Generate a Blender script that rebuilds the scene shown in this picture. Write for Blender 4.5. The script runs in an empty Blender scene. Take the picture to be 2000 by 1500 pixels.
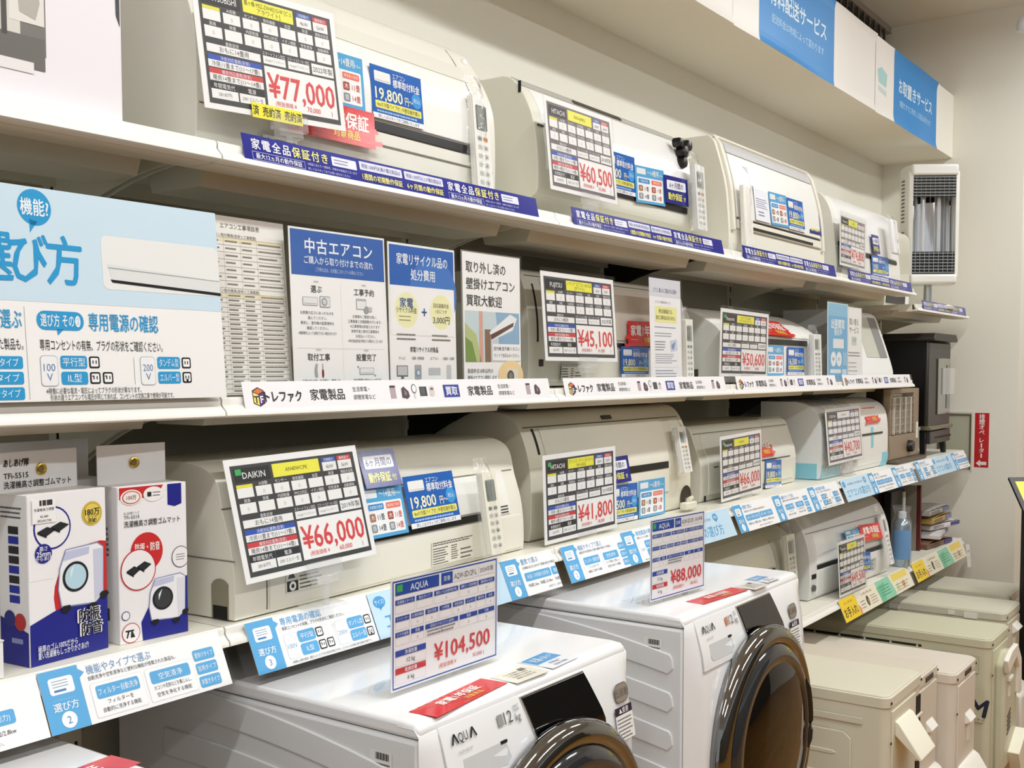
import bpy, math, random
from mathutils import Matrix, Vector

SC = bpy.context.scene
COL = SC.collection
Z0 = 1.47          # height of the middle shelf's lower lip above the floor; builders work relative to it
FLOOR = -Z0
RND = random.Random(7)

# ------------------------------------------------------------------ camera, world, lights, exposure
def make_camera():
    cam = bpy.data.cameras.new('camera')
    o = bpy.data.objects.new('camera', cam)
    COL.objects.link(o)
    yaw, pit, rol = math.radians(35.378), math.radians(-3.214), math.radians(-0.055)
    d = Vector((math.cos(pit) * math.cos(yaw), math.cos(pit) * math.sin(yaw), math.sin(pit)))
    r = Vector((math.sin(yaw), -math.cos(yaw), 0))
    u = r.cross(d)
    r2 = r * math.cos(rol) + u * math.sin(rol)
    u2 = u * math.cos(rol) - r * math.sin(rol)
    m = Matrix((r2, u2, -d)).transposed().to_4x4()
    m.translation = Vector((-1.081, -1.287, 0.064 + Z0))
    o.matrix_world = m
    cam.sensor_width = 36
    cam.lens = 2156.0 / 2000 * 36
    cam.shift_y = 95.3 / 2000
    cam.clip_start = 0.05
    SC.camera = o
make_camera()

SC.view_settings.view_transform = 'Standard'
SC.view_settings.look = 'None'
SC.view_settings.gamma = 1
SC.view_settings.use_curve_mapping = False
SC.view_settings.exposure = 0.0

W = bpy.data.worlds.new('store_ambient_fill')  # even ambient fill, added in place of the bright store interior
SC.world = W
W.use_nodes = True
W.node_tree.nodes['Background'].inputs[0].default_value = (0.94, 0.97, 1.0, 1)
W.node_tree.nodes['Background'].inputs[1].default_value = 0.55

LIGHT_POWER = 22.0
CEIL = 1.78
LIGHT_ROWS = [(x, y) for y in (-1.05, -2.9) for x in (-1.6, 0.3, 2.2, 4.1)]
def make_lights():
    for x, y in LIGHT_ROWS:
        l = bpy.data.lights.new('fluorescent_tube_light', 'AREA')
        l.shape = 'RECTANGLE'
        l.size, l.size_y = 1.2, 0.11
        l.energy = LIGHT_POWER
        l.color = (0.97, 0.99, 1.0)
        o = bpy.data.objects.new('fluorescent_tube_light', l)
        o.location = (x, y, CEIL - 0.085 + Z0)
        COL.objects.link(o)
make_lights()

# ------------------------------------------------------------------ materials
MATS = {}
def lin(h):
    h = h.lstrip('#')
    out = []
    for i in (0, 2, 4):
        c = int(h[i:i + 2], 16) / 255
        out.append(c / 12.92 if c <= 0.04045 else ((c + 0.055) / 1.055) ** 2.4)
    return (*out, 1)

def mat(name, col, rough=0.5, metal=0.0, coat=0.0, var=0.0, bump=0.0, scale=40):
    if name in MATS:
        return MATS[name]
    m = bpy.data.materials.new(name)
    m.use_nodes = True
    nt = m.node_tree
    b = nt.nodes['Principled BSDF']
    c = lin(col) if isinstance(col, str) else (*col, 1)
    b.inputs['Base Color'].default_value = c
    b.inputs['Roughness'].default_value = rough
    b.inputs['Metallic'].default_value = metal
    b.inputs['Coat Weight'].default_value = coat
    b.inputs['Coat Roughness'].default_value = 0.08
    if var or bump:
        tc = nt.nodes.new('ShaderNodeTexCoord')
        nz = nt.nodes.new('ShaderNodeTexNoise')
        nz.inputs['Scale'].default_value = scale
        nt.links.new(tc.outputs['Object'], nz.inputs['Vector'])
        if var:
            mx = nt.nodes.new('ShaderNodeMix')
            mx.data_type = 'RGBA'
            mx.inputs[6].default_value = tuple(v * (1 - var) for v in c[:3]) + (1,)
            mx.inputs[7].default_value = tuple(min(1, v * (1 + var)) for v in c[:3]) + (1,)
            nt.links.new(nz.outputs['Fac'], mx.inputs[0])
            nt.links.new(mx.outputs[2], b.inputs['Base Color'])
        if bump:
            bp = nt.nodes.new('ShaderNodeBump')
            bp.inputs['Strength'].default_value = bump
            bp.inputs['Distance'].default_value = 0.002
            nt.links.new(nz.outputs['Fac'], bp.inputs['Height'])
            nt.links.new(bp.outputs['Normal'], b.inputs['Normal'])
    MATS[name] = m
    return m

def clear(name='clear_plastic', tint=(1, 1, 1), ior=1.45, rough=0.03, haze=0.0, crinkle=0.0):
    if name in MATS:
        return MATS[name]
    m = bpy.data.materials.new(name)
    m.use_nodes = True
    nt = m.node_tree
    nt.nodes.remove(nt.nodes['Principled BSDF'])
    out = nt.nodes['Material Output']
    tr = nt.nodes.new('ShaderNodeBsdfTransparent')
    tr.inputs[0].default_value = (*tint, 1)
    gl = nt.nodes.new('ShaderNodeBsdfGlossy')
    gl.inputs['Roughness'].default_value = rough
    fr = nt.nodes.new('ShaderNodeFresnel')
    fr.inputs[0].default_value = ior
    mx = nt.nodes.new('ShaderNodeMixShader')
    base = tr.outputs[0]
    if haze:
        df = nt.nodes.new('ShaderNodeBsdfDiffuse')
        df.inputs[0].default_value = (0.9, 0.9, 0.9, 1)
        m0 = nt.nodes.new('ShaderNodeMixShader')
        m0.inputs[0].default_value = haze
        nt.links.new(tr.outputs[0], m0.inputs[1])
        nt.links.new(df.outputs[0], m0.inputs[2])
        base = m0.outputs[0]
    ge = nt.nodes.new('ShaderNodeNewGeometry')      # only the outer skin reflects
    iv = nt.nodes.new('ShaderNodeMath')
    iv.operation = 'SUBTRACT'
    iv.inputs[0].default_value = 1
    ml = nt.nodes.new('ShaderNodeMath')
    ml.operation = 'MULTIPLY'
    nt.links.new(ge.outputs['Backfacing'], iv.inputs[1])
    nt.links.new(fr.outputs[0], ml.inputs[0])
    nt.links.new(iv.outputs[0], ml.inputs[1])
    nt.links.new(ml.outputs[0], mx.inputs[0])
    nt.links.new(base, mx.inputs[1])
    nt.links.new(gl.outputs[0], mx.inputs[2])
    nt.links.new(mx.outputs[0], out.inputs[0])
    if crinkle:
        tc = nt.nodes.new('ShaderNodeTexCoord')
        nz = nt.nodes.new('ShaderNodeTexNoise')
        nz.inputs['Scale'].default_value = 45
        bp = nt.nodes.new('ShaderNodeBump')
        bp.inputs['Strength'].default_value = crinkle
        bp.inputs['Distance'].default_value = 0.01
        nt.links.new(tc.outputs['Object'], nz.inputs['Vector'])
        nt.links.new(nz.outputs['Fac'], bp.inputs['Height'])
        nt.links.new(bp.outputs['Normal'], gl.inputs['Normal'])
        nt.links.new(bp.outputs['Normal'], fr.inputs['Normal'])
    MATS[name] = m
    return m

def ink(h, gloss=False):
    return mat(('gloss_ink_' if gloss else 'ink_') + h.lstrip('#').lower(), h, 0.16 if gloss else 0.42)

SHELF = mat('shelf_enamel', '#e9e6d8', 0.38, var=0.02, scale=6)
PANEL = mat('back_panel_paint', '#bdbaa8', 0.6, var=0.03, scale=3)
WALL = mat('wall_plaster', '#efece0', 0.85, var=0.015, bump=0.05, scale=120)
BLACK = mat('black_plastic', '#0a0a0b', 0.3)
DARK = mat('dark_void', '#060606', 0.7)
CHROME = mat('chrome', '#e8e8e8', 0.06, metal=1.0)
CLEAR = clear()
BAG = clear('crinkled_bag', haze=0.10, crinkle=0.9, rough=0.12)
WHITE = mat('white_plastic', '#eeeee9', 0.28)

# ------------------------------------------------------------------ mesh builder
class MB:
    def __init__(s):
        s.v, s.f, s.m = [], [], []
    def add(s, verts, faces, mi=0):
        n = len(s.v)
        s.v += [tuple(p) for p in verts]
        s.f += [tuple(i + n for i in f) for f in faces]
        s.m += [mi] * len(faces)
        return s
    def box(s, a, b, mi=0):
        x0, y0, z0 = a
        x1, y1, z1 = b
        v = [(x0, y0, z0), (x1, y0, z0), (x1, y1, z0), (x0, y1, z0), (x0, y0, z1), (x1, y0, z1), (x1, y1, z1), (x0, y1, z1)]
        return s.add(v, [(0, 3, 2, 1), (4, 5, 6, 7), (0, 1, 5, 4), (1, 2, 6, 5), (2, 3, 7, 6), (3, 0, 4, 7)], mi)
    def prism(s, poly, x0, x1, mi=0, axis='x'):
        """extrude a closed 2-D outline; axis x: (y,z) outline, y: (x,z), z: (x,y)"""
        n = len(poly)
        def P(t, p):
            return (t, p[0], p[1]) if axis == 'x' else (p[0], t, p[1]) if axis == 'y' else (p[0], p[1], t)
        v = [P(x0, p) for p in poly] + [P(x1, p) for p in poly]
        f = [tuple(range(n)), tuple(range(2 * n - 1, n - 1, -1))]
        f += [(i, i + n, (i + 1) % n + n, (i + 1) % n) for i in range(n)]
        return s.add(v, f, mi)
    def tube(s, pts, r, n=8, mi=0, cap=True):
        pts = [Vector(p) for p in pts]
        rs = r if isinstance(r, (list, tuple)) else [r] * len(pts)
        v, f = [], []
        for i, p in enumerate(pts):
            t = (pts[min(i + 1, len(pts) - 1)] - pts[max(i - 1, 0)]).normalized()
            a = t.cross(Vector((0, 0, 1)))
            if a.length < 1e-3:
                a = t.cross(Vector((1, 0, 0)))
            a.normalize()
            b = t.cross(a)
            for k in range(n):
                q = 2 * math.pi * k / n
                v.append(p + a * (rs[i] * math.cos(q)) + b * (rs[i] * math.sin(q)))
        for i in range(len(pts) - 1):
            for k in range(n):
                f.append((i * n + k, i * n + (k + 1) % n, (i + 1) * n + (k + 1) % n, (i + 1) * n + k))
        if cap:
            f.append(tuple(range(n - 1, -1, -1)))
            f.append(tuple(range((len(pts) - 1) * n, len(pts) * n)))
        return s.add(v, f, mi)
    def lathe(s, prof, c, axis='y', n=40, mi=0, cap0=False, cap1=False):
        """prof: (radius, offset along axis)"""
        v, f = [], []
        for r, t in prof:
            for k in range(n):
                q = 2 * math.pi * k / n
                a, b = r * math.cos(q), r * math.sin(q)
                v.append((c[0] + a, c[1] + t, c[2] + b) if axis == 'y' else (c[0] + a, c[1] + b, c[2] + t) if axis == 'z' else (c[0] + t, c[1] + a, c[2] + b))
        for i in range(len(prof) - 1):
            for k in range(n):
                f.append((i * n + k, i * n + (k + 1) % n, (i + 1) * n + (k + 1) % n, (i + 1) * n + k))
        if cap0:
            f.append(tuple(range(n)))
        if cap1:
            f.append(tuple(range((len(prof) - 1) * n, len(prof) * n)))
        return s.add(v, f, mi)
    def grid(s, rows, mi=0, closed=False):
        n = len(rows[0])
        v = [p for r in rows for p in r]
        f = [(i * n + j, i * n + j + 1, (i + 1) * n + j + 1, (i + 1) * n + j) for i in range(len(rows) - 1) for j in range(n - 1)]
        return s.add(v, f, mi)

def finish(me, angle=38):
    me.polygons.foreach_set('use_smooth', [True] * len(me.polygons))
    me.set_sharp_from_angle(angle=math.radians(angle))

def link(name, me, parent=None):
    o = bpy.data.objects.new(name, me)
    COL.objects.link(o)
    if parent is not None:
        o.parent = parent
    return o

def tag(o, label=None, cat=None, group=None, kind=None):
    if label: o['label'] = label
    if cat: o['category'] = cat
    if group: o['group'] = group
    if kind: o['kind'] = kind
    return o

BASE = {}
def thing(name, label, cat, base, group=None, rz=0.0):
    o = link(name, None)
    o.location = (base[0], base[1], base[2] + Z0)
    o.rotation_euler = (0, 0, rz)
    o.empty_display_size = 0.05
    BASE[o.name] = Vector(base)
    return tag(o, label, cat, group)

def part(name, mb, mats, parent=None, bev=0.0, seg=2, base=None, angle=38, label=None, recalc=True):
    """one mesh object; vertices given in shelf coordinates, stored relative to the parent's (or its own) base"""
    if not isinstance(mats, (list, tuple)):
        mats = [mats]
    b = base if base is not None else (BASE.get(parent.name) if parent is not None else None)
    b = Vector(b) if b is not None else Vector((0, 0, 0))
    me = bpy.data.meshes.new(name)
    me.from_pydata([tuple(Vector(p) - b) for p in mb.v], [], mb.f)
    for m in mats:
        me.materials.append(m)
    me.polygons.foreach_set('material_index', mb.m)
    if recalc:
        import bmesh
        bm = bmesh.new()
        bm.from_mesh(me)
        bmesh.ops.recalc_face_normals(bm, faces=bm.faces)
        bm.to_mesh(me)
        bm.free()
    finish(me, angle)
    o = link(name, me, parent)
    BASE[o.name] = b
    if parent is None:
        o.location = (b.x, b.y, b.z + Z0)
    if bev:
        md = o.modifiers.new('bevel', 'BEVEL')
        md.width, md.segments, md.limit_method, md.angle_limit = bev, seg, 'ANGLE', math.radians(40)
        md.harden_normals = False
    if label: o['label'] = label
    return o

def solo(name, mb, mats, label, cat, base, group=None, **k):
    o = part(name, mb, mats, None, base=base, **k)
    return tag(o, label, cat, group)

def structure(name, mb, mats, **k):
    o = part(name, mb, mats, None, base=(0, 0, 0), **k)
    o['kind'] = 'structure'
    return o

# ------------------------------------------------------------------ lettering and printed sheets
_TXT = {}
def glyphs(body, bold=0.0):
    k = (body, bold)
    if k in _TXT:
        return _TXT[k]
    c = bpy.data.curves.new('lettering', 'FONT')
    c.body, c.resolution_u, c.fill_mode, c.offset = body, 2, 'FRONT', bold
    o = bpy.data.objects.new('lettering', c)
    COL.objects.link(o)
    me = o.evaluated_get(bpy.context.evaluated_depsgraph_get()).to_mesh()
    v = [(p.co.x, p.co.y) for p in me.vertices]
    f = [tuple(p.vertices) for p in me.polygons]
    bpy.data.objects.remove(o)
    bpy.data.curves.remove(c)
    if v:
        x0, x1 = min(p[0] for p in v), max(p[0] for p in v)
    else:
        x0 = x1 = 0
    _TXT[k] = (v, f, x0, x1)
    return _TXT[k]

class Sheet:
    """flat print: a thin board w x h metres, graphics laid over it in hair-thin layers; u,v are fractions, v from the top"""
    STEP = 0.00022
    def __init__(s, w, h, base='#f4f4f2', thick=0.0008, gloss=False, shape=None):
        s.w, s.h, s.gloss = w, h, gloss
        s.mb, s.cols = MB(), {}
        s.t = thick
        if shape is None:
            s.mb.box((0, 0, -thick), (w, h, 0), s.c(base))
        else:
            s.mb.prism([(u * w, (1 - v) * h) for u, v in shape], -thick, 0, s.c(base), axis='z')
    def c(s, col):
        if col not in s.cols:
            s.cols[col] = len(s.cols)
        return s.cols[col]
    def poly(s, pts, col, L=1):
        z = L * s.STEP
        s.mb.add([(u * s.w, (1 - v) * s.h, z) for u, v in pts], [tuple(range(len(pts)))], s.c(col))
    def r(s, u0, v0, u1, v1, col, L=1):
        s.poly([(u0, v1), (u1, v1), (u1, v0), (u0, v0)], col, L)
    def rr(s, u0, v0, u1, v1, col, L=1, rad=0.12):
        """rounded rectangle; rad as a fraction of its height"""
        ry = rad * (v1 - v0)
        rx = ry * s.h / s.w
        pts = []
        for cx, cy, a in ((u1 - rx, v0 + ry, 0), (u0 + rx, v0 + ry, 90), (u0 + rx, v1 - ry, 180), (u1 - rx, v1 - ry, 270)):
            for k in range(5):
                q = math.radians(a + k * 22.5)
                pts.append((cx + rx * math.cos(q), cy - ry * math.sin(q)))
        s.poly(pts, col, L)
    def el(s, u, v, ru, col, L=1, rv=None, n=28):
        """ellipse; ru in widths, rv in heights (default: a true circle)"""
        rv = ru * s.w / s.h if rv is None else rv
        s.poly([(u + ru * math.cos(2 * math.pi * k / n), v - rv * math.sin(2 * math.pi * k / n)) for k in range(n)], col, L)
    def frame(s, u0, v0, u1, v1, t, col, L=1):
        tx, ty = t / s.w, t / s.h
        s.r(u0, v0, u1, v0 + ty, col, L)
        s.r(u0, v1 - ty, u1, v1, col, L)
        s.r(u0, v0 + ty, u0 + tx, v1 - ty, col, L)
        s.r(u1 - tx, v0 + ty, u1, v1 - ty, col, L)
    def tx(s, body, u, v, size, col='#222222', L=3, al='c', bold=0.0, maxw=None, shear=0.0):
        """line of lettering: em size as a fraction of the sheet's height, v = its middle"""
        gv, gf, x0, x1 = glyphs(body)
        if not gv:
            return
        k = size * s.h
        wd = (x1 - x0) * k
        sx = k
        if maxw and wd > maxw * s.w:
            sx = k * maxw * s.w / wd
            wd = maxw * s.w
        ox = u * s.w - (wd / 2 if al == 'c' else wd if al == 'r' else 0)
        oy = (1 - v) * s.h - 0.37 * k
        sh = ((0, 0),) if not bold else ((-bold * .6, 0), (bold * .6, 0), (0, -bold * .5), (0, bold * .5))
        for i, (dx, dy) in enumerate(sh):
            s.mb.add([(ox + (px + dx - x0) * sx + shear * py * k, oy + (py + dy) * k, (L + i * 0.1) * s.STEP) for px, py in gv], gf, s.c(col))
    def vtx(s, body, u, v0, dv, size, col, L=3, bold=0.0, maxw=None):
        for i, ch in enumerate(body):
            s.tx(ch, u, v0 + i * dv, size, col, L, 'c', bold, maxw)
    def lines(s, u0, u1, v0, v1, n, col='#8a8a8a', L=2, h=0.3, seed=1, ragged=True):
        """small unreadable text: rows of short dashes"""
        rr = random.Random(seed)
        for i in range(n):
            v = v0 + (v1 - v0) * (i + 0.5) / n
            hh = (v1 - v0) / n * h
            u = u0
            end = u1 - (rr.random() * 0.25 * (u1 - u0) if ragged else 0)
            while u < end:
                wd = (u1 - u0) * (0.03 + 0.05 * rr.random())
                s.r(u, v - hh / 2, min(u + wd * 0.8, end), v + hh / 2, col, L)
                u += wd
    def mesh(s, name):
        me = bpy.data.meshes.new(name)
        me.from_pydata(s.mb.v, [], s.mb.f)
        for c in s.cols:
            me.materials.append(ink(c, s.gloss))
        me.polygons.foreach_set('material_index', s.mb.m)
        return me
    def place(s, name, fr, parent=None):
        me = s.mesh(name)
        o = link(name, me, parent)
        m = fr_matrix(fr)
        if parent is None:
            m.translation.z += Z0
            o.matrix_world = m
        else:
            b = Matrix.Translation(BASE[parent.name])
            o.matrix_parent_inverse = Matrix.Identity(4)
            o.matrix_local = b.inverted() @ m
        BASE[o.name] = Vector(fr[0])
        return o

def fr_matrix(fr, off=0.0):
    o, u, v = Vector(fr[0]), Vector(fr[1]).normalized(), Vector(fr[2]).normalized()
    n = u.cross(v).normalized()
    v = n.cross(u)
    m = Matrix((u, v, n)).transposed().to_4x4()
    m.translation = o + n * off
    return m

def slab_at(fr, w, h, t, off=0.0, u0=0.0, v0=0.0):
    """MB box in a frame: from (u0,v0) size w x h, thickness t, lifted off along the normal"""
    m = fr_matrix(fr)
    mb = MB().box((u0, v0, off), (u0 + w, v0 + h, off + t))
    mb.v = [tuple(m @ Vector(p)) for p in mb.v]
    return mb
def in_frame(mb, fr):
    m = fr_matrix(fr)
    mb.v = [tuple(m @ Vector(p)) for p in mb.v]
    return mb

# ------------------------------------------------------------------ the room
def build_room():
    structure('floor', MB().box((-5, -6.5, FLOOR - 0.05), (7.2, 0.46, FLOOR)), wood_floor())
    # back wall, the soffit that runs along it, the end wall beside the shelving and the wall further off
    WX, WY = 4.62, 0.46
    wb = MB()
    wb.box((-5, WY, FLOOR), (3.60, WY + 0.12, CEIL))
    wb.box((3.60, WY, FLOOR), (WX, WY + 0.12, 1.42))
    structure('wall_back', wb, WALL)
    structure('wall_soffit', MB().box((-5, 0.12, 1.10), (WX, WY, 1.40)), WALL)
    structure('wall_right', MB().box((WX, -0.205, FLOOR), (WX + 0.15, WY + 0.12, CEIL)), WALL)
    structure('unseen_dark_wall', MB().box((-5, -4.3, FLOOR), (7.2, -4.2, 0.55)), mat('unseen_wall_grey', '#57524a', 0.8))  # unseen low wall, added for dark reflections and to block world light
    structure('wall_far', MB().box((6.6, -6.5, FLOOR), (6.75, WY + 0.12, CEIL)), WALL)
    structure('ceiling', MB().box((-5, -6.5, CEIL), (7.2, WY + 0.12, CEIL + 0.08)), mat('ceiling_board', '#f0eee6', 0.9, bump=0.1, scale=200))
    structure('baseboard_right', MB().box((WX - 0.008, -0.205, FLOOR), (WX, 0.40, FLOOR + 0.06)), mat('baseboard_vinyl', '#8a7a5c', 0.5))
    # high window in the back wall, closed by vertical blinds
    wf = MB()
    wf.box((3.60, WY + 0.03, 1.42), (WX, WY + 0.10, 1.46)).box((3.60, WY + 0.03, CEIL - 0.04), (WX, WY + 0.10, CEIL))
    wf.box((3.60, WY + 0.03, 1.46), (3.64, WY + 0.10, CEIL - 0.04))
    w = structure('window_1', wf, mat('window_frame_metal', '#b9b4a6', 0.4, metal=0.3))
    part('pane', MB().box((3.64, WY + 0.07, 1.46), (WX, WY + 0.075, CEIL - 0.04)), mat('frosted_glass', '#8e9aa0', 0.3), w, base=(0, 0, 0))
    t = thing('vertical_blind', 'grey brown vertical slat blind above the soffit, at the top edge', 'blind', (3.64, WY - 0.02, 1.42))
    part('head_rail', MB().box((3.62, WY - 0.035, CEIL - 0.03), (WX, WY - 0.005, CEIL - 0.002)), mat('blind_rail', '#a39a90', 0.5), t)
    sm = mat('blind_fabric', '#a59a8e', 0.8)
    for k in range(12):
        x = 3.66 + k * 0.081
        mb = MB()
        a = math.radians(38)
        dx, dy = 0.044 * math.cos(a), 0.016
        pts = [(x - dx, WY - 0.022 - dy), (x, WY - 0.026), (x + dx, WY - 0.022 + dy), (x + dx, WY - 0.019 + dy), (x, WY - 0.023), (x - dx, WY - 0.019 - dy)]
        mb.prism(pts, 1.425, CEIL - 0.03, axis='z')
        part('slat', mb, sm, t)
    # fluorescent fittings
    fm = mat('fitting_enamel', '#f2f1ec', 0.4)
    tm = bpy.data.materials.new('lit_tube')
    tm.use_nodes = True
    tm.node_tree.nodes['Principled BSDF'].inputs['Emission Color'].default_value = (1, 0.98, 0.93, 1)
    tm.node_tree.nodes['Principled BSDF'].inputs['Emission Strength'].default_value = 4
    for i, (x, y) in enumerate(LIGHT_ROWS):
        t = thing('ceiling_light', 'white twin tube ceiling fitting above the sales floor', 'light', (x, y, CEIL), 'fluorescent ceiling fittings')
        part('housing', MB().prism([(y - 0.075, CEIL - 0.001), (y - 0.04, CEIL - 0.045), (y + 0.04, CEIL - 0.045), (y + 0.075, CEIL - 0.001)], x - 0.62, x + 0.62), fm, t)
        for s in (-1, 1):
            part('tube', MB().tube([(x - 0.59, y + s * 0.032, CEIL - 0.062), (x + 0.59, y + s * 0.032, CEIL - 0.062)], 0.013, 10), tm, t)

def wood_floor():
    m = bpy.data.materials.new('wood_floor')
    m.use_nodes = True
    nt = m.node_tree
    b = nt.nodes['Principled BSDF']
    tc = nt.nodes.new('ShaderNodeTexCoord')
    br = nt.nodes.new('ShaderNodeTexBrick')
    br.inputs['Scale'].default_value = 1.0
    br.inputs['Brick Width'].default_value = 0.9
    br.inputs['Row Height'].default_value = 0.1
    br.inputs['Mortar Size'].default_value = 0.002
    br.inputs['Color1'].default_value = lin('#b9853d')
    br.inputs['Color2'].default_value = lin('#a87430')
    br.inputs['Mortar'].default_value = lin('#5e3f18')
    nz = nt.nodes.new('ShaderNodeTexNoise')
    nz.inputs['Scale'].default_value = 9
    mx = nt.nodes.new('ShaderNodeMix')
    mx.data_type = 'RGBA'
    mx.blend_type = 'MULTIPLY'
    mx.inputs[0].default_value = 0.35
    nt.links.new(tc.outputs['Object'], br.inputs['Vector'])
    nt.links.new(tc.outputs['Object'], nz.inputs['Vector'])
    nt.links.new(br.outputs['Color'], mx.inputs[6])
    nt.links.new(nz.outputs['Color'], mx.inputs[7])
    nt.links.new(mx.outputs[2], b.inputs['Base Color'])
    b.inputs['Roughness'].default_value = 0.3
    return m
build_room()

# ------------------------------------------------------------------ gondola shelving
BAY = 0.9
def build_gondola():
    t = thing('shelving_frame', 'cream slotted steel shelving frame standing against the back wall', 'shelving', (1.8, 0.42, FLOOR))
    for k in range(-2, 5):
        for z0, z1 in ((FLOOR + 0.08, -0.74), (-0.738, -0.318), (-0.316, 0.024), (0.026, 0.40)):
            if z0 < -1 and k > 10: continue
            part('back_panel', MB().box((k * BAY + 0.022, 0.421, z0), ((k + 1) * BAY - 0.022, 0.429, z1)), PANEL, t)
    for k in range(-2, 6):
        x = k * BAY - (0.03 if k == 5 else 0)
        mb = MB()
        mb.box((x - 0.021, 0.412, FLOOR), (x + 0.021, 0.455, 0.41), 0)
        for sx in (-0.010, 0.010):
            z = -1.30
            while z < 0.38:
                mb.box((x + sx - 0.0025, 0.4112, z), (x + sx + 0.0025, 0.4125, z + 0.026), 1)
                z += 0.05
        part('upright', mb, [SHELF, DARK], t)
build_gondola()

BRK_BLACK = mat('black_bracket', '#0c0d0b', 0.55)
def bracket(x, z, y0, y1, drop, thick=0.004):
    """plate under the board: thin at the front, sweeping down to the upright"""
    pts = [(y0, z + 0.022), (y1, z + 0.022), (y1, z - drop)]
    for k in range(9):
        a = k / 8
        y = y1 - 0.02 - a * (y1 - y0 - 0.02)
        pts.append((y, z + 0.006 - (drop - 0.0) * (1 - a) ** 2.1))
    return MB().prism(pts, x - thick / 2, x + thick / 2)

def shelf(name, label, x0, z, group, pocket='up', dark=(), x1=None, pocket_at=True):
    """z: lower lip of the price rail. parts: board, price rail, clear pocket, stiffener, two brackets"""
    x1 = x0 + BAY if x1 is None else x1
    a, b = x0 + 0.0015, x1 - 0.0015
    t = thing(name, label, 'shelf', ((a + b) / 2, 0.2, z), group)
    zt = z + 0.0245
    bd = MB().box((a, 0.014, zt - 0.002), (b, 0.412, zt))
    bd.box((a, 0.40, z - 0.004), (b, 0.412, zt - 0.002))
    bd.box((a, 0.02, z + 0.002), (a + 0.002, 0.40, zt - 0.002)).box((b - 0.002, 0.02, z + 0.002), (b, 0.40, zt - 0.002))
    bd.box((a, 0.02, z - 0.006), (b, 0.075, z + 0.002))
    part('board', bd, SHELF, t)
    part('stiffener', MB().prism([(0.10, zt - 0.002), (0.12, z - 0.022), (0.235, z - 0.022), (0.255, zt - 0.002)], a + 0.055, b - 0.055), SHELF, t)
    rail = [(0.016, zt), (0.010, zt + 0.001), (0.007, zt - 0.003), (0.0075, zt - 0.010), (0.0035, z + 0.010), (-0.003, z + 0.004), (-0.004, z - 0.002), (0.0, z - 0.004), (0.020, z - 0.004), (0.020, z + 0.001), (0.006, z + 0.002), (0.014, zt - 0.006)]
    part('price_rail', MB().prism(rail, a, b), mat('price_rail_plastic', '#f0eee6', 0.3), t, angle=60)
    if pocket == 'up':
        pk = [(0.0005, z + 0.001), (0.0105, z + 0.047), (0.0112, z + 0.047), (0.0012, z + 0.001)]
    elif pocket == 'down':
        pk = [(0.0055, zt), (0.0062, zt), (-0.0268, z - 0.051), (-0.0275, z - 0.051)]
    if pocket and pocket_at:
        part('clear_pocket', MB().prism(pk, a + 0.008, b - 0.008), CLEAR, t)
    for s, x in ((0, a + 0.006), (1, b - 0.006)):
        part('bracket', bracket(x, z, 0.03, 0.41, 0.115 if z < 0.3 else 0.075), BRK_BLACK if s in dark else SHELF, t)
    return t

for k, lab, dk in ((-2, 'top tier shelf furthest left, holding only the big picture carton', ()), (-1, 'top tier shelf with a bare price rail under the big picture carton', ()), (0, 'top tier shelf carrying the air conditioner priced 77,000 yen', ()),
                   (1, 'top tier shelf carrying the air conditioner priced 60,500 yen', (1,)), (2, 'top tier shelf carrying the air conditioner without a price card', (0,)),
                   (3, 'top tier shelf carrying the air conditioner priced 74,800 yen', ())):
    shelf('display_shelf', 'cream steel ' + lab, k * BAY, 0.374, 'top tier shelves', pocket='up' if k >= 0 else None, dark=dk)
shelf('display_shelf', 'short cream end shelf set lower than the top tier, beside the end wall', 3.62, 0.314, 'top tier shelves', x1=4.5, pocket='up')
for k, lab, dk in ((-2, 'middle tier shelf furthest left, under the big blue guide poster', ()), (-1, 'middle tier shelf with an empty clear pocket under the big blue guide poster', ()), (0, 'middle tier shelf behind the row of white information posters', (1,)),
                   (1, 'middle tier shelf carrying the air conditioner priced 45,100 yen', (0, 1)), (2, 'middle tier shelf carrying the air conditioner priced 50,600 yen', (0, 1)),
                   (3, 'middle tier shelf with the blue narrow poster and slanted white appliance', (0,))):
    shelf('display_shelf', 'cream steel ' + lab, k * BAY, 0.0, 'middle tier shelves', dark=dk, pocket='up')
for k, lab in ((-2, 'lower tier shelf furthest left, past the rubber mat boxes'), (-1, 'lower tier shelf under the two rubber mat boxes'), (0, 'lower tier shelf carrying the air conditioner with the nearest 66,000 yen card'),
               (1, 'lower tier shelf carrying the air conditioner priced 41,800 yen'), (2, 'lower tier shelf carrying the air conditioner with the farther 66,000 yen card'),
               (3, 'lower tier shelf carrying the plastic wrapped unit priced 40,700 yen'), (4, 'lower tier shelf carrying the black stove heater at the end wall')):
    shelf('display_shelf', 'cream steel ' + lab, k * BAY, -0.3435, 'lower tier shelves', pocket='down')
for k, lab in ((2, 'bottom tier shelf with a bare rail beside the farther washing machine'), (3, 'bottom tier shelf with yellow price strip under the 49,500 yen card'), (4, 'bottom tier shelf with yellow price strip under the bottle and packs')):
    shelf('display_shelf', 'cream steel ' + lab, k * BAY, -0.77, 'bottom tier shelves', pocket='down' if k > 2 else None)

# ------------------------------------------------------------------ printed strips in the shelf rails
def slant(x0, w, ya, za, yb, zb):
    """frame for a strip from lower edge (ya,za) to upper edge (yb,zb)"""
    v = Vector((0, yb - ya, zb - za))
    return ((x0, ya, za), (1, 0, 0), tuple(v.normalized())), w, v.length

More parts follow.
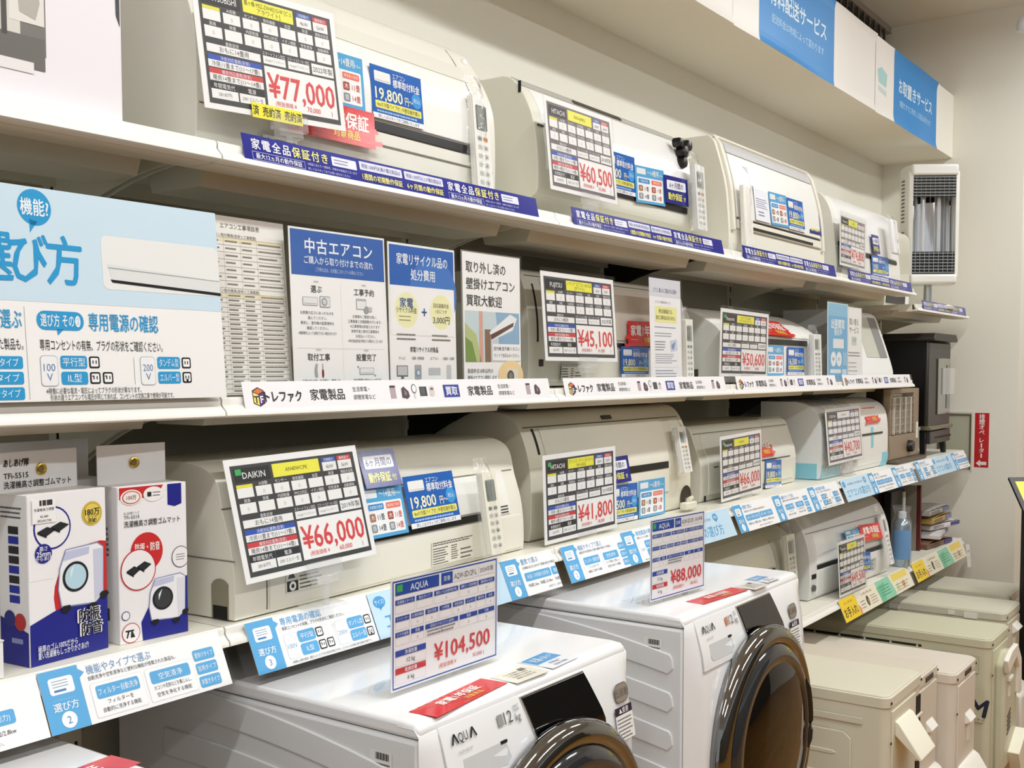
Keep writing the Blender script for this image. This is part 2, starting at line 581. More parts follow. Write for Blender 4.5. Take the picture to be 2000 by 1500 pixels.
def warranty_strip(x0, w, z, cut=1.0):
    fr, w, h = slant(x0, w, -0.0008, z + 0.0035, 0.0089, z + 0.046)
    s = Sheet(w, h, '#16208c', gloss=True)
    navy, wht, yel = '#16208c', '#eef0fa', '#f3ee8e'
    def head(u):
        for i, ch in enumerate('家電全品保証付き'):
            s.tx(ch, u + 0.012 + i * 0.0265, 0.33, 0.42, wht if i < 4 else yel, bold=0.035)
        s.frame(u, 0.60, u + 0.138, 0.90, 0.0007, '#c9cdf0', 2)
        s.tx('最大12ヵ月の動作保証', u + 0.069, 0.75, 0.22, wht, maxw=0.13, bold=0.02)
        s.tx('※保証にあたり一部条件、対象外の商品がございます', u + 0.145, 0.66, 0.11, '#d5d8f3', al='l', maxw=0.15)
        s.tx('詳しくはスタッフまでお問い合わせください', u + 0.145, 0.83, 0.11, '#d5d8f3', al='l', maxw=0.13)
        s.rr(u + 0.218, 0.16, u + 0.292, 0.52, '#e7e8f6', 2)
        s.lines(u + 0.225, u + 0.27, 0.22, 0.46, 2, '#7478a8', 3, seed=3)
    head(0.02)
    for u, a, b in ((0.322, '税抜1,000円未満の電化製品は', '1週間の初期動作保証'), (0.468, '税抜1,000円以上の電化製品は', '6ヶ月間の動作保証')):
        s.rr(u, 0.10, u + 0.138, 0.44, '#dfe1f4', 2)
        s.tx(a, u + 0.069, 0.27, 0.2, '#454a86', maxw=0.125)
        s.tx(b, u + 0.069, 0.70, 0.28, yel, maxw=0.13, bold=0.03)
    if cut >= 1:
        head(0.622)
        s.mb.v = [(min(p[0], w), p[1], p[2]) for p in s.mb.v]
    return s, fr

for k, x0, w in ((0, 0.046, 0.783), (1, 0.965, 0.770), (2, 1.871, 0.768), (3, 2.778, 0.775)):
    s, fr = warranty_strip(x0, w, 0.374)
    o = s.place('warranty_strip', fr)
    tag(o, ('navy warranty strip on the shelf rail under the 77,000 yen air conditioner', 'navy warranty strip on the shelf rail under the 60,500 yen air conditioner',
            'navy warranty strip on the top rail under the unit with a bagged leaflet', 'navy warranty strip on the top rail under the 74,800 yen card')[k], 'shelf strip', 'navy warranty strips')
s, fr = warranty_strip(3.72, 0.74, 0.314)
tag(s.place('warranty_strip', fr), 'navy warranty strip on the low end shelf beside the end wall', 'shelf strip', 'navy warranty strips')

def buy_strip(x0, w, z):
    fr, w, h = slant(x0, w, -0.0008, z + 0.0035, 0.0094, z + 0.048)
    s = Sheet(w, h, '#f3f2f4')
    def U(mm): return mm / 1000 / w
    k = U(1)
    # cube logo
    cx, cy, rx, ry = 0.035, 0.53, 0.0125, 0.30
    s.poly([(cx - rx * 1.12, cy - ry * .74), (cx, cy - ry * 1.12), (cx + rx * 1.12, cy - ry * .74), (cx + rx * 1.12, cy + ry * .72), (cx + .001, cy + ry * 1.1), (cx - rx * 1.12, cy + ry * .72)], '#1a1218', 1)
    s.poly([(cx - rx, cy - ry * .62), (cx, cy - ry), (cx + rx, cy - ry * .66), (cx, cy - ry * .34)], '#d8743a', 2)
    s.poly([(cx - rx, cy - ry * .52), (cx - .0006, cy - ry * .25), (cx - .0006, cy + ry * .98), (cx - rx, cy + ry * .62)], '#f1e26a', 2)
    s.poly([(cx + .0006, cy - ry * .25), (cx + rx, cy - ry * .52), (cx + rx, cy + ry * .60), (cx + .0006, cy + ry * .98)], '#4b2a78', 2)
    s.tx('T', cx - rx * .52, cy + .08, 0.34, '#1a1218', 3, bold=0.04)
    s.tx('F', cx + rx * .52, cy + .08, 0.34, '#f4f0f4', 3, bold=0.04)
    s.tx('トレファク', 0.05, 0.53, 0.42, '#1c1418', al='l', bold=0.05, maxw=0.092, shear=-0.05)
    def words(u):
        s.tx('家電製品', u, 0.5, 0.44, '#2a2a2e', al='l', bold=0.015, maxw=0.105)
        s.tx('生活家電・', u + 0.118, 0.33, 0.2, '#4a4a4e', al='l', maxw=0.052)
        s.tx('調理家電など', u + 0.118, 0.63, 0.2, '#4a4a4e', al='l', maxw=0.066)
    def icons(u, n=5):
        s.r(u, .22, u + .017, .72, '#b5a2a8', 2); s.r(u, .22, u + .017, .30, '#3a2a30', 3)
        s.poly([(u + .035, .70), (u + .036, .34), (u + .044, .26), (u + .058, .46), (u + .060, .66), (u + .052, .76)], '#52424a', 2)
        s.poly([(u + .044, .38), (u + .052, .50), (u + .050, .62), (u + .044, .60)], '#8d7a80', 3)
        if n < 3: return
        s.el(u + .077, .36, .0085, '#6c6a70', 2, rv=.19); s.el(u + .077, .36, .0065, '#f3f2f4', 3, rv=.145); s.r(u + .0745, .52, u + .0795, .74, '#d8d8dc', 2)
        s.r(u + .095, .28, u + .119, .66, '#3c3a40', 2); s.r(u + .097, .32, u + .112, .62, '#55585a', 3)
        s.rr(u + .128, .26, u + .145, .68, '#d6d2d0', 2, .3); s.r(u + .132, .34, u + .141, .42, '#7a4440', 3)
    words(0.165); icons(0.395)
    s.r(0.572, .22, .628, .74, '#24379b', 2)
    s.tx('買取', 0.60, .48, .40, '#f2f3fb', 3, bold=0.03, maxw=.048)
    words(0.66); icons(0.895, 2)
    s.r(0.0, .955, 1, 1.0, '#2b2d57', 2)
    return s, fr
for k, x0, w in ((0, 0.040, 0.836), (1, 0.934, 0.826), (2, 1.836, 0.826), (3, 2.736, 0.826)):
    s, fr = buy_strip(x0, w, 0.0)
    tag(s.place('buyback_strip', fr), ('white appliance buying strip on the rail under the blue headed posters', 'white appliance buying strip on the rail under the 45,100 yen card',
        'white appliance buying strip on the rail under the 50,600 yen card', 'white appliance buying strip on the rail under the narrow blue poster')[k], 'shelf strip', 'white buying strips')

LB, SKY, TXT = '#56a9de', '#c3e0f2', '#4a4a4c'
def socket(s, u, v, t, L=2):
    a, b = 0.0155 / s.w / 1.0, 0.0155 / s.h
    s.rr(u, v, u + a, v + b, '#1b1b1c', L, .18)
    s.rr(u + a * .14, v + b * .14, u + a * .86, v + b * .86, '#f6f6f6', L + 1, .12)
    for du in ((.30, .60) if t != 'T' else (.30, .58)):
        s.r(u + a * du, v + b * .34, u + a * (du + .10), v + b * .62, '#1b1b1c', L + 2)
    if t == 'I':
        s.r(u + a * .18, v + b * .30, u + a * .38, v + b * .39, '#1b1b1c', L + 2)
    if t == 'E':
        s.el(u + a * .5, v + b * .76, a * .13, '#1b1b1c', L + 2)
def tab(s, W_, n):
    """blue index tab at the left of a guide panel; returns its width fraction"""
    tw = 0.056 / s.w
    s.r(0, 0, tw, 1, LB, 1)
    s.poly([(tw, .07), (tw + 0.008 / s.w, .145), (tw, .22)], LB, 1)
    s.rr(tw * .20, .13, tw * .82, .40, '#f3f7fa', 2, .18)
    for q in (.18, .225, .27):
        s.r(tw * .28, q, tw * .68, q + .012, '#8fa6b5', 3)
    s.r(tw * .30, .325, tw * .60, .36, '#3c7fb8', 3)
    s.r(tw * .22, .485, tw * .78, .489, '#a9d3ec', 2)
    s.tx('選び方', tw * .5, .60, .15, '#f4f9fc', 3, bold=.02, maxw=tw * .66)
    s.el(tw * .5, .82, tw * .19, '#f4f9fc', 2)
    s.tx(str(n), tw * .5, .82, .17, '#4a86b4', 3)
    return tw
def guide_panel(kind, w, h):
    s = Sheet(w, h, SKY if kind == 'title' else '#f4f5f6')
    f = lambda mm: mm / 1000 / w
    if kind == 'title':
        for u, t in ((f(24), 'サイズ?'), (f(250), '機能?')):
            if u < 0.97:
                s.el(u, .22, f(15), '#3f9bd8', 2, rv=.13); s.poly([(u - f(3), .33), (u + f(4), .33), (u - f(2), .41)], '#3f9bd8', 2)
                s.tx(t, u, .22, .12, '#f2f8fc', 3, maxw=f(24))
        s.tx('あなたの暮らしに合う1台が見つかる!', f(140), .25, .12, '#4f86a8', 2, maxw=f(190))
        s.tx('エアコンの選び方', min(f(150), .5), .66, .40, '#3f9fd6', 2, maxw=min(f(250), .92))
        return s
    tw = tab(s, w, kind)
    e = tw + f(10)
    if kind == 3:
        s.tx('専用電源の確認', e + f(2), .13, .165, LB, al='l', maxw=f(88))
        s.tx('専用コンセントの有無、プラグの形状をご確認ください。', e + f(2), .27, .08, TXT, al='l', maxw=f(138))
        for u, t, rows in ((e, '100V', (('平行型', 'P'), ('IL型', 'I'))), (e + f(112), '200V', (('タンデム型', 'T'), ('エルバー型', 'E')))):
            s.rr(u, .38, u + f(27), .88, '#d5dbe0', 1, .1); s.rr(u + f(.6), .39, u + f(26.4), .87, '#f6f7f8', 2, .1)
            s.tx(t, u + f(13.5), .63, .13, '#7aa6cc', 3, maxw=f(21))
            for i, (lab, sk) in enumerate(rows):
                v = .38 + i * .26
                s.rr(u + f(29), v, u + f(66), v + .23, LB, 2, .22)
                s.tx(lab, u + f(47.5), v + .115, .12, '#f1f7fb', 3, maxw=f(32))
                socket(s, u + f(68), v + .02, sk)
                if sk == 'I': socket(s, u + f(86), v + .02, sk)
        s.r(e + f(108), .40, e + f(108.5), .88, '#c8ccd0', 2)
        s.tx('※稼働に必要な電流・電圧によってプラグの形状が異なります。コンセントの交換工事で使用が可能です。', e + f(4), .94, .055, '#6c6c6e', al='l', maxw=f(180))
    elif kind == 2:
        s.tx('機能やタイプで選ぶ', e + f(1), .13, .165, '#6f9cc4', al='l', maxw=f(100))
        s.tx('自動洗浄や空気清浄など便利な機能が搭載された製品も。', e + f(1), .27, .08, TXT, al='l', maxw=f(138))
        for u, a, b, c in ((e, 'フィルター自動洗浄', 'フィルターを', '自動的に洗浄する機能'), (e + f(84), '空気清浄', 'ホコリや花粉などを集じんし、', '空気を浄化する機能')):
            s.rr(u, .36, u + f(80), .94, '#dde2e6', 1, .08); s.rr(u + f(.6), .37, u + f(79.4), .93, '#f6f7f8', 2, .08)
            s.rr(u + f(7), .42, u + f(73), .64, LB, 3, .2)
            s.tx(a, u + f(40), .53, .125, '#f1f7fb', 4, maxw=f(60))
            s.tx(b, u + f(40), .71, .085, TXT, 4, maxw=f(62)); s.tx(c, u + f(40), .83, .085, TXT, 4, maxw=f(58))
        for i, t in enumerate(('壁掛けタイプ', '窓用タイプ', '床置きタイプ')):
            v = .25 + i * .24
            s.rr(e + f(168), v, e + f(205), v + .2, LB, 2, .2)
            s.tx(t, e + f(186.5), v + .1, .105, '#f1f7fb', 3, maxw=f(32))
    else:
        s.tx('畳数で選ぶ', e + f(1), .13, .165, '#6f9cc4', al='l', maxw=f(62))
        s.tx('お部屋の広さに合わせて最適な能力の製品を選びます。', e + f(1), .29, .08, TXT, al='l', maxw=f(150))
        for u, t in ((e, '木造 / 冷房能力(目安)'), (e + f(98), '鉄筋 / 暖房・冷房能力)')):
            s.rr(u, .42, u + f(94), .64, LB, 2, .2)
            s.tx(t, u + f(47), .53, .115, '#f1f7fb', 3, maxw=f(80))
            s.tx('約6畳:2.2kw、約8畳:2.2/2.8kw', u + f(47), .75, .10, TXT, 3, maxw=f(88))
        s.tx('※目安です。店内POPをご確認ください。', e + f(120), .90, .07, '#77777a', 3, maxw=f(100))
    return s

def guide_strip(items, label):
    """one printed strip per bay: several panels in a row, one sheet each, under one root"""
    x0 = items[0][0]
    t = thing('guide_strip', label, 'shelf strip', (x0, -0.01, -0.36), 'blue and white choosing guide strips')
    for x, w, kind in items:
        fr, w, h = slant(x, w, -0.0285, -0.3935, 0.0040, -0.3195)
        s = guide_panel(kind, w, h)
        s.mb.v = [(min(p[0], w), p[1], p[2]) for p in s.mb.v]
        s.place('guide_panel', fr, t)
guide_strip([(-0.86, 0.255, 'title'), (-0.603, 0.296, 1), (-0.305, 0.288, 2)], 'choosing guide strip under the two rubber mat boxes')
guide_strip([(0.034, 0.268, 3), (0.3045, 0.387, 'title'), (0.693, 0.185, 1)], 'choosing guide strip between the nearer washer card and the nearest 66,000 yen unit')
guide_strip([(0.914, 0.260, 2), (1.176, 0.255, 3), (1.433, 0.345, 'title')], 'choosing guide strip running behind the 88,000 yen card')
guide_strip([(1.806, 0.290, 1), (2.0985, 0.295, 2), (2.395, 0.28, 3)], 'choosing guide strip under the farther 66,000 yen card')
guide_strip([(2.712, 0.300, 'title'), (3.014, 0.29, 1), (3.306, 0.275, 2)], 'choosing guide strip under the wrapped unit priced 40,700 yen')
guide_strip([(3.63, 0.26, 3), (3.892, 0.33, 'title'), (4.224, 0.255, 1)], 'choosing guide strip under the black stove heater')

def yellow_strip(x0, w, label):
    fr, w, h = slant(x0, w, -0.0285, -0.820, 0.0040, -0.746)
    s = Sheet(w, h, '#efe7cf')
    s.r(0, 0, .20, 1, '#f3cf2e', 1)
    s.tx('もう、こわくない', .10, .22, .14, '#5b4a10', 2, maxw=.15)
    s.tx('お手入れ', .10, .64, .46, '#3c3210', 2, bold=.03, maxw=.16)
    s.poly([(.20, .55), (.225, .75), (.215, 1), (.20, 1)], '#e59a7a', 2)
    s.tx('正しい使い方  暮らしの品', .34, .20, .13, '#6b6250', 2, maxw=.20)
    s.el(.33, .58, .018, '#4d4226', 2, rv=.24); s.el(.336, .62, .009, '#a58e54', 3, rv=.13)
    s.lines(.235, .30, .42, .85, 3, '#a59a84', 2, seed=5); s.lines(.37, .46, .38, .85, 4, '#a59a84', 2, seed=6)
    s.poly([(.48, 0), (.68, 0), (.72, .9), (.70, 1), (.49, 1), (.50, .5)], '#8fd0ae', 1)
    s.poly([(.48, .25), (.60, .15), (.56, .95), (.50, 1)], '#6fbf98', 2)
    s.lines(.52, .66, .25, .80, 4, '#4f9a78', 3, seed=8)
    s.r(.72, .02, .95, .36, '#f0d468', 1)
    s.el(.86, .66, .022, '#d99a68', 2, rv=.17); s.el(.77, .66, .018, '#cfd9a8', 2, rv=.18)
    s.lines(.74, .97, .5, .92, 3, '#b3a98c', 2, seed=9)
    o = s.place('yellow_price_strip', fr)
    return tag(o, label, 'shelf strip', 'yellow care guide strips')
yellow_strip(2.716, 0.845, 'yellow and green care strip hanging from the shelf under the 49,500 yen card')
yellow_strip(3.618, 0.84, 'yellow and green care strip at the bottom shelf end by the packs')
s = Sheet(0.075, 0.11, '#f3f2ee')
s.tx('お値打', .5, .3, .12, '#7d7468', 2, maxw=.6); s.tx('¥', .5, .6, .16, '#7d7468', 2)
tag(s.place('paper_tag', ((4.44, -0.035, -0.875), (1, 0.02, -0.12), (0.12, 0.12, 1))), 'small white paper tag dangling from the end of the yellow strip', 'tag')

# ------------------------------------------------------------------ indoor air conditioners
def chaikin(p, n=2):
    for _ in range(n):
        q = [p[0]]
        for a, b in zip(p, p[1:]):
            q.append((a[0] * .75 + b[0] * .25, a[1] * .75 + b[1] * .25))
            q.append((a[0] * .25 + b[0] * .75, a[1] * .25 + b[1] * .75))
        q.append(p[-1])
        p = q
    return p

class AC:
    def __init__(s, label, x0, x1, front, yb, zb, col, rz=0.0, ztop=None, name='indoor_air_conditioner', rough=0.3, notch=None):
        s.x0, s.x1, s.zb, s.yb = x0, x1, zb, yb
        s.f = chaikin(front)
        s.mat = mat('casing_' + col.lstrip('#'), col, rough, var=0.012, scale=5)
        yf = min(p[0] for p in front)
        s.t = thing(name, label, 'air conditioner', ((x0 + x1) / 2, yf, zb), 'indoor air conditioners on the shelves', rz)
        zt = ztop if ztop is not None else s.f[-1][1]
        out = s.f + [(yb, zt), (yb, zb)]
        if front[0][1] > zb + 0.01:
            out.append((front[0][0] + 0.10, zb))
        part('casing', MB().prism(out, x0, x1), s.mat, s.t, bev=0.007, seg=3, angle=30)
    def yz(s, z):
        f = s.f
        for a, b in zip(f, f[1:]):
            if (a[1] <= z <= b[1]) or (b[1] <= z <= a[1]):
                q = 0 if a[1] == b[1] else (z - a[1]) / (b[1] - a[1])
                return a[0] + (b[0] - a[0]) * q
        return f[-1][0] if z > f[-1][1] else f[0][0]
    def skin(s, name, z1, z2, xa, xb, off, m, n=10, bev=0.0, label=None, sub=None, taper=0.0):
        """thin shell following the front, from z1 up to z2"""
        zs = [z1 + (z2 - z1) * i / n for i in range(n + 1)]
        pts = [(s.yz(z), z) for z in zs]
        o, inn = [], []
        for i, p in enumerate(pts):
            a, b = pts[max(i - 1, 0)], pts[min(i + 1, n)]
            t = Vector((b[0] - a[0], b[1] - a[1])).normalized()
            nn = Vector((-t.y, t.x))
            o.append((p[0] + nn.x * off, p[1] + nn.y * off))
            inn.append((p[0] - nn.x * 0.002, p[1] - nn.y * 0.002))
        if taper:
            mb = MB()
            N = len(o)
            for poly_o, poly_i in ((o, inn),):
                L = [(xa + taper * i / n, *o[i]) for i in range(N)] + [(xa + taper * i / n, *inn[i]) for i in range(N)]
                R = [(xb, *o[i]) for i in range(N)] + [(xb, *inn[i]) for i in range(N)]
                v = L + R
                fs = []
                for i in range(N - 1):
                    fs.append((i, i + 1, 2 * N + i + 1, 2 * N + i))
                    fs.append((N + i, 3 * N + i, 3 * N + i + 1, N + i + 1))
                    fs.append((i, N + i, N + i + 1, i + 1))
                    fs.append((2 * N + i, 2 * N + i + 1, 3 * N + i + 1, 3 * N + i))
                fs.append((0, 2 * N, 3 * N, N))
                fs.append((N - 1, 2 * N - 1, 4 * N - 1, 3 * N - 1))
                mb.add(v, fs)
        else:
            mb = MB().prism(o + inn[::-1], xa, xb)
        return part(name, mb, m, sub or s.t, bev=bev, seg=2, label=label, base=BASE[s.t.name] if sub else None)
    def seam(s, z, xa, xb, h=0.0022, m=None, name='seam'):
        return s.skin(name, z - h / 2, z + h / 2, xa, xb, 0.0008, m or SEAM, n=1)
    def vseam(s, x, z1, z2, w=0.002):
        return s.skin('side_seam', z1, z2, x - w / 2, x + w / 2, 0.0008, SEAM, n=12)
    def slot(s, z1, z2, xa, xb, name='air_outlet', off=0.004):
        return s.skin(name, z1, z2, xa, xb, off, BLACK, n=3)
    def grille(s):
        """intake louvres on the top face"""
        y0 = s.f[-1][0] + 0.02
        zt = s.f[-1][1]
        mb = MB()
        n = 9
        for i in range(n):
            y = y0 + (s.yb - 0.03 - y0) * i / n
            mb.box((s.x0 + 0.05, y, zt + 0.0002), (s.x1 - 0.05, y + 0.006, zt + 0.003))
        part('intake_grille', mb, s.mat, s.t)
    def sticker(s, x, z, w, h, fn, off=0.004, base='#f0f0ea'):
        y = s.yz(z + h / 2)
        a, b = s.yz(z), s.yz(z + h)
        fr = ((x, min(y, (a + b) / 2) - off, z), (1, 0, 0), (0, (b - a), h))
        sh = Sheet(w, h, base, 0.0004)
        fn(sh)
        return sh.place('information_label', fr, s.t)
SEAM = mat('seam_shadow_gap', '#77766c', 0.8)

def fine_print(seed, n=6, warn=False):
    def fn(s):
        if warn:
            s.r(.02, .55, .32, .95, '#1d1d1d', 1); s.el(.17, .75, .09, '#f0f0ea', 2); s.el(.17, .75, .04, '#1d1d1d', 3)
            s.poly([(.05, .45), (.15, .08), (.25, .45)], '#3a3a3a', 1)
            s.lines(.36, .98, .05, .95, n, '#55534d', 1, .42, seed)
        else:
            s.lines(.02, .98, .02, .20, 2, '#4a4944', 1, .5, seed)
            s.lines(.02, .38, .25, .98, n, '#5a5852', 1, .42, seed + 1); s.lines(.45, .62, .25, .90, n, '#5a5852', 1, .42, seed + 2)
            s.lines(.68, .98, .45, .98, 3, '#6a6862', 1, .4, seed + 3)
    return fn
def plain_label(seed):
    def fn(s):
        s.lines(.06, .94, .06, .94, 5, '#6a6862', 1, .42, seed)
    return fn

# A1: deep Mitsubishi style unit with curved shoulder
a = AC('large cream air conditioner behind the sold tagged 77,000 yen card', 0.025, 0.79, [(0.092, 0.402), (0.083, 0.43), (0.083, 0.56), (0.09, 0.605), (0.106, 0.64), (0.125, 0.672), (0.157, 0.718), (0.18, 0.738), (0.215, 0.746)], 0.40, 0.4005, '#e9e7dc')
a.skin('front_panel', 0.517, 0.645, 0.20, 0.715, 0.003, WHITE, bev=0.002)
a.skin('upper_panel', 0.650, 0.684, 0.05, 0.735, 0.002, mat('casing_shade', '#e3e1d6', 0.28), bev=0.001)
a.slot(0.498, 0.514, 0.20, 0.715)
a.skin('flap', 0.474, 0.496, 0.20, 0.715, 0.002, a.mat, bev=0.001)
a.seam(0.472, 0.03, 0.78); a.vseam(0.195, 0.47, 0.70); a.vseam(0.725, 0.47, 0.745)
a.grille()
part('sensor_knob', MB().lathe([(0, -0.008), (0.007, -0.007), (0.009, -0.002), (0.009, 0.012)], (0.765, 0.150, 0.703), 'y', 20), WHITE, a.t)
a.sticker(0.40, 0.408, 0.10, 0.030, fine_print(11, 4), base='#e9e7dc')
a.sticker(0.55, 0.408, 0.09, 0.032, fine_print(12, 5), base='#e9e7dc')
a.sticker(0.15, 0.408, 0.075, 0.036, fine_print(13, 4, True), base='#e9e7dc')

# A2: Hitachi unit with domed end and grey band
a = AC('white air conditioner with grey top band behind the 60,500 yen card', 1.0, 1.80, [(0.124, 0.466), (0.118, 0.48), (0.120, 0.56), (0.127, 0.605), (0.131, 0.632), (0.144, 0.666), (0.163, 0.70), (0.184, 0.724), (0.196, 0.733), (0.215, 0.738)], 0.395, 0.4005, '#e6e4d6')
a.skin('front_panel', 0.522, 0.706, 1.035, 1.775, 0.003, mat('white_gloss', '#f2f2f0', 0.16), bev=0.002)
a.skin('grey_band', 0.712, 0.734, 1.01, 1.79, 0.002, mat('band_grey', '#b9b9b4', 0.3), n=5)
a.skin('band_handle', 0.714, 0.722, 1.24, 1.47, 0.005, mat('dark_rim', '#3c3b36', 0.4), n=3)
a.slot(0.500, 0.516, 1.18, 1.74); a.slot(0.617, 0.620, 1.012, 1.034, 'sensor_slit')
part('end_cap_slot', MB().box((0.9985, 0.165, 0.694), (1.001, 0.172, 0.72)), DARK, a.t)
a.grille()

# A3: unit with raised frame, dark gap, bagged remote
a = AC('white air conditioner with a raised rounded frame, third on the top tier', 1.90, 2.69, [(0.07, 0.4008), (0.061, 0.42), (0.062, 0.47), (0.068, 0.55), (0.074, 0.60), (0.086, 0.65), (0.104, 0.71), (0.112, 0.732), (0.13, 0.748)], 0.36, 0.4005, '#ebe8da')
a.skin('recess', 0.478, 0.742, 1.925, 2.665, 0.0015, mat('recess_grey', '#b7b3a4', 0.4))
for xa, xb in ((1.915, 1.932), (2.655, 2.672)):
    a.skin('frame_side', 0.470, 0.744, xa, xb, 0.010, a.mat, bev=0.003)
a.skin('frame_top', 0.738, 0.746, 1.915, 2.672, 0.010, a.mat, n=3, bev=0.003)
a.skin('front_panel', 0.512, 0.700, 1.955, 2.645, 0.006, WHITE, bev=0.003)
a.skin('grey_lip', 0.704, 0.733, 1.955, 2.645, 0.004, mat('lip_grey', '#c9cacc', 0.25))
a.skin('lower_panel', 0.480, 0.506, 1.955, 2.645, 0.007, a.mat, bev=0.003)
a.slot(0.506, 0.511, 1.96, 2.64, off=0.005); a.slot(0.484, 0.492, 2.00, 2.56, off=0.009)

# A4
a = AC('white air conditioner with silver corner, behind the 74,800 yen card', 2.78, 3.55, [(0.055, 0.4008), (0.048, 0.43), (0.052, 0.48), (0.059, 0.535), (0.064, 0.585), (0.073, 0.632), (0.094, 0.674), (0.118, 0.698), (0.156, 0.716)], 0.38, 0.4005, '#ecebe2')
a.skin('front_panel', 0.507, 0.690, 2.83, 3.50, 0.003, mat('white_gloss', '#f2f2f0', 0.16), bev=0.002)
a.slot(0.490, 0.504, 2.90, 3.50)
a.skin('silver_corner', 0.412, 0.508, 2.785, 2.835, 0.004, mat('silver_paint', '#aeb0b2', 0.32, metal=0.4), bev=0.003)
part('corner_knob', MB().lathe([(0.0, -0.012), (0.017, -0.011), (0.018, 0.0)], (2.812, 0.052, 0.455), 'y', 20), mat('knob_grey', '#5a5c60', 0.4), a.t)
a.skin('corner_window', 0.50, 0.522, 2.81, 2.84, 0.0055, BLACK, n=2)

# B1
a = AC('off white air conditioner with beige front behind the 45,100 yen card', 0.97, 1.76, [(0.132, 0.0285), (0.124, 0.05), (0.1235, 0.16), (0.127, 0.20), (0.133, 0.235), (0.142, 0.268), (0.155, 0.288), (0.18, 0.298)], 0.36, 0.0255, '#dedccf')
a.skin('front_panel', 0.140, 0.276, 1.04, 1.68, 0.0025, mat('beige_panel', '#d8cfc2', 0.28), bev=0.002)
a.slot(0.124, 0.134, 1.08, 1.68); a.seam(0.281, 0.99, 1.75)
a.skin('side_gap', 0.13, 0.262, 1.004, 1.010, 0.001, DARK, n=8, taper=0.0)
a.skin('vent_marks', 0.074, 0.09, 1.012, 1.030, 0.001, BLACK, n=2)
a.sticker(1.10, 0.040, 0.09, 0.042, fine_print(21, 5), base='#e6e4da')

# B2
a = AC('white air conditioner with a sloping top behind the 50,600 yen card', 1.87, 2.65, [(0.072, 0.0285), (0.065, 0.045), (0.065, 0.165), (0.072, 0.180), (0.098, 0.203), (0.146, 0.230), (0.20, 0.250), (0.24, 0.256)], 0.37, 0.0255, '#ebeae4')
a.skin('front_panel', 0.04, 0.142, 1.90, 2.56, 0.003, mat('white_gloss', '#f2f2f0', 0.16), bev=0.002)
a.slot(0.146, 0.163, 1.98, 2.54)
a.skin('upper_panel', 0.168, 0.24, 1.90, 2.56, 0.0025, WHITE, bev=0.002)
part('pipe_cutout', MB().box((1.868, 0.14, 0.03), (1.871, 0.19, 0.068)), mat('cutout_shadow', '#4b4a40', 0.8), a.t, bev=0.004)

# C1: with the open pipe notch on its near end
class Notched(AC):
    pass
rzc = math.radians(2.4)
a = AC('cream air conditioner with pipe notch behind the nearest 66,000 yen card', 0.03, 0.85, [(0.0375, -0.3165), (0.0355, -0.3000), (0.0365, -0.2500), (0.0435, -0.2050), (0.0535, -0.1750), (0.0615, -0.1520), (0.0675, -0.1180), (0.0775, -0.0980), (0.1015, -0.0840), (0.1375, -0.0780)], 0.29, -0.3185, '#eeebdd', rz=rzc)
a.skin('front_panel', -0.222, -0.150, 0.10, 0.72, 0.0025, mat('white_gloss', '#f2f2f0', 0.16), bev=0.002)
a.skin('lower_panel', -0.312, -0.240, 0.10, 0.842, 0.002, a.mat, bev=0.002)
a.slot(-0.238, -0.224, 0.14, 0.715)
a.skin('control_strip', -0.235, -0.146, 0.722, 0.80, 0.0022, mat('strip_cream', '#f3f2ea', 0.3), bev=0.001)
a.skin('control_window', -0.172, -0.150, 0.742, 0.758, 0.003, mat('lcd_grey', '#71756c', 0.25), n=2)
for i in range(3):
    a.skin('control_mark', -0.232 + i * 0.006, -0.2295 + i * 0.006, 0.765, 0.792, 0.003, mat('mark_dark', '#3a3a38', 0.5), n=1)
a.seam(-0.147, 0.03, 0.84); a.vseam(0.096, -0.31, -0.15)
# the notch: a dark arched opening with the inner wall showing
ar = [(0.087, -0.316), (0.087, -0.266)] + [(0.0675 + 0.0195 * math.cos(q), -0.268 + 0.014 * math.sin(q)) for q in [math.pi * k / 8 for k in range(1, 8)]] + [(0.05, -0.268), (0.05, -0.316)]
part('pipe_notch', MB().prism(ar, 0.0285, 0.032), mat('notch_inside', '#8e8a74', 0.8), a.t)
part('notch_floor', MB().box((0.028, 0.052, -0.316), (0.0305, 0.083, -0.296)), DARK, a.t)
part('end_seam', MB().box((0.0288, 0.035, -0.226), (0.0302, 0.27, -0.2245)), SEAM, a.t)
a.sticker(0.52, -0.306, 0.135, 0.046, fine_print(31, 7), base='#eeebdd')
a.sticker(0.135, -0.292, 0.085, 0.042, fine_print(32, 6, True), base='#eeebdd')

# C2
a = AC('domed cream air conditioner marked 125 behind the 41,800 yen card', 0.93, 1.72, [(0.096, -0.3165), (0.089, -0.29), (0.0885, -0.18), (0.094, -0.145), (0.101, -0.115), (0.113, -0.082), (0.124, -0.062), (0.140, -0.042), (0.16, -0.032), (0.20, -0.028)], 0.385, -0.3185, '#e9e5d3')
a.skin('front_panel', -0.262, -0.066, 1.0, 1.585, 0.004, mat('cream_gloss', '#ece9da', 0.12), bev=0.002)
a.skin('dark_window', -0.197, -0.179, 1.05, 1.578, 0.0055, BLACK, n=4)
a.skin('side_gap', -0.125, -0.068, 0.972, 0.980, 0.0012, DARK, n=6)
a.skin('top_button', -0.058, -0.050, 1.30, 1.345, 0.004, mat('dark_rim', '#3c3b36', 0.4), n=2)
a.seam(-0.064, 0.945, 1.70)
def mark125(s):
    s.lines(.1, .9, .04, .42, 4, '#56544c', 1, .5, 41)
    s.tx('125', .45, .66, .24, '#2a2a28', 2, maxw=.8); s.lines(.2, .7, .85, .95, 1, '#7a786e', 1, .5, 4)
a.sticker(0.938, -0.135, 0.036, 0.058, mark125, base='#e9e5d3')
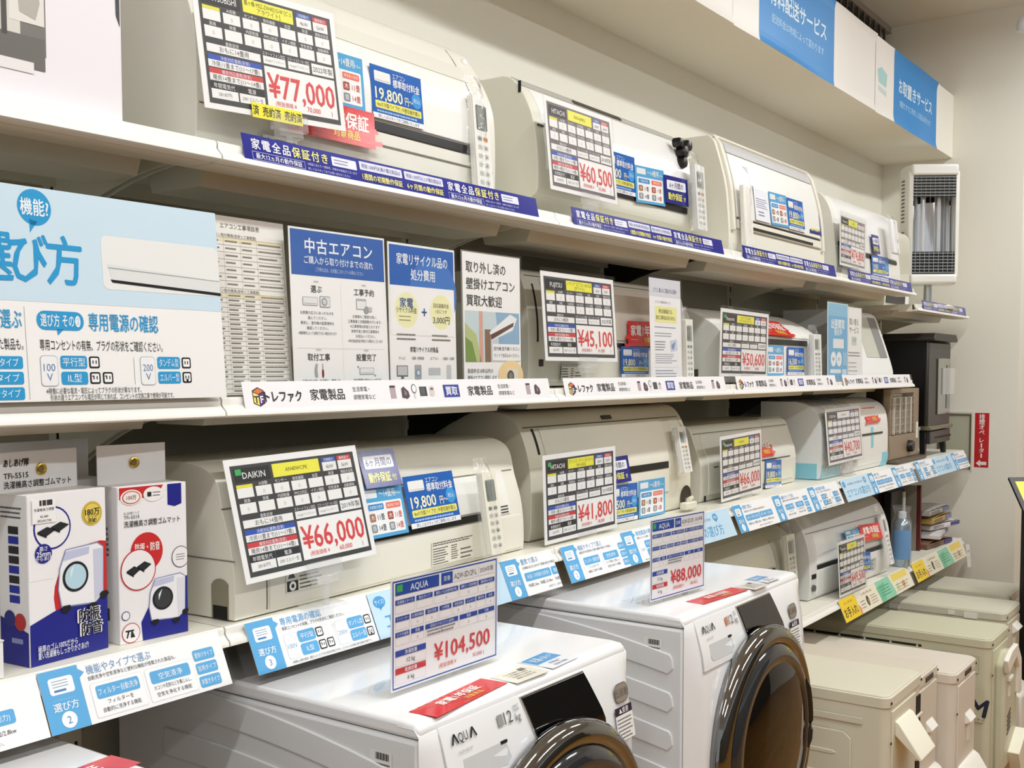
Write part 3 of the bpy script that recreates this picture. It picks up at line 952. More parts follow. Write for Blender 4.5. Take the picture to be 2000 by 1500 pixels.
part('pipe_cutout', MB().lathe([(0.032, 0.0), (0.03, 0.0012), (0.0, 0.0012)], (1.690, 0.087, -0.286), 'y', 24), mat('hole_brown', '#3a3224', 0.8), a.t)
a.grille()

# C3
a = AC('grey white air conditioner with a straight front behind the farther 66,000 yen card', 1.82, 2.56, [(0.110, -0.3165), (0.105, -0.30), (0.105, -0.21), (0.117, -0.178), (0.130, -0.145), (0.138, -0.12), (0.146, -0.105), (0.165, -0.098)], 0.36, -0.3185, '#dedccd')
a.skin('front_panel', -0.300, -0.125, 1.87, 2.53, 0.0025, mat('pale_panel', '#e2e1d6', 0.25), bev=0.002)
a.slot(-0.226, -0.222, 1.98, 2.50); a.slot(-0.222, -0.219, 1.905, 1.935, 'sensor_slit'); a.seam(-0.121, 1.83, 2.55)
part('foot_gap', MB().box((1.845, 0.1035, -0.3165), (1.852, 0.106, -0.300)), DARK, a.t)

# C4: still in its plastic wrap with blue tape
a = AC('white air conditioner still in plastic wrap with light blue tape', 2.67, 3.44, [(0.065, -0.3165), (0.056, -0.30), (0.0555, -0.18), (0.06, -0.125), (0.068, -0.092), (0.088, -0.068), (0.118, -0.052), (0.15, -0.046)], 0.28, -0.3185, '#eceeee')
TAPE = mat('blue_tape', '#8fd0e2', 0.35)
a.skin('front_panel', -0.30, -0.075, 2.80, 3.42, 0.002, WHITE, bev=0.002)
a.slot(-0.186, -0.178, 3.10, 3.36)
a.skin('blue_tape', -0.235, -0.155, 3.215, 3.245, 0.0035, TAPE, n=4)
a.skin('blue_tape', -0.316, -0.262, 3.36, 3.436, 0.0035, TAPE, n=4)
a.skin('blue_tape', -0.316, -0.268, 2.675, 2.86, 0.0035, TAPE, n=4)
part('blue_tape', MB().box((2.6685, 0.07, -0.316), (2.671, 0.27, -0.262)), TAPE, a.t)
part('blue_tape', MB().box((2.92, 0.11, -0.0455), (2.945, 0.275, -0.0435)), mat('teal_tape', '#5fa3ad', 0.4), a.t)
part('clear_wrap', MB().prism([(0.0515, -0.315), (0.0495, -0.18), (0.055, -0.12), (0.064, -0.086), (0.086, -0.062), (0.118, -0.046), (0.15, -0.040), (0.27, -0.040), (0.27, -0.041), (0.15, -0.041), (0.118, -0.047), (0.087, -0.063), (0.065, -0.087), (0.056, -0.12), (0.0505, -0.18), (0.0525, -0.315)], 2.665, 3.05), BAG, a.t)

# D1, D2
a = AC('cream air conditioner on the bottom tier, mostly behind the farther washing machine', 1.83, 2.605, [(0.118, -0.7425), (0.111, -0.72), (0.111, -0.65), (0.117, -0.59), (0.125, -0.555), (0.134, -0.528), (0.152, -0.502), (0.19, -0.477), (0.23, -0.468)], 0.385, -0.7445, '#d9d7c6')
a.skin('front_panel', -0.590, -0.485, 1.86, 2.41, 0.0025, mat('pale_panel_warm', '#d6d4c4', 0.22), bev=0.002)
a.slot(-0.612, -0.594, 1.95, 2.41); a.vseam(2.43, -0.73, -0.49)
a.skin('side_gap', -0.628, -0.585, 2.515, 2.523, 0.0012, DARK, n=4)
a = AC('white air conditioner on the bottom tier behind the 49,500 yen card', 2.64, 3.40, [(0.060, -0.7425), (0.052, -0.72), (0.053, -0.62), (0.058, -0.58), (0.066, -0.545), (0.078, -0.51), (0.095, -0.478), (0.118, -0.450), (0.15, -0.438)], 0.37, -0.7445, '#e3e3e0', rz=math.radians(-4))
a.skin('front_panel', -0.622, -0.515, 2.70, 3.32, 0.003, mat('white_gloss', '#f2f2f0', 0.16), bev=0.002)
a.skin('lower_panel', -0.735, -0.640, 2.70, 3.32, 0.003, WHITE, bev=0.002)
a.slot(-0.638, -0.625, 2.70, 3.32); a.seam(-0.511, 2.65, 3.39)
a.skin('side_window', -0.668, -0.652, 2.655, 2.69, 0.002, BLACK, n=2)
a.sticker(3.10, -0.712, 0.14, 0.046, plain_label(51), base='#c9c9c6')
part('corner_knob', MB().lathe([(0.0, -0.008), (0.011, -0.007), (0.012, 0.0)], (2.665, 0.051, -0.70), 'y', 16), mat('knob_grey', '#5a5c60', 0.4), a.t)

# slanted white appliance at the end of the middle shelf; boxy unit on the low end shelf
a = AC('slanted white appliance with a grey band at the end of the middle shelf', 3.02, 3.49, [(0.060, 0.0285), (0.052, 0.05), (0.062, 0.09), (0.085, 0.16), (0.112, 0.235), (0.128, 0.282), (0.15, 0.296)], 0.34, 0.0255, '#f0f0ee')
a.skin('grey_band', 0.115, 0.275, 3.36, 3.455, 0.003, mat('band_dark_grey', '#8b8c8c', 0.4))
a.skin('pale_window', 0.115, 0.275, 3.20, 3.36, 0.002, mat('pale_window', '#c9cabd', 0.3))
a = AC('beige boxy appliance with black louvres at the back of the low end shelf', 3.66, 4.02, [(0.150, 0.3398), (0.145, 0.36), (0.145, 0.60), (0.15, 0.655), (0.165, 0.672)], 0.37, 0.3395, '#d8d4c0')
a.skin('black_louvre', 0.352, 0.43, 3.68, 3.99, 0.003, BLACK, n=3)
a.skin('white_label', 0.352, 0.43, 3.95, 4.0, 0.0045, WHITE, n=2)

# ------------------------------------------------------------------ price cards in clear holders
def price_sheet(w, h, brand, model, year, price, net, green=False, dim='#3a3b3d', cool='4kW', heat='5kW', tat='おもに14畳用', c2='冷房11畳まで(11〜17畳)', h2='暖房14畳まで(11〜14畳)', yellow='#f0ec4a'):
    s = Sheet(w, h, '#f3f3f1')
    P0, P1, V0, V1 = 0.035, 0.965, 0.055, 0.955
    D = dim
    def U(u): return P0 + (P1 - P0) * u
    def V(v): return V0 + (V1 - V0) * v
    s.r(P0, V0, P1, V1, D, 1)
    K = '#1c1d1f'
    s.r(U(.02), V(.03), U(.29), V(.155), K, 2)
    if green: s.r(U(.03), V(.035), U(.075), V(.09), '#3fae5c', 3)
    s.tx(brand, U(.165), V(.095), .075, '#f1f1f0', 3, maxw=.18, bold=.01)
    s.r(U(.31), V(.025), U(.69), V(.15), yellow, 2)
    for i, t in enumerate(model):
        s.tx(t, U(.5), V(.0875 + (i - (len(model) - 1) / 2) * .052), .048, '#6e6c22', 3, maxw=.33)
    for u, c, t in ((.715, '#2b56b0', cool), (.85, '#cf3c40', heat)):
        s.r(U(u), V(.025), U(u + .12), V(.07), c, 2); s.r(U(u), V(.07), U(u + .12), V(.155), '#eeeeec', 2)
        s.tx('冷房能力' if u < .8 else '暖房能力', U(u + .06), V(.047), .03, '#f4f4f4', 3, maxw=.09)
        s.tx(t, U(u + .06), V(.115), .045, '#77777a', 3, maxw=.09)
    L1 = ('再熱除湿', 'AI自動', 'センサー', '換気機能', '加湿', '除湿', '無給水加湿')
    L2 = ('脱臭', '除菌', '内部乾燥', 'PM2.5対応', 'イオン機能', '空気清浄', '自動掃除')
    for row, (v0, v1, lb) in enumerate(((.205, .295, L1), (.345, .44, L2))):
        for i in range(7):
            u = .02 + i * .139
            s.r(U(u), V(v0), U(u + .12), V(v1), '#f1f1ef', 2)
            if row == 0 and i == 0: s.r(U(u), V(v0 - .028), U(u + .12), V(v0), '#e9e23e', 3)
            else: s.tx(lb[i], U(u + .06), V(v0 - .022), .033, '#efefee', 3, maxw=.10)
            if (i * 3 + row) % 4: s.tx('0', U(u + .06), V((v0 + v1) / 2 + .005), .045, '#c2c2c2', 3)
    s.tx('畳数目安', U(.2), V(.475), .034, '#efefee', 3)
    s.r(U(.02), V(.495), U(.40), V(.565), '#f1f1ef', 2); s.tx(tat, U(.21), V(.53), .05, '#55565a', 3, maxw=.3)
    for u, t in ((.42, 'スマートフォン対応'), (.61, 'スマートスピーカー対応')):
        s.tx(t, U(u + .085), V(.475), .034, '#efefee', 3, maxw=.16)
        s.r(U(u), V(.495), U(u + .17), V(.565), '#f1f1ef', 2); s.tx('Googleアシスタント', U(u + .085), V(.53), .025, '#a5a5a5', 3, maxw=.13)
    s.r(U(.80), V(.465), U(.98), V(.565), '#f1f1ef', 2); s.tx(year, U(.89), V(.515), .058, '#4a4b50', 3, maxw=.15)
    s.r(U(.42), V(.585), U(.98), V(.955), '#f4f4f2', 2)
    s.tx(price, U(.70), V(.745), .265, '#dd3f42', 4, maxw=.49, bold=.022)
    s.tx('(税抜価格 ¥', U(.56), V(.905), .045, '#e0706f', 4); s.tx(net, U(.78), V(.905), .058, '#dc4a4b', 4); s.tx(')', U(.93), V(.905), .05, '#a06a6a', 4)
    for v, c, a, b in ((.585, '#2450b4', '冷房対応畳数(目安)', c2), (.70, '#d0393e', '暖房対応畳数(目安)', h2)):
        s.r(U(.02), V(v), U(.40), V(v + .045), c, 2); s.tx(a, U(.21), V(v + .022), .034, '#eef0f8', 3, maxw=.24)
        s.r(U(.02), V(v + .045), U(.40), V(v + .105), '#f1f1ef', 2); s.tx(b, U(.21), V(v + .075), .045, '#55565a', 3, maxw=.32)
    for u, t, b in ((.02, '年間電気代', '28187円'), (.215, '電源', '200V エルバー型')):
        s.r(U(u), V(.815), U(u + .185), V(.875), K, 2); s.tx(t, U(u + .0925), V(.845), .042, '#efefee', 3)
        s.r(U(u), V(.875), U(u + .185), V(.955), '#f1f1ef', 2); s.tx(b, U(u + .0925), V(.915), .038, '#8d8d8f', 3, maxw=.14)
    return s

def card_stand(t, fr, w, foot_z, h=0.2, sleeve=True):
    """clear sleeve, clip and short stand under a price card"""
    if sleeve:
        part('clear_sleeve', slab_at(fr, w + 0.010, h + 0.014, 0.0008, 0.0014, -0.005, -0.006), CLEAR, t)
    CL = clear('clip_acrylic', ior=1.5, rough=0.06, haze=0.16)
    c = slab_at(fr, 0.075, 0.026, 0.010, -0.004, w * 0.5 - 0.02, -0.016)
    c2 = slab_at(fr, 0.050, 0.014, 0.016, -0.008, w * 0.5 - 0.010, -0.028)
    c.add(c2.v, c2.f)
    part('clip', c, CL, t, bev=0.002)
    p = Vector(fr[0]) + Vector(fr[1]) * (w * 0.5 + 0.015) + Vector(fr[2]) * -0.028
    if p.z - foot_z > 0.012:
        part('post', MB().tube([(p.x, p.y, p.z + 0.004), (p.x, p.y, foot_z + 0.004)], 0.005, 8), CL, t)
        part('foot', MB().box((p.x - 0.035, p.y - 0.015, foot_z + 0.0008), (p.x + 0.035, p.y + 0.03, foot_z + 0.007)), CL, t, bev=0.002)

FRAMES = {
'P1': ((-0.0025, 0.0300, 0.4501), (0.9985, 0, 0.0544), (-0.0542, 0.0882, 0.9946), 0.2952, 0.1951),
'P2': ((0.9639, 0.0600, 0.4624), (1, 0, 0.0044), (-0.0044, 0.0962, 0.9954), 0.2933, 0.2079),
'P3': ((2.7566, 0.0300, 0.4344), (0.9999, 0, -0.0137), (0.0137, 0.0165, 0.9998), 0.2817, 0.1823),
'P4': ((0.9287, 0.0500, 0.0861), (1, 0, -0.0021), (0.0021, 0.0756, 0.9971), 0.3143, 0.1972),
'P5': ((1.7749, 0.0300, 0.0485), (0.9999, 0, -0.0127), (0.0127, -0.01, 0.9999), 0.3428, 0.1904),
'P6': ((0.0280, -0.0100, -0.2569), (0.9996, 0, 0.0265), (-0.0258, 0.2319, 0.9724), 0.2887, 0.1910),
'P7': ((0.8964, 0.0300, -0.3142), (0.9999, 0, 0.0130), (-0.0129, 0.0262, 0.9996), 0.3127, 0.1950),
'P8': ((1.8409, 0.0500, -0.3143), (0.9996, 0, 0.0284), (-0.0284, 0.0244, 0.9993), 0.2995, 0.1886),
'P9': ((2.6770, 0.0300, -0.2674), (0.9999, 0, 0.0123), (-0.0122, 0.0853, 0.9963), 0.3753, 0.1970),
'P10': ((2.7378, 0.0050, -0.7392), (0.9998, 0, -0.0181), (0.0181, 0.0642, 0.9978), 0.30, 0.1964),
}
def price_card(key, label, *a, foot=0.4005, **k):
    o, u, v, w, h = FRAMES[key]
    fr = (o, u, v)
    t = thing('price_card', label, 'price card', o, 'black price cards for air conditioners')
    s = price_sheet(w, h, *a, **k)
    s.place('printed_sheet', fr, t)
    card_stand(t, fr, w, foot, h)
    return t
price_card('P1', 'black price card reading 77,000 yen, with a yellow sold strip across it', 'MITSUBISHI', ['霧ヶ峰 MSZ-ZW4021S-W [ピュ', 'アホワイト]'], '2022年製', '¥77,000', '70,000', foot=0.4005)
price_card('P2', 'grey black price card reading 60,500 yen on the top tier', 'HITACHI', ['RAS-AJ40L2'], '2018年製', '¥60,500', '55,000', dim='#6b6264', foot=0.4005)
price_card('P3', 'grey price card reading 74,800 yen on the top tier', 'Panasonic', ['CS-402D'], '2022年製', '¥74,800', '68,000', dim='#8c8c88', foot=0.4005)  # panel a lighter grey than on the other cards
price_card('P4', 'black price card reading 45,100 yen on the middle tier', 'FUJITSU', ['ノクリア エアコン AS-C22', '[ホワイト]'], '2022年製', '¥45,100', '41,000', dim='#434548', foot=0.0255)
price_card('P5', 'black price card reading 50,600 yen on the middle tier', 'Panasonic', ['エオリア CS-223D', '[クリスタルホワイト]'], '2023年製', '¥50,600', '46,000', green=True, dim='#3d3f41', foot=0.0255)
price_card('P6', 'nearest and largest black card, reading DAIKIN and 66,000 yen', 'DAIKIN', ['AN40WCPK'], '2019年製', '¥66,000', '60,000', green=True, foot=-0.3185)
price_card('P7', 'black price card reading HITACHI and 41,800 yen', 'HITACHI', ['ステンレス・クリーン 白くまくん', 'RAS-AJ22J'], '2019年製', '¥41,800', '38,000', green=True, dim='#3b3c44', foot=-0.3185)
price_card('P8', 'smaller, farther black price card reading 66,000 yen on the lower tier', 'Panasonic', ['CS-J409C2'], '2019年製', '¥66,000', '60,000', green=True, dim='#504c52', foot=-0.3185)
price_card('P9', 'price card reading 40,700 yen before the plastic wrapped unit', 'CORONA', ['CSH-N2223R'], '2023年製', '¥40,700', '37,000', dim='#56546a', yellow='#ecebea', foot=-0.3185)
price_card('P10', 'price card reading 49,500 yen on the bottom tier', 'Panasonic', ['CS-229CJ'], '2019年製', '¥49,500', '45,000', green=True, dim='#4a4a4a', foot=-0.7445)
# sold strip stuck across the 77,000 yen card
s = Sheet(0.105, 0.023, '#f0e625')
s.tx('済  売約済  売約済', .5, .5, .72, '#26240c', 2, maxw=.97, bold=.015)
o, u, v, w, h = FRAMES['P1']
m = fr_matrix((o, u, v), 0.0035)
p0 = m @ Vector((0.088, -0.003, 0))
tag(s.place('sold_strip', (tuple(p0), (0.998, 0, 0.035), v)), 'yellow sold strip stuck over the lower edge of the 77,000 yen card', 'sticker')

# ------------------------------------------------------------------ small cards stuck on the units
def fee_card(w, h, price='19,800'):
    s = Sheet(w, h, '#1f63b8', 0.0005, gloss=True)
    s.r(0, .90, 1, 1, '#f2f3f5', 1)
    s.rr(.07, .10, .38, .30, '#f0f1ee', 1, .15); s.r(.08, .265, .37, .275, '#b8bab8', 2)
    s.tx('エアコン', .42, .12, .12, '#eaf1fb', 2, al='l', maxw=.25)
    s.tx('標準取付料金', .42, .26, .17, '#f3f6fb', 2, al='l', bold=.03, maxw=.53)
    s.tx(price, .07, .51, .31, '#f7f3cf', 2, al='l', bold=.03, maxw=.55)
    s.tx('円〜', .64, .54, .18, '#f3f0d0', 2, al='l', bold=.02, maxw=.16)
    s.el(.88, .48, .10, '#3f9be0', 1); s.tx('税込', .88, .48, .10, '#dcebf8', 2, maxw=.14)
    s.rr(.06, .66, .96, .80, '#efe97a', 1, .2); s.tx('4mの冷媒パイプ付 | 外壁収縮作業込', .51, .73, .10, '#5d5a1c', 2, maxw=.84)
    s.lines(.08, .92, .82, .89, 1, '#a9c6ee', 2, .5, 3)
    s.tx('詳しくはスタッフがご説明いたします', .5, .95, .075, '#4c5a78', 2, maxw=.8)
    return s
def capacity_card(w, h, mats='14'):
    s = Sheet(w, h, '#57a9db', 0.0005, gloss=True)
    s.rr(.06, .06, .36, .22, '#e8edf0', 1, .15)
    s.tx('〜' + mats + '畳用', .41, .15, .17, '#eff6fb', 2, al='l', bold=.02, maxw=.40); s.tx('4.0kw', .95, .17, .09, '#d9ebf6', 2, al='r', maxw=.14)
    s.rr(.06, .30, .94, .93, '#f3f5f6', 1, .06)
    s.rr(.10, .34, .48, .46, '#3f93cf', 2, .25); s.rr(.54, .34, .90, .46, '#ee7763', 2, .25)
    s.tx('冷房能力目安', .29, .40, .07, '#f3f7fb', 3, maxw=.32); s.tx('暖房能力目安', .72, .40, .07, '#fbf2ef', 3, maxw=.30)
    for u, c in ((.10, '#a8785a'), (.54, '#b0584a')):
        s.rr(u, .52, u + .14, .68, c, 2, .2); s.rr(u, .73, u + .14, .89, '#8d9298', 2, .2)
        s.tx('木', u + .07, .60, .12, '#f4efe8', 3); s.tx('鉄', u + .07, .81, .12, '#f4f4f4', 3)
        s.tx('11畳', u + .19, .60, .14, '#4a4b50' if u < .5 else '#d8503f', 3, al='l', maxw=.17)
        s.tx(mats + '畳', u + .19, .81, .14, '#4a4b50' if u < .5 else '#d8503f', 3, al='l', maxw=.17)
    return s
def warranty_card(w, h):
    s = Sheet(w, h, '#d8262c', 0.0005, gloss=True)
    for k in range(9):
        a = k * math.pi / 8
        s.poly([(.5, .9), (.5 + .6 * math.cos(a), .9 - .9 * math.sin(a)), (.5 + .6 * math.cos(a + .16), .9 - .9 * math.sin(a + .16))], '#e03a35', 1)
    s.tx('家電1年保証', .5, .38, .46, '#fbf3ee', 3, bold=.045, maxw=.84)
    s.r(.08, .73, .30, .745, '#f3c9a8', 2)
    s.tx('対象商品', .62, .75, .26, '#f2cf4c', 3, bold=.04, maxw=.36)
    return s
def month_card(w, h):
    s = Sheet(w, h, '#161d80', 0.0005, gloss=True)
    s.rr(.10, .16, .90, .50, '#eef0f7', 1, .15)
    s.tx('6ヶ月間の', .5, .33, .25, '#2a2f66', 2, bold=.02, maxw=.70)
    s.tx('動作保証', .43, .74, .28, '#eeea70', 2, bold=.04, maxw=.60); s.tx('付', .83, .77, .18, '#eeea70', 2, bold=.03)
    return s
def leaflet(w, h):
    s = Sheet(w, h, '#e9ebf3', 0.0004)
    s.r(0, 0, 1, .12, '#f7f8fc', 1); s.lines(.1, .9, .35, .65, 5, '#7d86a4', 2, .3, 61); s.lines(.2, .7, .7, .88, 2, '#8d93ab', 2, .4, 62)
    return s

STICK = [  # maker, name, label, category, group, origin, u, v, w, h
 ('cap', (0.2703, 0.0720, 0.5202), (1, 0, .019), (-.0189, .0655, .9977), .1159, .0916, 'light blue capacity card partly hidden behind the 77,000 yen card', '14'),
 ('war', (0.2144, 0.0680, 0.4572), (1, 0, .0075), (-.0075, .0468, .9989), .1931, .0641, 'red warranty card stuck low, partly behind the 77,000 yen card', None),
 ('fee', (0.4118, 0.0770, 0.5193), (1, 0, .0078), (-.0077, .0833, .9965), .1416, .0960, 'blue fitting fee card on the front of the largest top tier unit', '19,800'),
 ('fee', (1.2794, 0.1130, 0.5085), (1, 0, .0074), (-.0074, .0398, .9992), .1613, .1005, 'blue fitting fee card half hidden behind the 60,500 yen card', '19,800'),
 ('cap', (1.4412, 0.1110, 0.4971), (.998, 0, .045), (-.05, .0421, .9977), .1600, .0951, 'tilted light blue capacity card right of the 60,500 yen card', '14'),
 ('mon', (1.5951, 0.1080, 0.5149), (.9995, 0, .0312), (-.0311, .0538, .9981), .1396, .0743, 'navy six month guarantee card beside the bagged remote, top tier', None),
 ('lea', (2.0835, 0.0560, 0.5179), (1, 0, .0054), (-.0053, .1109, .9938), .1115, .1082, 'white leaflet left of the blue cards on the framed unit', None),
 ('cap', (2.2034, 0.0560, 0.5167), (.9996, 0, .0289), (-.0287, .1159, .9928), .1452, .1035, 'light blue capacity card on the framed unit, top tier', '6'),
 ('fee', (2.3511, 0.0560, 0.5185), (1, 0, .0089), (-.0088, .1169, .9931), .1405, .1026, 'blue fitting fee card on the framed unit, top tier', '19,800'),
 ('mon', (2.5425, 0.0590, 0.5247), (.9999, 0, .0134), (-.0132, .1667, .9859), .1118, .0720, 'navy guarantee card at the far end of the framed unit', None),
 ('mon', (3.1698, 0.0420, 0.5104), (.9998, 0, .0191), (-.0189, .1379, .9903), .0866, .0725, 'small navy guarantee card right of the 74,800 yen card', None),
 ('fee', (3.1609, 0.0420, 0.4230), (.9996, 0, .0269), (-.0269, .0625, .9977), .2116, .0800, 'blue fitting fee card low on the 74,800 yen unit', '19,800'),
 ('war', (1.4097, 0.1150, 0.1269), (.9999, 0, .0144), (-.0144, .0307, .9994), .1878, .0651, 'red warranty card on the middle tier, left of the narrow white notice', None),
 ('fee', (1.3726, 0.1130, 0.0478), (1, 0, -.0052), (.0052, .0254, .9997), .1447, .0787, 'blue fitting fee card below the red card, middle tier', '19,800'),
 ('war', (2.1844, 0.0560, 0.1760), (.9999, 0, -.0165), (.0125, .7572, .6536), .2299, .0800, 'red warranty card lying on the sloping top of the 50,600 yen unit', None),
 ('cap', (2.1814, 0.0570, 0.0494), (1, 0, -.0043), (.0043, .0214, .9998), .1408, .0936, 'light blue capacity card right of the 50,600 yen card', '6'),
 ('fee', (2.3527, 0.0570, 0.0498), (1, 0, -.0071), (.0071, .0220, .9997), .1480, .0910, 'blue 16,500 yen fitting fee card on the sloping topped unit', '16,500'),
 ('mon', (0.3422, 0.0360, -0.1427), (1, .02, .0036), (-.0032, .3333, .9412), .0974, .0692, 'navy guarantee card half hidden behind the nearest 66,000 yen card', None),
 ('cap', (0.3350, 0.0240, -0.2309), (.9996, .0380, .0009), (-.0068, .2192, .9757), .1110, .0915, 'light blue capacity card right of the nearest 66,000 yen card', '14'),
 ('fee', (0.4540, 0.0280, -0.2266), (.9996, .0400, .0071), (-.0128, .2260, .9741), .1539, .0978, 'blue 19,800 yen fee card on the nearest lower tier unit', '19,800'),
 ('mon', (1.2402, 0.0760, -0.2155), (.9999, 0, .0124), (-.0122, .1822, .9832), .1212, .0659, 'navy guarantee card half hidden behind the 41,800 yen card', None),
 ('fee', (1.2546, 0.0820, -0.3141), (.9999, 0, -.0113), (.0113, .0213, .9997), .1500, .0938, 'blue fee card half hidden behind the 41,800 yen card', '16,500'),
 ('cap', (1.4104, 0.0820, -0.3165), (1, 0, -.0059), (.0059, .0207, .9998), .1452, .0968, 'light blue capacity card low on the 41,800 yen unit', '6'),
 ('war', (2.2164, 0.1000, -0.2136), (1, 0, .0059), (-.0055, .3826, .9239), .1436, .0653, 'red warranty card mostly behind the farther 66,000 yen card', None),
 ('fee', (2.2791, 0.0980, -0.3149), (.999, 0, -.0445), (.0445, .0221, .9988), .1348, .0905, 'blue fee card right of the farther 66,000 yen card', '19,800'),
 ('war', (3.1622, 0.0500, -0.1393), (1, 0, .0048), (-.0043, .4003, .9159), .1563, .0652, 'red warranty card on the plastic wrapped unit', None),
 ('war', (3.0587, 0.0290, -0.5820), (.9988, -.06, -.0495), (.0470, .3119, .9489), .2226, .0641, 'red warranty card on the bottom tier unit', None),
 ('fee', (2.9498, 0.0120, -0.6899), (.9985, -.06, -.0546), (.0545, .0512, .9972), .1310, .0782, 'blue fee card beside the 49,500 yen card', '16,500'),
 ('cap', (2.9212, 0.0340, -0.5931), (.9994, -.06, -.0345), (.0337, .3137, .9463), .1493, .0702, 'light blue capacity card behind the top of the 49,500 yen card', '8'),
]
KIND = {'fee': (fee_card, 'fee_card', 'blue fitting fee cards'), 'cap': (capacity_card, 'capacity_card', 'light blue capacity cards'), 'war': (warranty_card, 'warranty_card', 'red warranty cards'),
        'mon': (month_card, 'guarantee_card', 'navy guarantee cards'), 'lea': (leaflet, 'leaflet', None)}
for kd, o, u, v, w, h, lab, arg in STICK:
    fn, nm, grp = KIND[kd]
    s = fn(w, h, arg) if arg else fn(w, h)
    tag(s.place(nm, (o, u, v)), lab, 'card', grp)

# ------------------------------------------------------------------ remote controls in clear bags
def remote(label, fr, w, h, seed, lcd='#7d857b', body='#e9e8e0', orange=False, white=False, bag=(1.3, 1.25), face=True):
    t = thing('remote_control', label, 'remote control', fr[0], 'bagged remote controls')
    part('shell', slab_at(fr, w, h, 0.016, 0.004), mat('remote_' + body.lstrip('#'), body, 0.35), t, bev=0.004, seg=3)
    if face:
        m = fr_matrix(fr, 0.0204)
        f2 = (tuple(m.translation), fr[1], fr[2])
        s = Sheet(w, h, body, 0.0002)
        s.rr(.16, .10, .84, .36, lcd, 1, .08)
        s.rr(.20, .12, .60, .34, '#6d756c', 2, .08)
        for r_ in range(6):
            for c in range(2):
                s.rr(.18 + c * .36, .42 + r_ * .09, .46 + c * .36, .47 + r_ * .09, '#e88a3c' if orange and r_ == 0 and c else '#bcbcb4' if r_ else '#9fa79c', 1, .3)
                s.tx('運転' if r_ == 0 else '▲' if c else '－', .32 + c * .36, .445 + r_ * .09, .03, '#3b3b38', 2)
        s.place('button_face', f2, t)
    bw, bh = w * bag[0], h * bag[1]
    mb = MB()
    rr = random.Random(seed)
    rows = []
    for j in range(13):
        q = j / 12
        row = []
        for i in range(7):
            p = i / 6
            edge = min(p, 1 - p) * 2
            z = 0.003 + 0.022 * math.sqrt(max(edge, 0)) * (1 if q < .8 else (1 - q) * 5 * .8 + .2) + rr.uniform(-.002, .002)
            x = (p - .5) * bw * (1 if q < .8 else 1 - (q - .8) * 1.2) + w / 2
            row.append((x, -0.006 + q * bh, z))
        rows.append(row)
    mb.grid(rows)
    in_frame(mb, fr)
    part('clear_bag', mb, BAG, t, recalc=False)
    return t
def RF(x, y, z, tx=0.0, lean=0.05):
    return ((x, y, z), (1, 0, 0), (tx, lean, 1))
remote('bagged remote with orange key at the far end of the biggest top tier unit', RF(0.695, 0.076, 0.42, -0.03, .08), 0.052, 0.195, 1, orange=True, lcd='#4b5250')
remote('bagged remote hanging at the far end of the 60,500 yen unit', RF(1.735, 0.100, 0.455, -0.03, .07), 0.062, 0.18, 2, orange=True, body='#dcdcd8', lcd='#9ca09c')
remote('bagged white remote on the near side of the framed unit', RF(1.955, 0.052, 0.42, 0.0, .05), 0.060, 0.185, 3, body='#f0efe6', bag=(1.5, 1.35), face=False)
remote('bagged white remote hanging askew on the 74,800 yen unit', RF(3.325, 0.028, 0.52, -0.85, .12), 0.075, 0.135, 4, body='#f2f2f2', face=False, bag=(1.3, 1.2))
remote('grey white remote standing at the far end of the 45,100 yen unit', RF(1.675, 0.100, 0.035, 0.0, .04), 0.045, 0.17, 5, lcd='#9aa09a')
remote('bagged remote at the far end of the 50,600 yen unit', RF(2.505, 0.044, 0.035, 0.0, .04), 0.075, 0.15, 6, body='#e4e6e4', lcd='#c9cdc8')
remote('cream remote hanging in a long bag on the nearest lower tier unit', RF(0.652, 0.012, -0.302, -0.10, .16), 0.045, 0.165, 7, body='#eeebdb', bag=(1.25, 1.22))
remote('bagged remote at the far end of the 41,800 yen unit', RF(1.605, 0.070, -0.215, -0.12, .20), 0.05, 0.125, 8, orange=True, lcd='#b9c0bc')
remote('cream remote in cloudy bag on the unit behind the farther washing machine', RF(2.44, 0.092, -0.67, -0.12, .10), 0.075, 0.18, 9, body='#d6d4c6', lcd='#a5a79c')
remote('white remote in bag at the far end of the 49,500 yen unit', RF(3.270, 0.005, -0.70, -0.10, .22), 0.05, 0.20, 10, body='#f0f0ee', lcd='#c6c8c2')
# sagging empty bag that trails off the third lower tier unit, and the mains plug by the 41,800 yen unit
mb = MB()
rr = random.Random(5)
mb.grid([[(2.33 + i * .033 + rr.uniform(-.004, .004), 0.155 - j * .006 - (0.035 if j > 5 else 0) * (j - 5) / 4 + rr.uniform(-.004, .004) + (0.10 if j == 0 else 0), -0.088 - max(j - 1, 0) * .020) for i in range(7)] for j in range(9)])
solo('plastic_bag', mb, BAG, 'crumpled clear bag draped over the far end of the farther 66,000 yen unit', 'bag', (2.43, 0.14, -0.10), recalc=False)
t = thing('power_plug', 'cream two pin plug lying by the end of the 41,800 yen unit', 'plug', (1.63, 0.065, -0.31))
part('cord', MB().tube([(1.70, 0.10, -0.30), (1.67, 0.06, -0.285), (1.63, 0.05, -0.287)], 0.006, 8), mat('cord_cream', '#e6e2d0', 0.4), t)
part('plug_body', MB().box((1.60, 0.04, -0.312), (1.665, 0.062, -0.292)), mat('cord_cream', '#e6e2d0', 0.4), t, bev=0.004)
for dz in (0, 0.01):
    part('pin', MB().box((1.665, 0.047 + dz, -0.304), (1.683, 0.0485 + dz, -0.298)), CHROME, t)

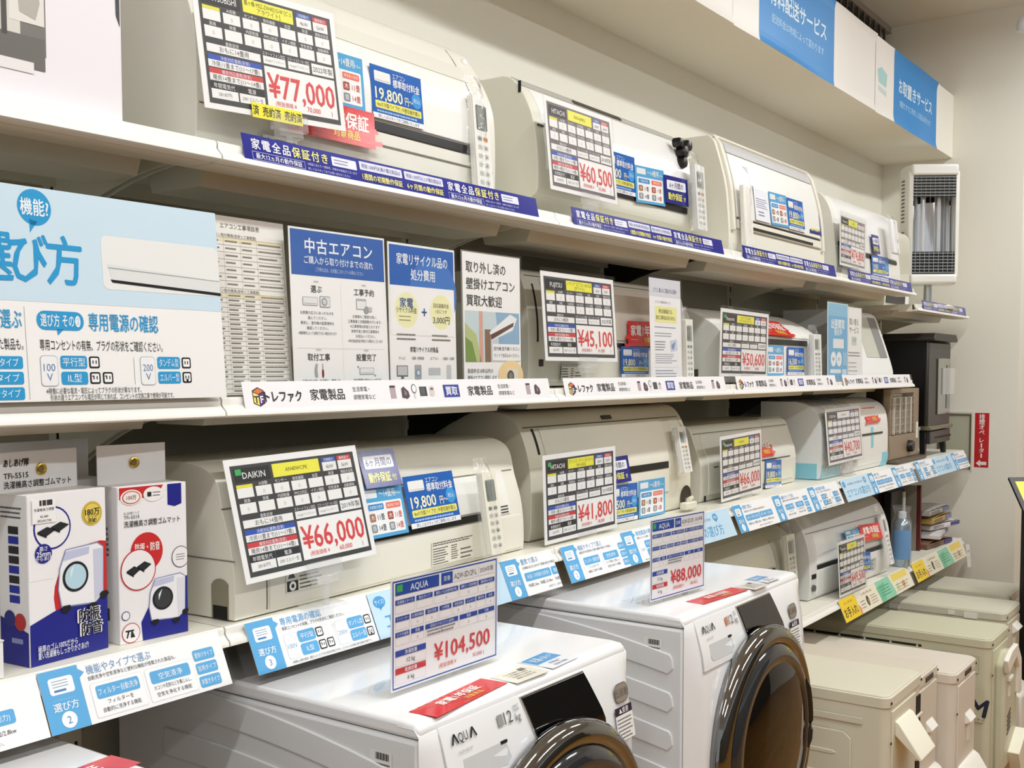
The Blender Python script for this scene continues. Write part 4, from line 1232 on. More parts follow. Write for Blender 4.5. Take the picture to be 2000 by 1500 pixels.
# ------------------------------------------------------------------ posters standing in the middle tier rail
def poster(name, label, fr, w, h, draw, base='#f5f5f3', sleeve=True, cat='poster', gloss=False):
    t = thing(name, label, cat, fr[0], 'notices standing on the middle tier')
    s = Sheet(w, h, base, gloss=gloss)
    draw(s)
    s.place('printed_sheet', fr, t)
    if sleeve:
        part('clear_sleeve', slab_at(fr, w + 0.008, h + 0.006, 0.0008, 0.0016, -0.004, -0.001), CLEAR, t)
    return t

B3 = '#2f9dd6'
def guide_poster(s):
    s.r(0, 0, 1, .535, '#cfe5f3', 1)
    f = lambda mm: mm / 1000 / s.w
    # right edge of the sheet = u 1; measured back from it
    R = lambda mm: 1 - f(mm + 82)
    s.el(R(205), .095, f(23), B3, 2, rv=.085); s.poly([(R(213), .15), (R(202), .16), (R(213), .215)], B3, 2)
    s.tx('機能?', R(205), .095, .085, '#eff8fd', 3, bold=.03, maxw=f(38))
    s.el(R(372), .095, f(23), B3, 2, rv=.085); s.tx('サイズ?', R(372), .095, .08, '#eff8fd', 3, bold=.03, maxw=f(38))
    for i, ch in enumerate('エアコンの選び方'):
        s.tx(ch, R(168 + (7 - i) * 48), .335, .25, B3, 3, bold=.03, maxw=f(50))
    # picture of a unit
    s.rr(R(113), .19, R(-82), .455, '#eceeec', 2, .12); s.poly([(R(106), .33), (R(-82), .37), (R(-82), .45), (R(98), .42)], '#e2e5e4', 3)
    s.poly([(R(102), .405), (R(-82), .435), (R(-82), .45), (R(99), .42)], '#1b1c1d', 4); s.poly([(R(104), .345), (R(-82), .37), (R(-82), .3735), (R(104), .35)], '#a9adab', 4)
    s.r(R(228), .56, R(227.5), .99, '#8e9499', 2)
    s.rr(R(212), .575, R(146), .665, B3, 2, .45); s.poly([(R(185), .66), (R(175), .66), (R(184), .69)], B3, 2)
    s.tx('選び方 その❸', R(179), .62, .065, '#f0f8fc', 3, bold=.02, maxw=f(56))
    s.tx('専用電源の確認', R(139), .62, .095, B3, 3, al='l', bold=.02, maxw=f(108))
    s.tx('専用コンセントの有無、プラグの形状をご確認ください。', R(210), .735, .057, '#2c2c2e', 3, al='l', maxw=f(184))
    for u, t, rows in ((R(211), '100', (('平行型', 'P'), ('IL型', 'I'))), (R(64), '200', (('タンデム型', 'T'), ('エルバー型', 'E')))):
        s.rr(u, .785, u + f(24), .93, '#9fb0c0', 2, .12); s.rr(u + f(.6), .788, u + f(23.4), .927, '#f3f4f5', 3, .12)
        s.tx(t, u + f(12), .84, .05, '#5a86b0', 4, maxw=f(16)); s.tx('V', u + f(12), .885, .05, '#5a86b0', 4)
        for i, (lab, sk) in enumerate(rows):
            v = .785 + i * .076
            s.rr(u + f(28), v, u + f(66), v + .062, B3, 2, .2); s.tx(lab, u + f(47), v + .031, .045, '#eff8fd', 3, maxw=f(32))
            socket(s, u + f(69), v + .002, sk)
            if sk == 'I': socket(s, u + f(88), v + .002, sk)
    s.r(R(74), .79, R(73.5), .925, '#7a8086', 2)
    s.tx('※稼働に必要な電流・電圧によってプラグの形状が異なります。', R(205), .952, .032, '#3a3a3c', 3, al='l', maxw=f(140))
    s.tx('形状の違うエアコンでも電圧が同じであれば、コンセントの交換工事で使用が可能です。', R(200), .983, .032, '#3a3a3c', 3, al='l', maxw=f(188))
    # the neighbouring column, cut by the edge of the view
    s.tx('機能やタイプで選ぶ', R(232), .62, .095, B3, 3, al='r', bold=.02, maxw=f(130)); s.tx('自動洗浄や空気清浄など便利な機能が搭載された製品も。', R(232), .735, .057, '#2c2c2e', 3, al='r', maxw=f(190))
    for i, t in enumerate(('壁掛けタイプ', '窓用タイプ', '床置きタイプ')):
        v = .79 + i * .071
        s.rr(R(296), v, R(234), v + .058, B3, 2, .2); s.tx(t, R(265), v + .029, .042, '#eff8fd', 3, maxw=f(50))
    for i, t in enumerate(('フィルター自動洗浄', '空気清浄')):
        s.rr(R(430 - i * 66), .80, R(372 - i * 66), .87, B3, 2, .2); s.tx(t, R(401 - i * 66), .835, .045, '#eff8fd', 3, maxw=f(48))
    s.mb.v = [(min(max(p[0], 0), s.w), p[1], p[2]) for p in s.mb.v]
guide_fr = ((-0.55, -0.004, 0.026), (1, 0, 0), (-0.0489, 0.0746, 0.9960))
poster('guide_poster', 'large sky blue air conditioner choosing poster at the left edge', ((-0.536, -0.004, 0.026), (1, 0, 0), (-0.03, 0.0746, 0.9967)), 0.537, 0.270, guide_poster, gloss=True, sleeve=False)

def table_sheet(s):
    s.tx('エアコン工事項目表', .45, .055, .032, '#55534e', 2)
    for v0, v1, n, hd in ((.12, .40, 7, True), (.43, .99, 21, True)):
        s.tx('■エアコン取付費用(目安と工事範囲)', .04, v0 - .012, .022, '#6a6862', 2, al='l', maxw=.7)
        s.r(.03, v0, .97, v0 + .022, '#efe4bd', 1)
        for i in range(n + 1):
            v = v0 + (v1 - v0) * i / n
            s.r(.03, v, .97, v + .0022, '#b9b4a2', 2)
        for u in (.03, .24, .44, .64, .97):
            s.r(u, v0, u + .003, v1, '#b9b4a2', 2)
        for i in range(n):
            v = v0 + (v1 - v0) * (i + .5) / n
            for u0, u1, sd in ((.05, .20, 1), (.26, .41, 2), (.46, .61, 3), (.66, .95, 4)):
                s.lines(u0, u1, v - .006, v + .006, 1, '#7f7c74', 2, .75, sd * 50 + i)
poster('price_list_sheet', 'white sheet with beige tables between the guide poster and blue headed poster', ((0.0104, 0.0400, 0.0272), (1, 0, 0), (0, 0.0736, 0.9969)), 0.165, 0.275, table_sheet, base='#f1efe8', cat='notice')

def unit_icon(s, u, v, w, h):
    s.rr(u, v, u + w, v + h, '#9a9c9d', 2, .12); s.rr(u + w * .03, v + h * .06, u + w * .97, v + h * .94, '#e9eaea', 3, .12)
    s.r(u + w * .08, v + h * .72, u + w * .92, v + h * .80, '#b5b8b9', 4)
def flow_poster(s):
    s.r(.015, .012, .985, .285, '#2c5fae', 1)
    for i, ch in enumerate('中古エアコン'):
        s.tx(ch, .20 + i * .122, .105, .098, '#f2f6fb', 2, bold=.03)
    s.tx('ご購入から取り付けまでの流れ', .5, .19, .052, '#f2f6fb', 2, bold=.015, maxw=.72)
    s.tx('ご不明な点は、お気軽にスタッフへお尋ねください', .5, .245, .028, '#c9d8ee', 2, maxw=.50)
    s.r(.5, .32, .502, .98, '#d5d5d4', 1); s.r(.04, .725, .96, .727, '#d5d5d4', 1)
    for cu, cv, st, t in ((.25, .32, 'STEP1', '選ぶ'), (.75, .32, 'STEP2', '工事予約'), (.25, .735, 'STEP3', '取付工事'), (.75, .735, 'STEP4', '設置完了')):
        s.tx(st, cu, cv, .017, '#9a9a98', 2); s.tx(t, cu, cv + .045, .048, '#4a4a4a', 2, bold=.02)
    unit_icon(s, .11, .415, .15, .052); s.rr(.28, .405, .385, .475, '#9a9c9d', 2, .1); s.rr(.285, .41, .38, .47, '#e4e5e5', 3, .1); s.el(.325, .44, .03, '#a3a6a7', 4); s.el(.325, .44, .018, '#d8d9d9', 5)
    s.rr(.66, .405, .77, .475, '#b5b7b8', 2, .1); s.rr(.667, .42, .763, .47, '#eceded', 3, .05); s.el(.77, .475, .028, '#9fa2a3', 4); s.rr(.79, .455, .83, .485, '#c2c4c5', 5, .2)
    s.poly([(.20, .86), (.215, .82), (.235, .82), (.23, .86), (.235, .90), (.22, .905), (.205, .90)], '#a9abac', 2); s.rr(.275, .855, .295, .905, '#b03540', 2, .3); s.r(.282, .82, .288, .858, '#77797a', 2)
    unit_icon(s, .67, .845, .16, .045); s.el(.655, .84, .008, '#9aa0a5', 3); s.el(.84, .895, .008, '#9aa0a5', 3)
    for u, v, n, sd in ((.06, .51, 5, 1), (.56, .52, 6, 2), (.08, .925, 3, 3), (.57, .925, 3, 4)):
        a = v
        tt = ('お部屋の広さにあったものを', '選んでください。', '事前に、室外機の設置場所を', '確認してください。', '※建築場所によっては取付できない場合があります') if sd == 1 else \
             ('お客様のご要望を伺い、', '工事業者と日程調整を行います。', '※工事費用は別途となります', '本体代金と取付工事費用を', 'お支払いください。', '※年内追加料金が発生する場合もございます') if sd == 2 else \
             ('工事当日の前〜当日朝に、業者より', 'お伺い時間の連絡をいたします。', 'オプション工事料金は後払いです。') if sd == 3 else ('保証期間は最大12ヵ月です。', '※保証書の保管をお願いします', '取付後の不具合時は当店まで')
        for i, q in enumerate(tt):
            s.tx(q, u + .19, a + i * .031, .022, '#4c4c4c', 2, maxw=.38)
poster('flow_poster', 'white poster with blue header on used air conditioner steps', ((0.1686, 0.0300, 0.0272), (1, 0, 0.004), (-0.0142, 0.0372, 0.9992)), 0.2286, 0.270, flow_poster)

def recycle_poster(s):
    s.r(.02, .015, .98, .285, '#1f5fb4', 1)
    s.el(.66, .33, .36, '#3d77c4', 1.5, rv=.26)
    s.r(.02, .285, .98, .62, '#f5f5f3', 1.8)
    for v, t in ((.105, '家電リサイクル品の'), (.205, '処分費用')):
        s.tx(t, .5, v, .082, '#f2f6fb', 3, bold=.025, maxw=.76 if v < .15 else .36)
    s.el(.25, .45, .17, '#f2f0bd', 2); s.el(.77, .45, .17, '#f2f0bd', 2)
    s.tx('家電', .25, .40, .072, '#3a5a9c', 3, bold=.03); s.tx('リサイクル料金', .25, .45, .044, '#6c6a4a', 3, bold=.015, maxw=.29); s.lines(.14, .36, .48, .53, 2, '#8d8b60', 3, .25, 2)
    s.tx('+', .51, .455, .11, '#2c4a8c', 3, bold=.02)
    s.tx('回収運搬料金', .77, .405, .035, '#6c6a4a', 3, maxw=.24); s.tx('1点につき', .77, .445, .03, '#6c6a4a', 3); s.tx('3,000円', .77, .505, .06, '#4a4a44', 3, bold=.015, maxw=.26)
    s.lines(.10, .42, .60, .66, 2, '#76746c', 3, .35, 5); s.lines(.62, .92, .60, .66, 2, '#76746c', 3, .35, 6)
    s.tx('家電リサイクル対象品', .5, .715, .04, '#4a4a4a', 3, bold=.02, maxw=.42)
    for u, t in ((.17, 'テレビ'), (.40, '洗濯機・衣類乾燥機'), (.65, 'エアコン'), (.87, '冷蔵庫・冷凍庫')):
        s.tx(t, u, .775, .024, '#5a5a58', 3, maxw=.18)
    s.r(.09, .825, .25, .90, '#6b6d70', 2); s.r(.10, .83, .24, .892, '#c7cacb', 3); s.r(.15, .90, .19, .915, '#6b6d70', 2)
    s.rr(.35, .82, .45, .92, '#a9acad', 2, .1); s.el(.40, .875, .036, '#7f97ad', 3); s.el(.40, .875, .022, '#cfe0ea', 4)
    s.rr(.56, .84, .74, .89, '#c2c5c6', 2, .1); s.rr(.84, .82, .91, .93, '#c9cbcc', 2, .08)
    s.poly([(.10, .965), (.13, .965), (.115, .945)], '#8a7a70', 3); s.tx('ご注意ください', .15, .958, .026, '#6a6864', 3, al='l'); s.lines(.1, .9, .98, .995, 1, '#8a8884', 3, .4, 9)
poster('recycle_poster', 'white poster with blue header on appliance recycling costs, two yellow circles', ((0.4004, 0.0300, 0.0272), (1, 0, 0), (0.0034, 0.0226, 0.9997)), 0.1908, 0.2668, recycle_poster)

def buy_poster(s):
    s.frame(0, 0, 1, 1, 0.0025, '#6a675c', 1)
    for v, t in ((.115, '取り外し済の'), (.235, '壁掛けエアコン'), (.355, '買取大歓迎')):
        s.tx(t, .07, v, .088, '#3b3b3b', 3, al='l', bold=.012, maxw=.82 if v < .3 and v > .2 else .66)
    s.r(.04, .43, .96, .80, '#c9d8dc', 1)
    s.poly([(.04, .52), (.22, .60), (.30, .80), (.04, .80)], '#b9c48a', 2); s.poly([(.04, .62), (.15, .66), (.22, .80), (.04, .80)], '#7f9a52', 2.5)
    s.r(.27, .43, .33, .80, '#d8a896', 2); s.r(.36, .56, .46, .80, '#8a6f58', 2)
    s.poly([(.55, .43), (.96, .43), (.96, .74), (.62, .74)], '#8fb2cf', 2)
    s.poly([(.44, .58), (.80, .44), (.92, .47), (.84, .56), (.47, .645)], '#eef0f0', 3); s.poly([(.45, .60), (.86, .50), (.85, .53), (.47, .635)], '#6a4a44', 4)
    s.r(.48, .665, .98, .79, '#f2f3f2', 4)
    s.tx('室内機/室外機/リモコン', .73, .70, .032, '#4a4a4a', 5, maxw=.46); s.tx('セットで当店込みください。', .73, .75, .03, '#4a4a4a', 5, maxw=.44)
    s.el(.80, .90, .22, '#f3d7a2', 3, rv=.115); s.rr(.72, .85, .92, .96, '#e7e2d4', 4, .1); s.el(.79, .905, .06, '#5b544a', 5); s.el(.79, .905, .035, '#8a8276', 6)
    s.tx('製造年式10年以内の', .07, .865, .036, '#4a4a4a', 3, al='l', maxw=.42); s.tx('壁掛けエアコン買取します', .07, .915, .036, '#4a4a4a', 3, al='l', maxw=.48)
    s.lines(.07, .45, .95, .97, 1, '#9a9894', 3, .5, 3)
poster('buying_poster', 'dark framed poster with big black lettering and a photo of a wall unit', ((0.6115, 0.0300, 0.0272), (1, 0, 0.002), (-0.0050, 0.0182, 0.9998)), 0.1990, 0.271, buy_poster)

def notice_narrow(s):
    s.r(0, 0, 1, .17, '#dadbe4', 1)
    s.tx('エアコン購入のご相談がある皆様へ', .5, .11, .048, '#5a5e6a', 2, maxw=.78)
    s.tx('エアコンの保証に関しまして', .42, .22, .026, '#7a7c86', 2, maxw=.5)
    s.rr(.16, .26, .86, .41, '#f0eda0', 1, .03)
    s.tx('弊社店舗保証では、', .5, .305, .044, '#8a8440', 2, bold=.02, maxw=.44); s.tx('取付工事料金は含みません', .5, .365, .044, '#8a8440', 2, bold=.02, maxw=.62)
    for v0, v1, n, sd in ((.44, .47, 1, 1), (.50, .55, 2, 2), (.70, .80, 5, 5), (.85, .96, 4, 6)):
        s.lines(.14, .84, v0, v1, n, '#8d90a0', 2, .3, sd)
    s.lines(.14, .50, .58, .68, 4, '#7d8090', 2, .35, 3)
    s.poly([(.62, .58), (.84, .56), (.86, .67), (.64, .69)], '#cdd5e6', 1); s.poly([(.66, .62), (.80, .585), (.74, .66), (.68, .66)], '#7f92bd', 2)
    s.r(.1, .83, .9, .832, '#c5c7cf', 2)
poster('notice', 'narrow white notice with grey head and pale yellow box, middle tier', ((1.3957, 0.0400, 0.0272), (1, 0, 0), (0.0148, 0.0340, 0.9993)), 0.1721, 0.272, notice_narrow, cat='notice', base='#f3f3f5')
def blue_narrow(s):
    s.r(.03, .01, .97, .99, '#67b1de', 1); s.r(.03, .01, .97, .17, '#86c3e2', 1.5)
    s.tx('出張買取', .5, .27, .13, '#eef7fc', 2, bold=.05, maxw=.72); s.tx('強化中', .5, .37, .10, '#e6f3fb', 2, bold=.04, maxw=.5)
    s.rr(.26, .46, .78, .58, '#e9eef0', 2, .1)
    s.el(.28, .72, .13, '#eef5f9', 2, rv=.095); s.el(.55, .72, .13, '#eef5f9', 2, rv=.095); s.tx('無料', .28, .72, .05, '#5a9fd0', 3); s.tx('即日', .55, .72, .05, '#5a9fd0', 3)
    s.rr(.74, .63, .94, .80, '#8fc7e6', 2, .1)
    s.rr(.12, .85, .64, .90, '#e4f0f7', 2, .3); s.rr(.70, .85, .92, .98, '#cfe3ee', 2, .05)
poster('buying_notice', 'narrow blue home visit buying poster at the end of the middle tier', ((2.6786, 0.0400, 0.0272), (1, 0, 0), (-0.0023, 0.0155, 0.9999)), 0.2143, 0.275, blue_narrow, base='#dcebf4', cat='notice')
def white_narrow(s):
    s.tx('買い替え', .5, .20, .10, '#55575c', 2, maxw=.74); s.tx('サービス', .5, .31, .10, '#55575c', 2, maxw=.7)
    s.rr(.34, .40, .66, .52, '#d0dad4', 2, .15); s.rr(.40, .42, .62, .47, '#a9c4b4', 3, .2)
    s.lines(.12, .88, .60, .68, 2, '#8d8f94', 2, .4, 1); s.lines(.12, .8, .73, .95, 4, '#b5b7ba', 2, .25, 2)
poster('service_notice', 'narrow white notice right beside the narrow blue buying poster', ((2.905, 0.0500, 0.0272), (1, 0, -0.004), (0.0150, 0.0205, 0.9997)), 0.175, 0.27, white_narrow, cat='notice')

# ------------------------------------------------------------------ cartons
CARD = mat('carton_white', '#f1efef', 0.45)
def box_top(name, label, p0, p1, depth, zt, tab_h, draw_front, draw_side, draw_tab, group='rubber mat boxes'):
    """upright carton whose lower front edge runs p0 -> p1 on the shelf; hanging tab at the back with eyelet"""
    z0 = -0.3185
    a, b = Vector((*p0, z0)), Vector((*p1, z0))
    u = (b - a).normalized()
    w = (b - a).length
    n = Vector((-u.y, u.x, 0))
    t = thing(name, label, 'box', tuple(a), group)
    h = zt - z0
    mb = MB().box((0, 0, 0), (w, depth, h))
    mb.box((0, depth - 0.0012, h), (w, depth, h + 0.0005))
    m = Matrix((u, n, Vector((0, 0, 1)))).transposed().to_4x4()
    m.translation = a
    def W(b_): b_.v = [tuple(m @ Vector(p)) for p in b_.v]; return b_
    part('carton', W(mb), CARD, t, bev=0.0008)
    part('hang_tab', W(MB().box((0.0, depth - 0.0022, h), (w - 0.001, depth - 0.0002, h + tab_h))), CARD, t)
    ey = MB()
    k = 22
    for q in range(k):
        pass
    ey.lathe([(0.0042, -0.0012), (0.0062, -0.0032), (0.0078, -0.0026), (0.0082, -0.0008)], (w * .52, depth - 0.0022, h + tab_h * .52), 'y', 24, 0)
    ey.lathe([(0.0, -0.0006), (0.0044, -0.0006)], (w * .52, depth - 0.0022, h + tab_h * .52), 'y', 20, 1)
    eo = part('eyelet', W(ey), [mat('brass', '#c9a94a', 0.25, metal=1.0), mat('eyelet_hole', '#7a6a4c', 0.8)], t)
    if draw_front:
        s = Sheet(w - 0.001, h - 0.001, '#f3f1f2', 0.0002); draw_front(s)
        s.place('front_print', (tuple(a + n * -0.0004 + u * 0.0005), tuple(u), (0, 0, 1)), t)
    if draw_side:
        s = Sheet(depth - 0.001, h - 0.001, '#e9e7e8', 0.0002); draw_side(s)
        s.place('side_print', (tuple(a + n * depth - u * 0.0004), tuple(-n), (0, 0, 1)), t)
    if draw_tab:
        s = Sheet(w - 0.002, tab_h - 0.001, '#f1efef', 0.0002); draw_tab(s)
        s.place('tab_print', (tuple(a + n * (depth - 0.0026) + Vector((0, 0, h))), tuple(u), (0, 0, 1)), t)
    return t

def washer_drawing(s, u, v, w, h, dark):
    """little washing machine on rubber feet, as printed on the boxes"""
    P = lambda a, b: (u + w * a, v + h * b)
    s.poly([P(.02, .30), P(.16, .04), P(.86, 0), P(1, .08), P(.98, .78), P(.78, .90), P(.04, .86), P(-.02, .60)], '#8d93b5', 4)
    s.poly([P(.04, .31), P(.17, .055), P(.85, .02), P(.98, .09), P(.96, .77), P(.77, .88), P(.06, .84), P(.0, .60)], '#f4f4f7', 5)
    s.poly([P(.10, .20), P(.16, .07), P(.68, .045), P(.66, .15)], '#c3c9e4', 6); s.poly([P(.76, .10), P(.97, .10), P(.96, .75), P(.77, .86)], '#cdd1e4' if not dark else '#e3e4ec', 6)
    s.el(u + w * .36, v + h * .45, w * .28, '#1d1e22', 7); s.el(u + w * .36, v + h * .45, w * .23, '#bcdcea' if not dark else '#3a3c40', 8)
    s.poly([P(.24, .36), P(.34, .26), P(.30, .36), P(.24, .48)], '#e2f1f7', 9)
    for a, b in ((.04, .84), (.62, .88), (.88, .74)):
        s.poly([P(a, b + .03), P(a + .05, b), P(a + .18, b), P(a + .21, b + .05), P(a + .12, b + .11), P(a + .01, b + .09)], '#15161a', 9)
def mats_icon(s, u, v, w, h):
    P = lambda a, b: (u + w * a, v + h * b)
    for dx, dy in ((0, .25), (.42, .05)):
        s.poly([P(dx, dy + .25), P(dx + .30, dy), P(dx + .58, dy + .22), P(dx + .28, dy + .55)], '#23282a', 6); s.poly([P(dx, dy + .25), P(dx + .28, dy + .55), P(dx + .28, dy + .66), P(dx, dy + .36)], '#14171a', 6)
NAVY, RED = '#1c2388', '#cc2a2c'
def front_one(s):
    s.el(.92, .62, .62, RED, 1, rv=.30); s.r(-.0, .0, .30, .5, '#f3f1f2', 1.2)
    s.mb.v = [(min(max(p[0], 0), s.w), min(max(p[1], 0), s.h), p[2]) for p in s.mb.v]
    s.poly([(0, .755), (.30, .70), (.62, .66), (1, .645), (1, 1), (0, 1)], NAVY, 2)
    s.el(.30, .20, .235, NAVY, 2); s.el(.30, .20, .215, '#f3f1f2', 3)
    mats_icon(s, .11, .165, .40, .10)
    s.rr(.05, .02, .34, .165, '#f6f5f4', 8, .03); s.r(.14, .03, .30, .062, '#3a3a3c', 9); s.r(.165, .03, .175, .062, '#f6f5f4', 10); s.r(.22, .03, .228, .062, '#f6f5f4', 10)
    s.tx('洗濯機高さ調整', .195, .085, .02, '#2a2a2c', 9, maxw=.25); s.tx('¥2,480', .195, .125, .02, '#2a2a2c', 9); s.tx('(税込¥2,728)', .195, .15, .018, '#2a2a2c', 9, maxw=.2)
    s.el(.18, .345, .105, NAVY, 5); s.tx('高さ', .18, .315, .03, '#f2f2f8', 6, bold=.02); s.tx('25mm', .18, .345, .045, '#f2f2f8', 6, bold=.03, maxw=.17); s.tx('からあげ', .18, .375, .028, '#f2f2f8', 6, bold=.02)
    s.el(.815, .145, .135, '#d8b93c', 3); s.el(.815, .145, .115, '#b99a2a', 4); s.el(.815, .145, .11, '#e6cf62', 5); s.tx('180万', .815, .135, .05, '#3a3010', 6, bold=.04, maxw=.19); s.tx('セット', .815, .165, .025, '#3a3010', 6); s.tx('突破!', .815, .188, .028, '#3a3010', 6, bold=.02)
    washer_drawing(s, .36, .325, .60, .42, False)
    for i, t in enumerate(('防振', '防音')):
        s.tx(t, .74 + i * .03, .76 + i * .085, .088, '#f3f3f8', 10, bold=.09, maxw=.30); s.tx(t, .74 + i * .03, .76 + i * .085, .085, '#14151c', 12, bold=.03, maxw=.27)
    s.tx('極厚のゴム100%だから', .08, .905, .045, '#eceef8', 10, al='l', bold=.02, maxw=.50); s.tx('重い洗濯機もしっかりかさあげ!', .08, .945, .045, '#eceef8', 10, al='l', bold=.02, maxw=.64)
def side_one(s):
    s.r(0, .80, 1, 1, NAVY, 1); s.poly([(0, .80), (0, .72), (1, .80)], NAVY, 1)
    s.lines(.10, .9, .06, .14, 3, '#55565c', 2, .4, 3)
    for i in range(8):
        s.r(.36, .18 + i * .058, .72, .225 + i * .058, ('#2a2b30', '#24339a', '#2a2b30', '#2a2b30', '#24339a', '#2a2b30', '#24339a', '#24339a')[i], 2)
    s.el(.35, .73, .20, '#2a2f7c', 3); s.el(.72, .74, .20, '#b83236', 3); s.rr(.40, .84, .80, .87, '#8e93c4', 2, .2)
def tab_one(s):
    s.tx('あしあげ隊', .06, .26, .22, '#1c1c1e', 2, al='l', bold=.05, maxw=.31, shear=.12)
    s.tx('TFi-5515', .06, .58, .20, '#1c1c1e', 2, al='l', bold=.02, maxw=.31); s.tx('洗濯機高さ調整ゴムマット', .06, .82, .20, '#1c1c1e', 2, al='l', bold=.02, maxw=.86)
box_top('rubber_mat_box', 'white and navy carton lettered TFi-5515 with red arc, left of the pair', (-0.2943, 0.0349), (-0.1721, 0.0458), 0.058, -0.0955, 0.053, front_one, side_one, tab_one)
def front_two(s):
    s.poly([(.0, 0), (.66, 0), (.56, .075), (.0, .075)], RED, 1); s.r(0, 0, .02, .1, '#f3f1f2', 2)
    s.el(.19, .065, .155, '#f4efe9', 3, rv=.05); s.el(.19, .065, .13, '#d05248', 4, rv=.042); s.el(.19, .065, .115, '#f4efe9', 5, rv=.036); s.tx('150万', .19, .065, .03, '#8a3a34', 6, bold=.02)
    s.el(.51, .055, .145, '#f6f4f2', 3, rv=.048); s.r(.42, .04, .48, .07, '#2a2a2e', 4); s.lines(.5, .62, .035, .075, 2, '#6a6a6e', 4, .3, 3)
    s.poly([(.72, 0), (.93, 0), (.93, .135), (.825, .15), (.72, .135)], NAVY, 2)
    s.tx('あしあげ隊シリーズ', .08, .165, .02, '#3a3a3c', 3, al='l', maxw=.22); s.tx('TFi-5515', .08, .19, .032, '#2a2a2c', 3, al='l', maxw=.22); s.tx('洗濯機高さ調整ゴムマット', .08, .235, .045, '#222226', 3, al='l', bold=.012, maxw=.82)
    s.el(.40, .425, .235, RED, 2, rv=.125); s.tx('防振・防音', .41, .395, .06, '#f6ece8', 3, bold=.04, maxw=.36)
    s.el(.27, .535, .255, RED, 4, rv=.135); s.el(.27, .535, .24, '#f4f2f2', 5, rv=.127); mats_icon(s, .10, .48, .36, .11)
    s.el(.90, .49, .135, '#5a5c64', 3, rv=.072); s.el(.90, .49, .125, '#f4f2f2', 4, rv=.067); s.lines(.83, .97, .465, .515, 3, '#8a8c92', 5, .3, 4)
    s.poly([(.32, 1), (.30, .88), (.42, .78), (.60, .70), (1, .62), (1, 1)], NAVY, 2)
    s.el(.08, .82, .06, '#2a2f7c', 3, rv=.03); s.el(.08, .82, .05, '#f4f2f2', 4, rv=.025)
    washer_drawing(s, .42, .595, .55, .335, True)
    s.el(.15, .935, .13, '#c23034', 3, rv=.065); s.el(.15, .935, .12, '#f4f2f2', 4, rv=.06)
    s.r(.07, .915, .19, .925, '#1c1c1e', 5); s.poly([(.10, .925), (.125, .925), (.10, .965), (.08, .965)], '#1c1c1e', 5); s.poly([(.15, .925), (.17, .925), (.205, .965), (.14, .965)], '#1c1c1e', 5)
    s.mb.v = [(min(max(p[0], 0), s.w), min(max(p[1], 0), s.h), p[2]) for p in s.mb.v]
def side_two(s):
    s.lines(.35, .6, .25, .45, 6, '#6a6a70', 2, .5, 2); s.r(.3, .78, .55, .86, '#3a3b40', 2)
box_top('rubber_mat_box', 'white and navy carton with plain hanging tab, right of the pair', (-0.1556, 0.0425), (-0.0454, 0.0346), 0.052, -0.0975, 0.056, front_two, side_two, None)
box_top('rubber_mat_box', 'plain carton of which only the tab shows behind the pair', (-0.262, 0.135), (-0.105, 0.135), 0.05, -0.092, 0.056, None, None, None)
t = thing('white_box', 'white box corner at the far left edge, on the lower tier', 'box', (-0.40, 0.03, -0.3185))
part('carton', MB().box((-0.46, 0.018, -0.3185), (-0.3395, 0.10, -0.272)), CARD, t, bev=0.001)
part('lid_flap', MB().box((-0.46, 0.017, -0.272), (-0.3390, 0.10, -0.2705)), CARD, t)

def picture_carton():
    t = thing('picture_carton', 'big white carton with a printed appliance picture, top left corner', 'box', (-0.40, 0.05, 0.4005))
    part('carton', MB().box((-0.62, 0.035, 0.4005), (-0.139, 0.36, 0.90)), mat('carton_lilac_white', '#efecf0', 0.4), t, bev=0.001)
    s = Sheet(0.475, 0.495, '#efecf1', 0.0002)
    R = lambda mm: 1 - mm / 475
    V = lambda mm: 1 - mm / 495
    # appliance: grey body, dark base, lit reflector; measured in mm from the lower right corner
    s.r(R(420), V(420), R(110), V(62), '#77756f', 1); s.r(R(400), V(400), R(145), V(78), '#d9d7cf', 2); s.r(R(160), V(400), R(112), V(100), '#e4e2da', 3)
    s.poly([(R(150), V(160)), (R(122), V(160)), (R(118), V(128)), (R(124), V(106)), (R(146), V(112))], '#b4b1a8', 4)
    s.r(R(400), V(84), R(112), V(44), '#6a6862', 4); s.r(R(400), V(52), R(128), V(38), '#e9e7e6', 5); s.r(R(170), V(400), R(163), V(80), '#4a4844', 5)
    s.poly([(R(14), 0), (R(0), 0), (R(0), V(128)), (R(6), V(142))], '#3c3c40', 2)
    s.place('front_print', ((-0.6165, 0.0345, 0.403), (1, 0, 0), (0, 0, 1)), t)
picture_carton()

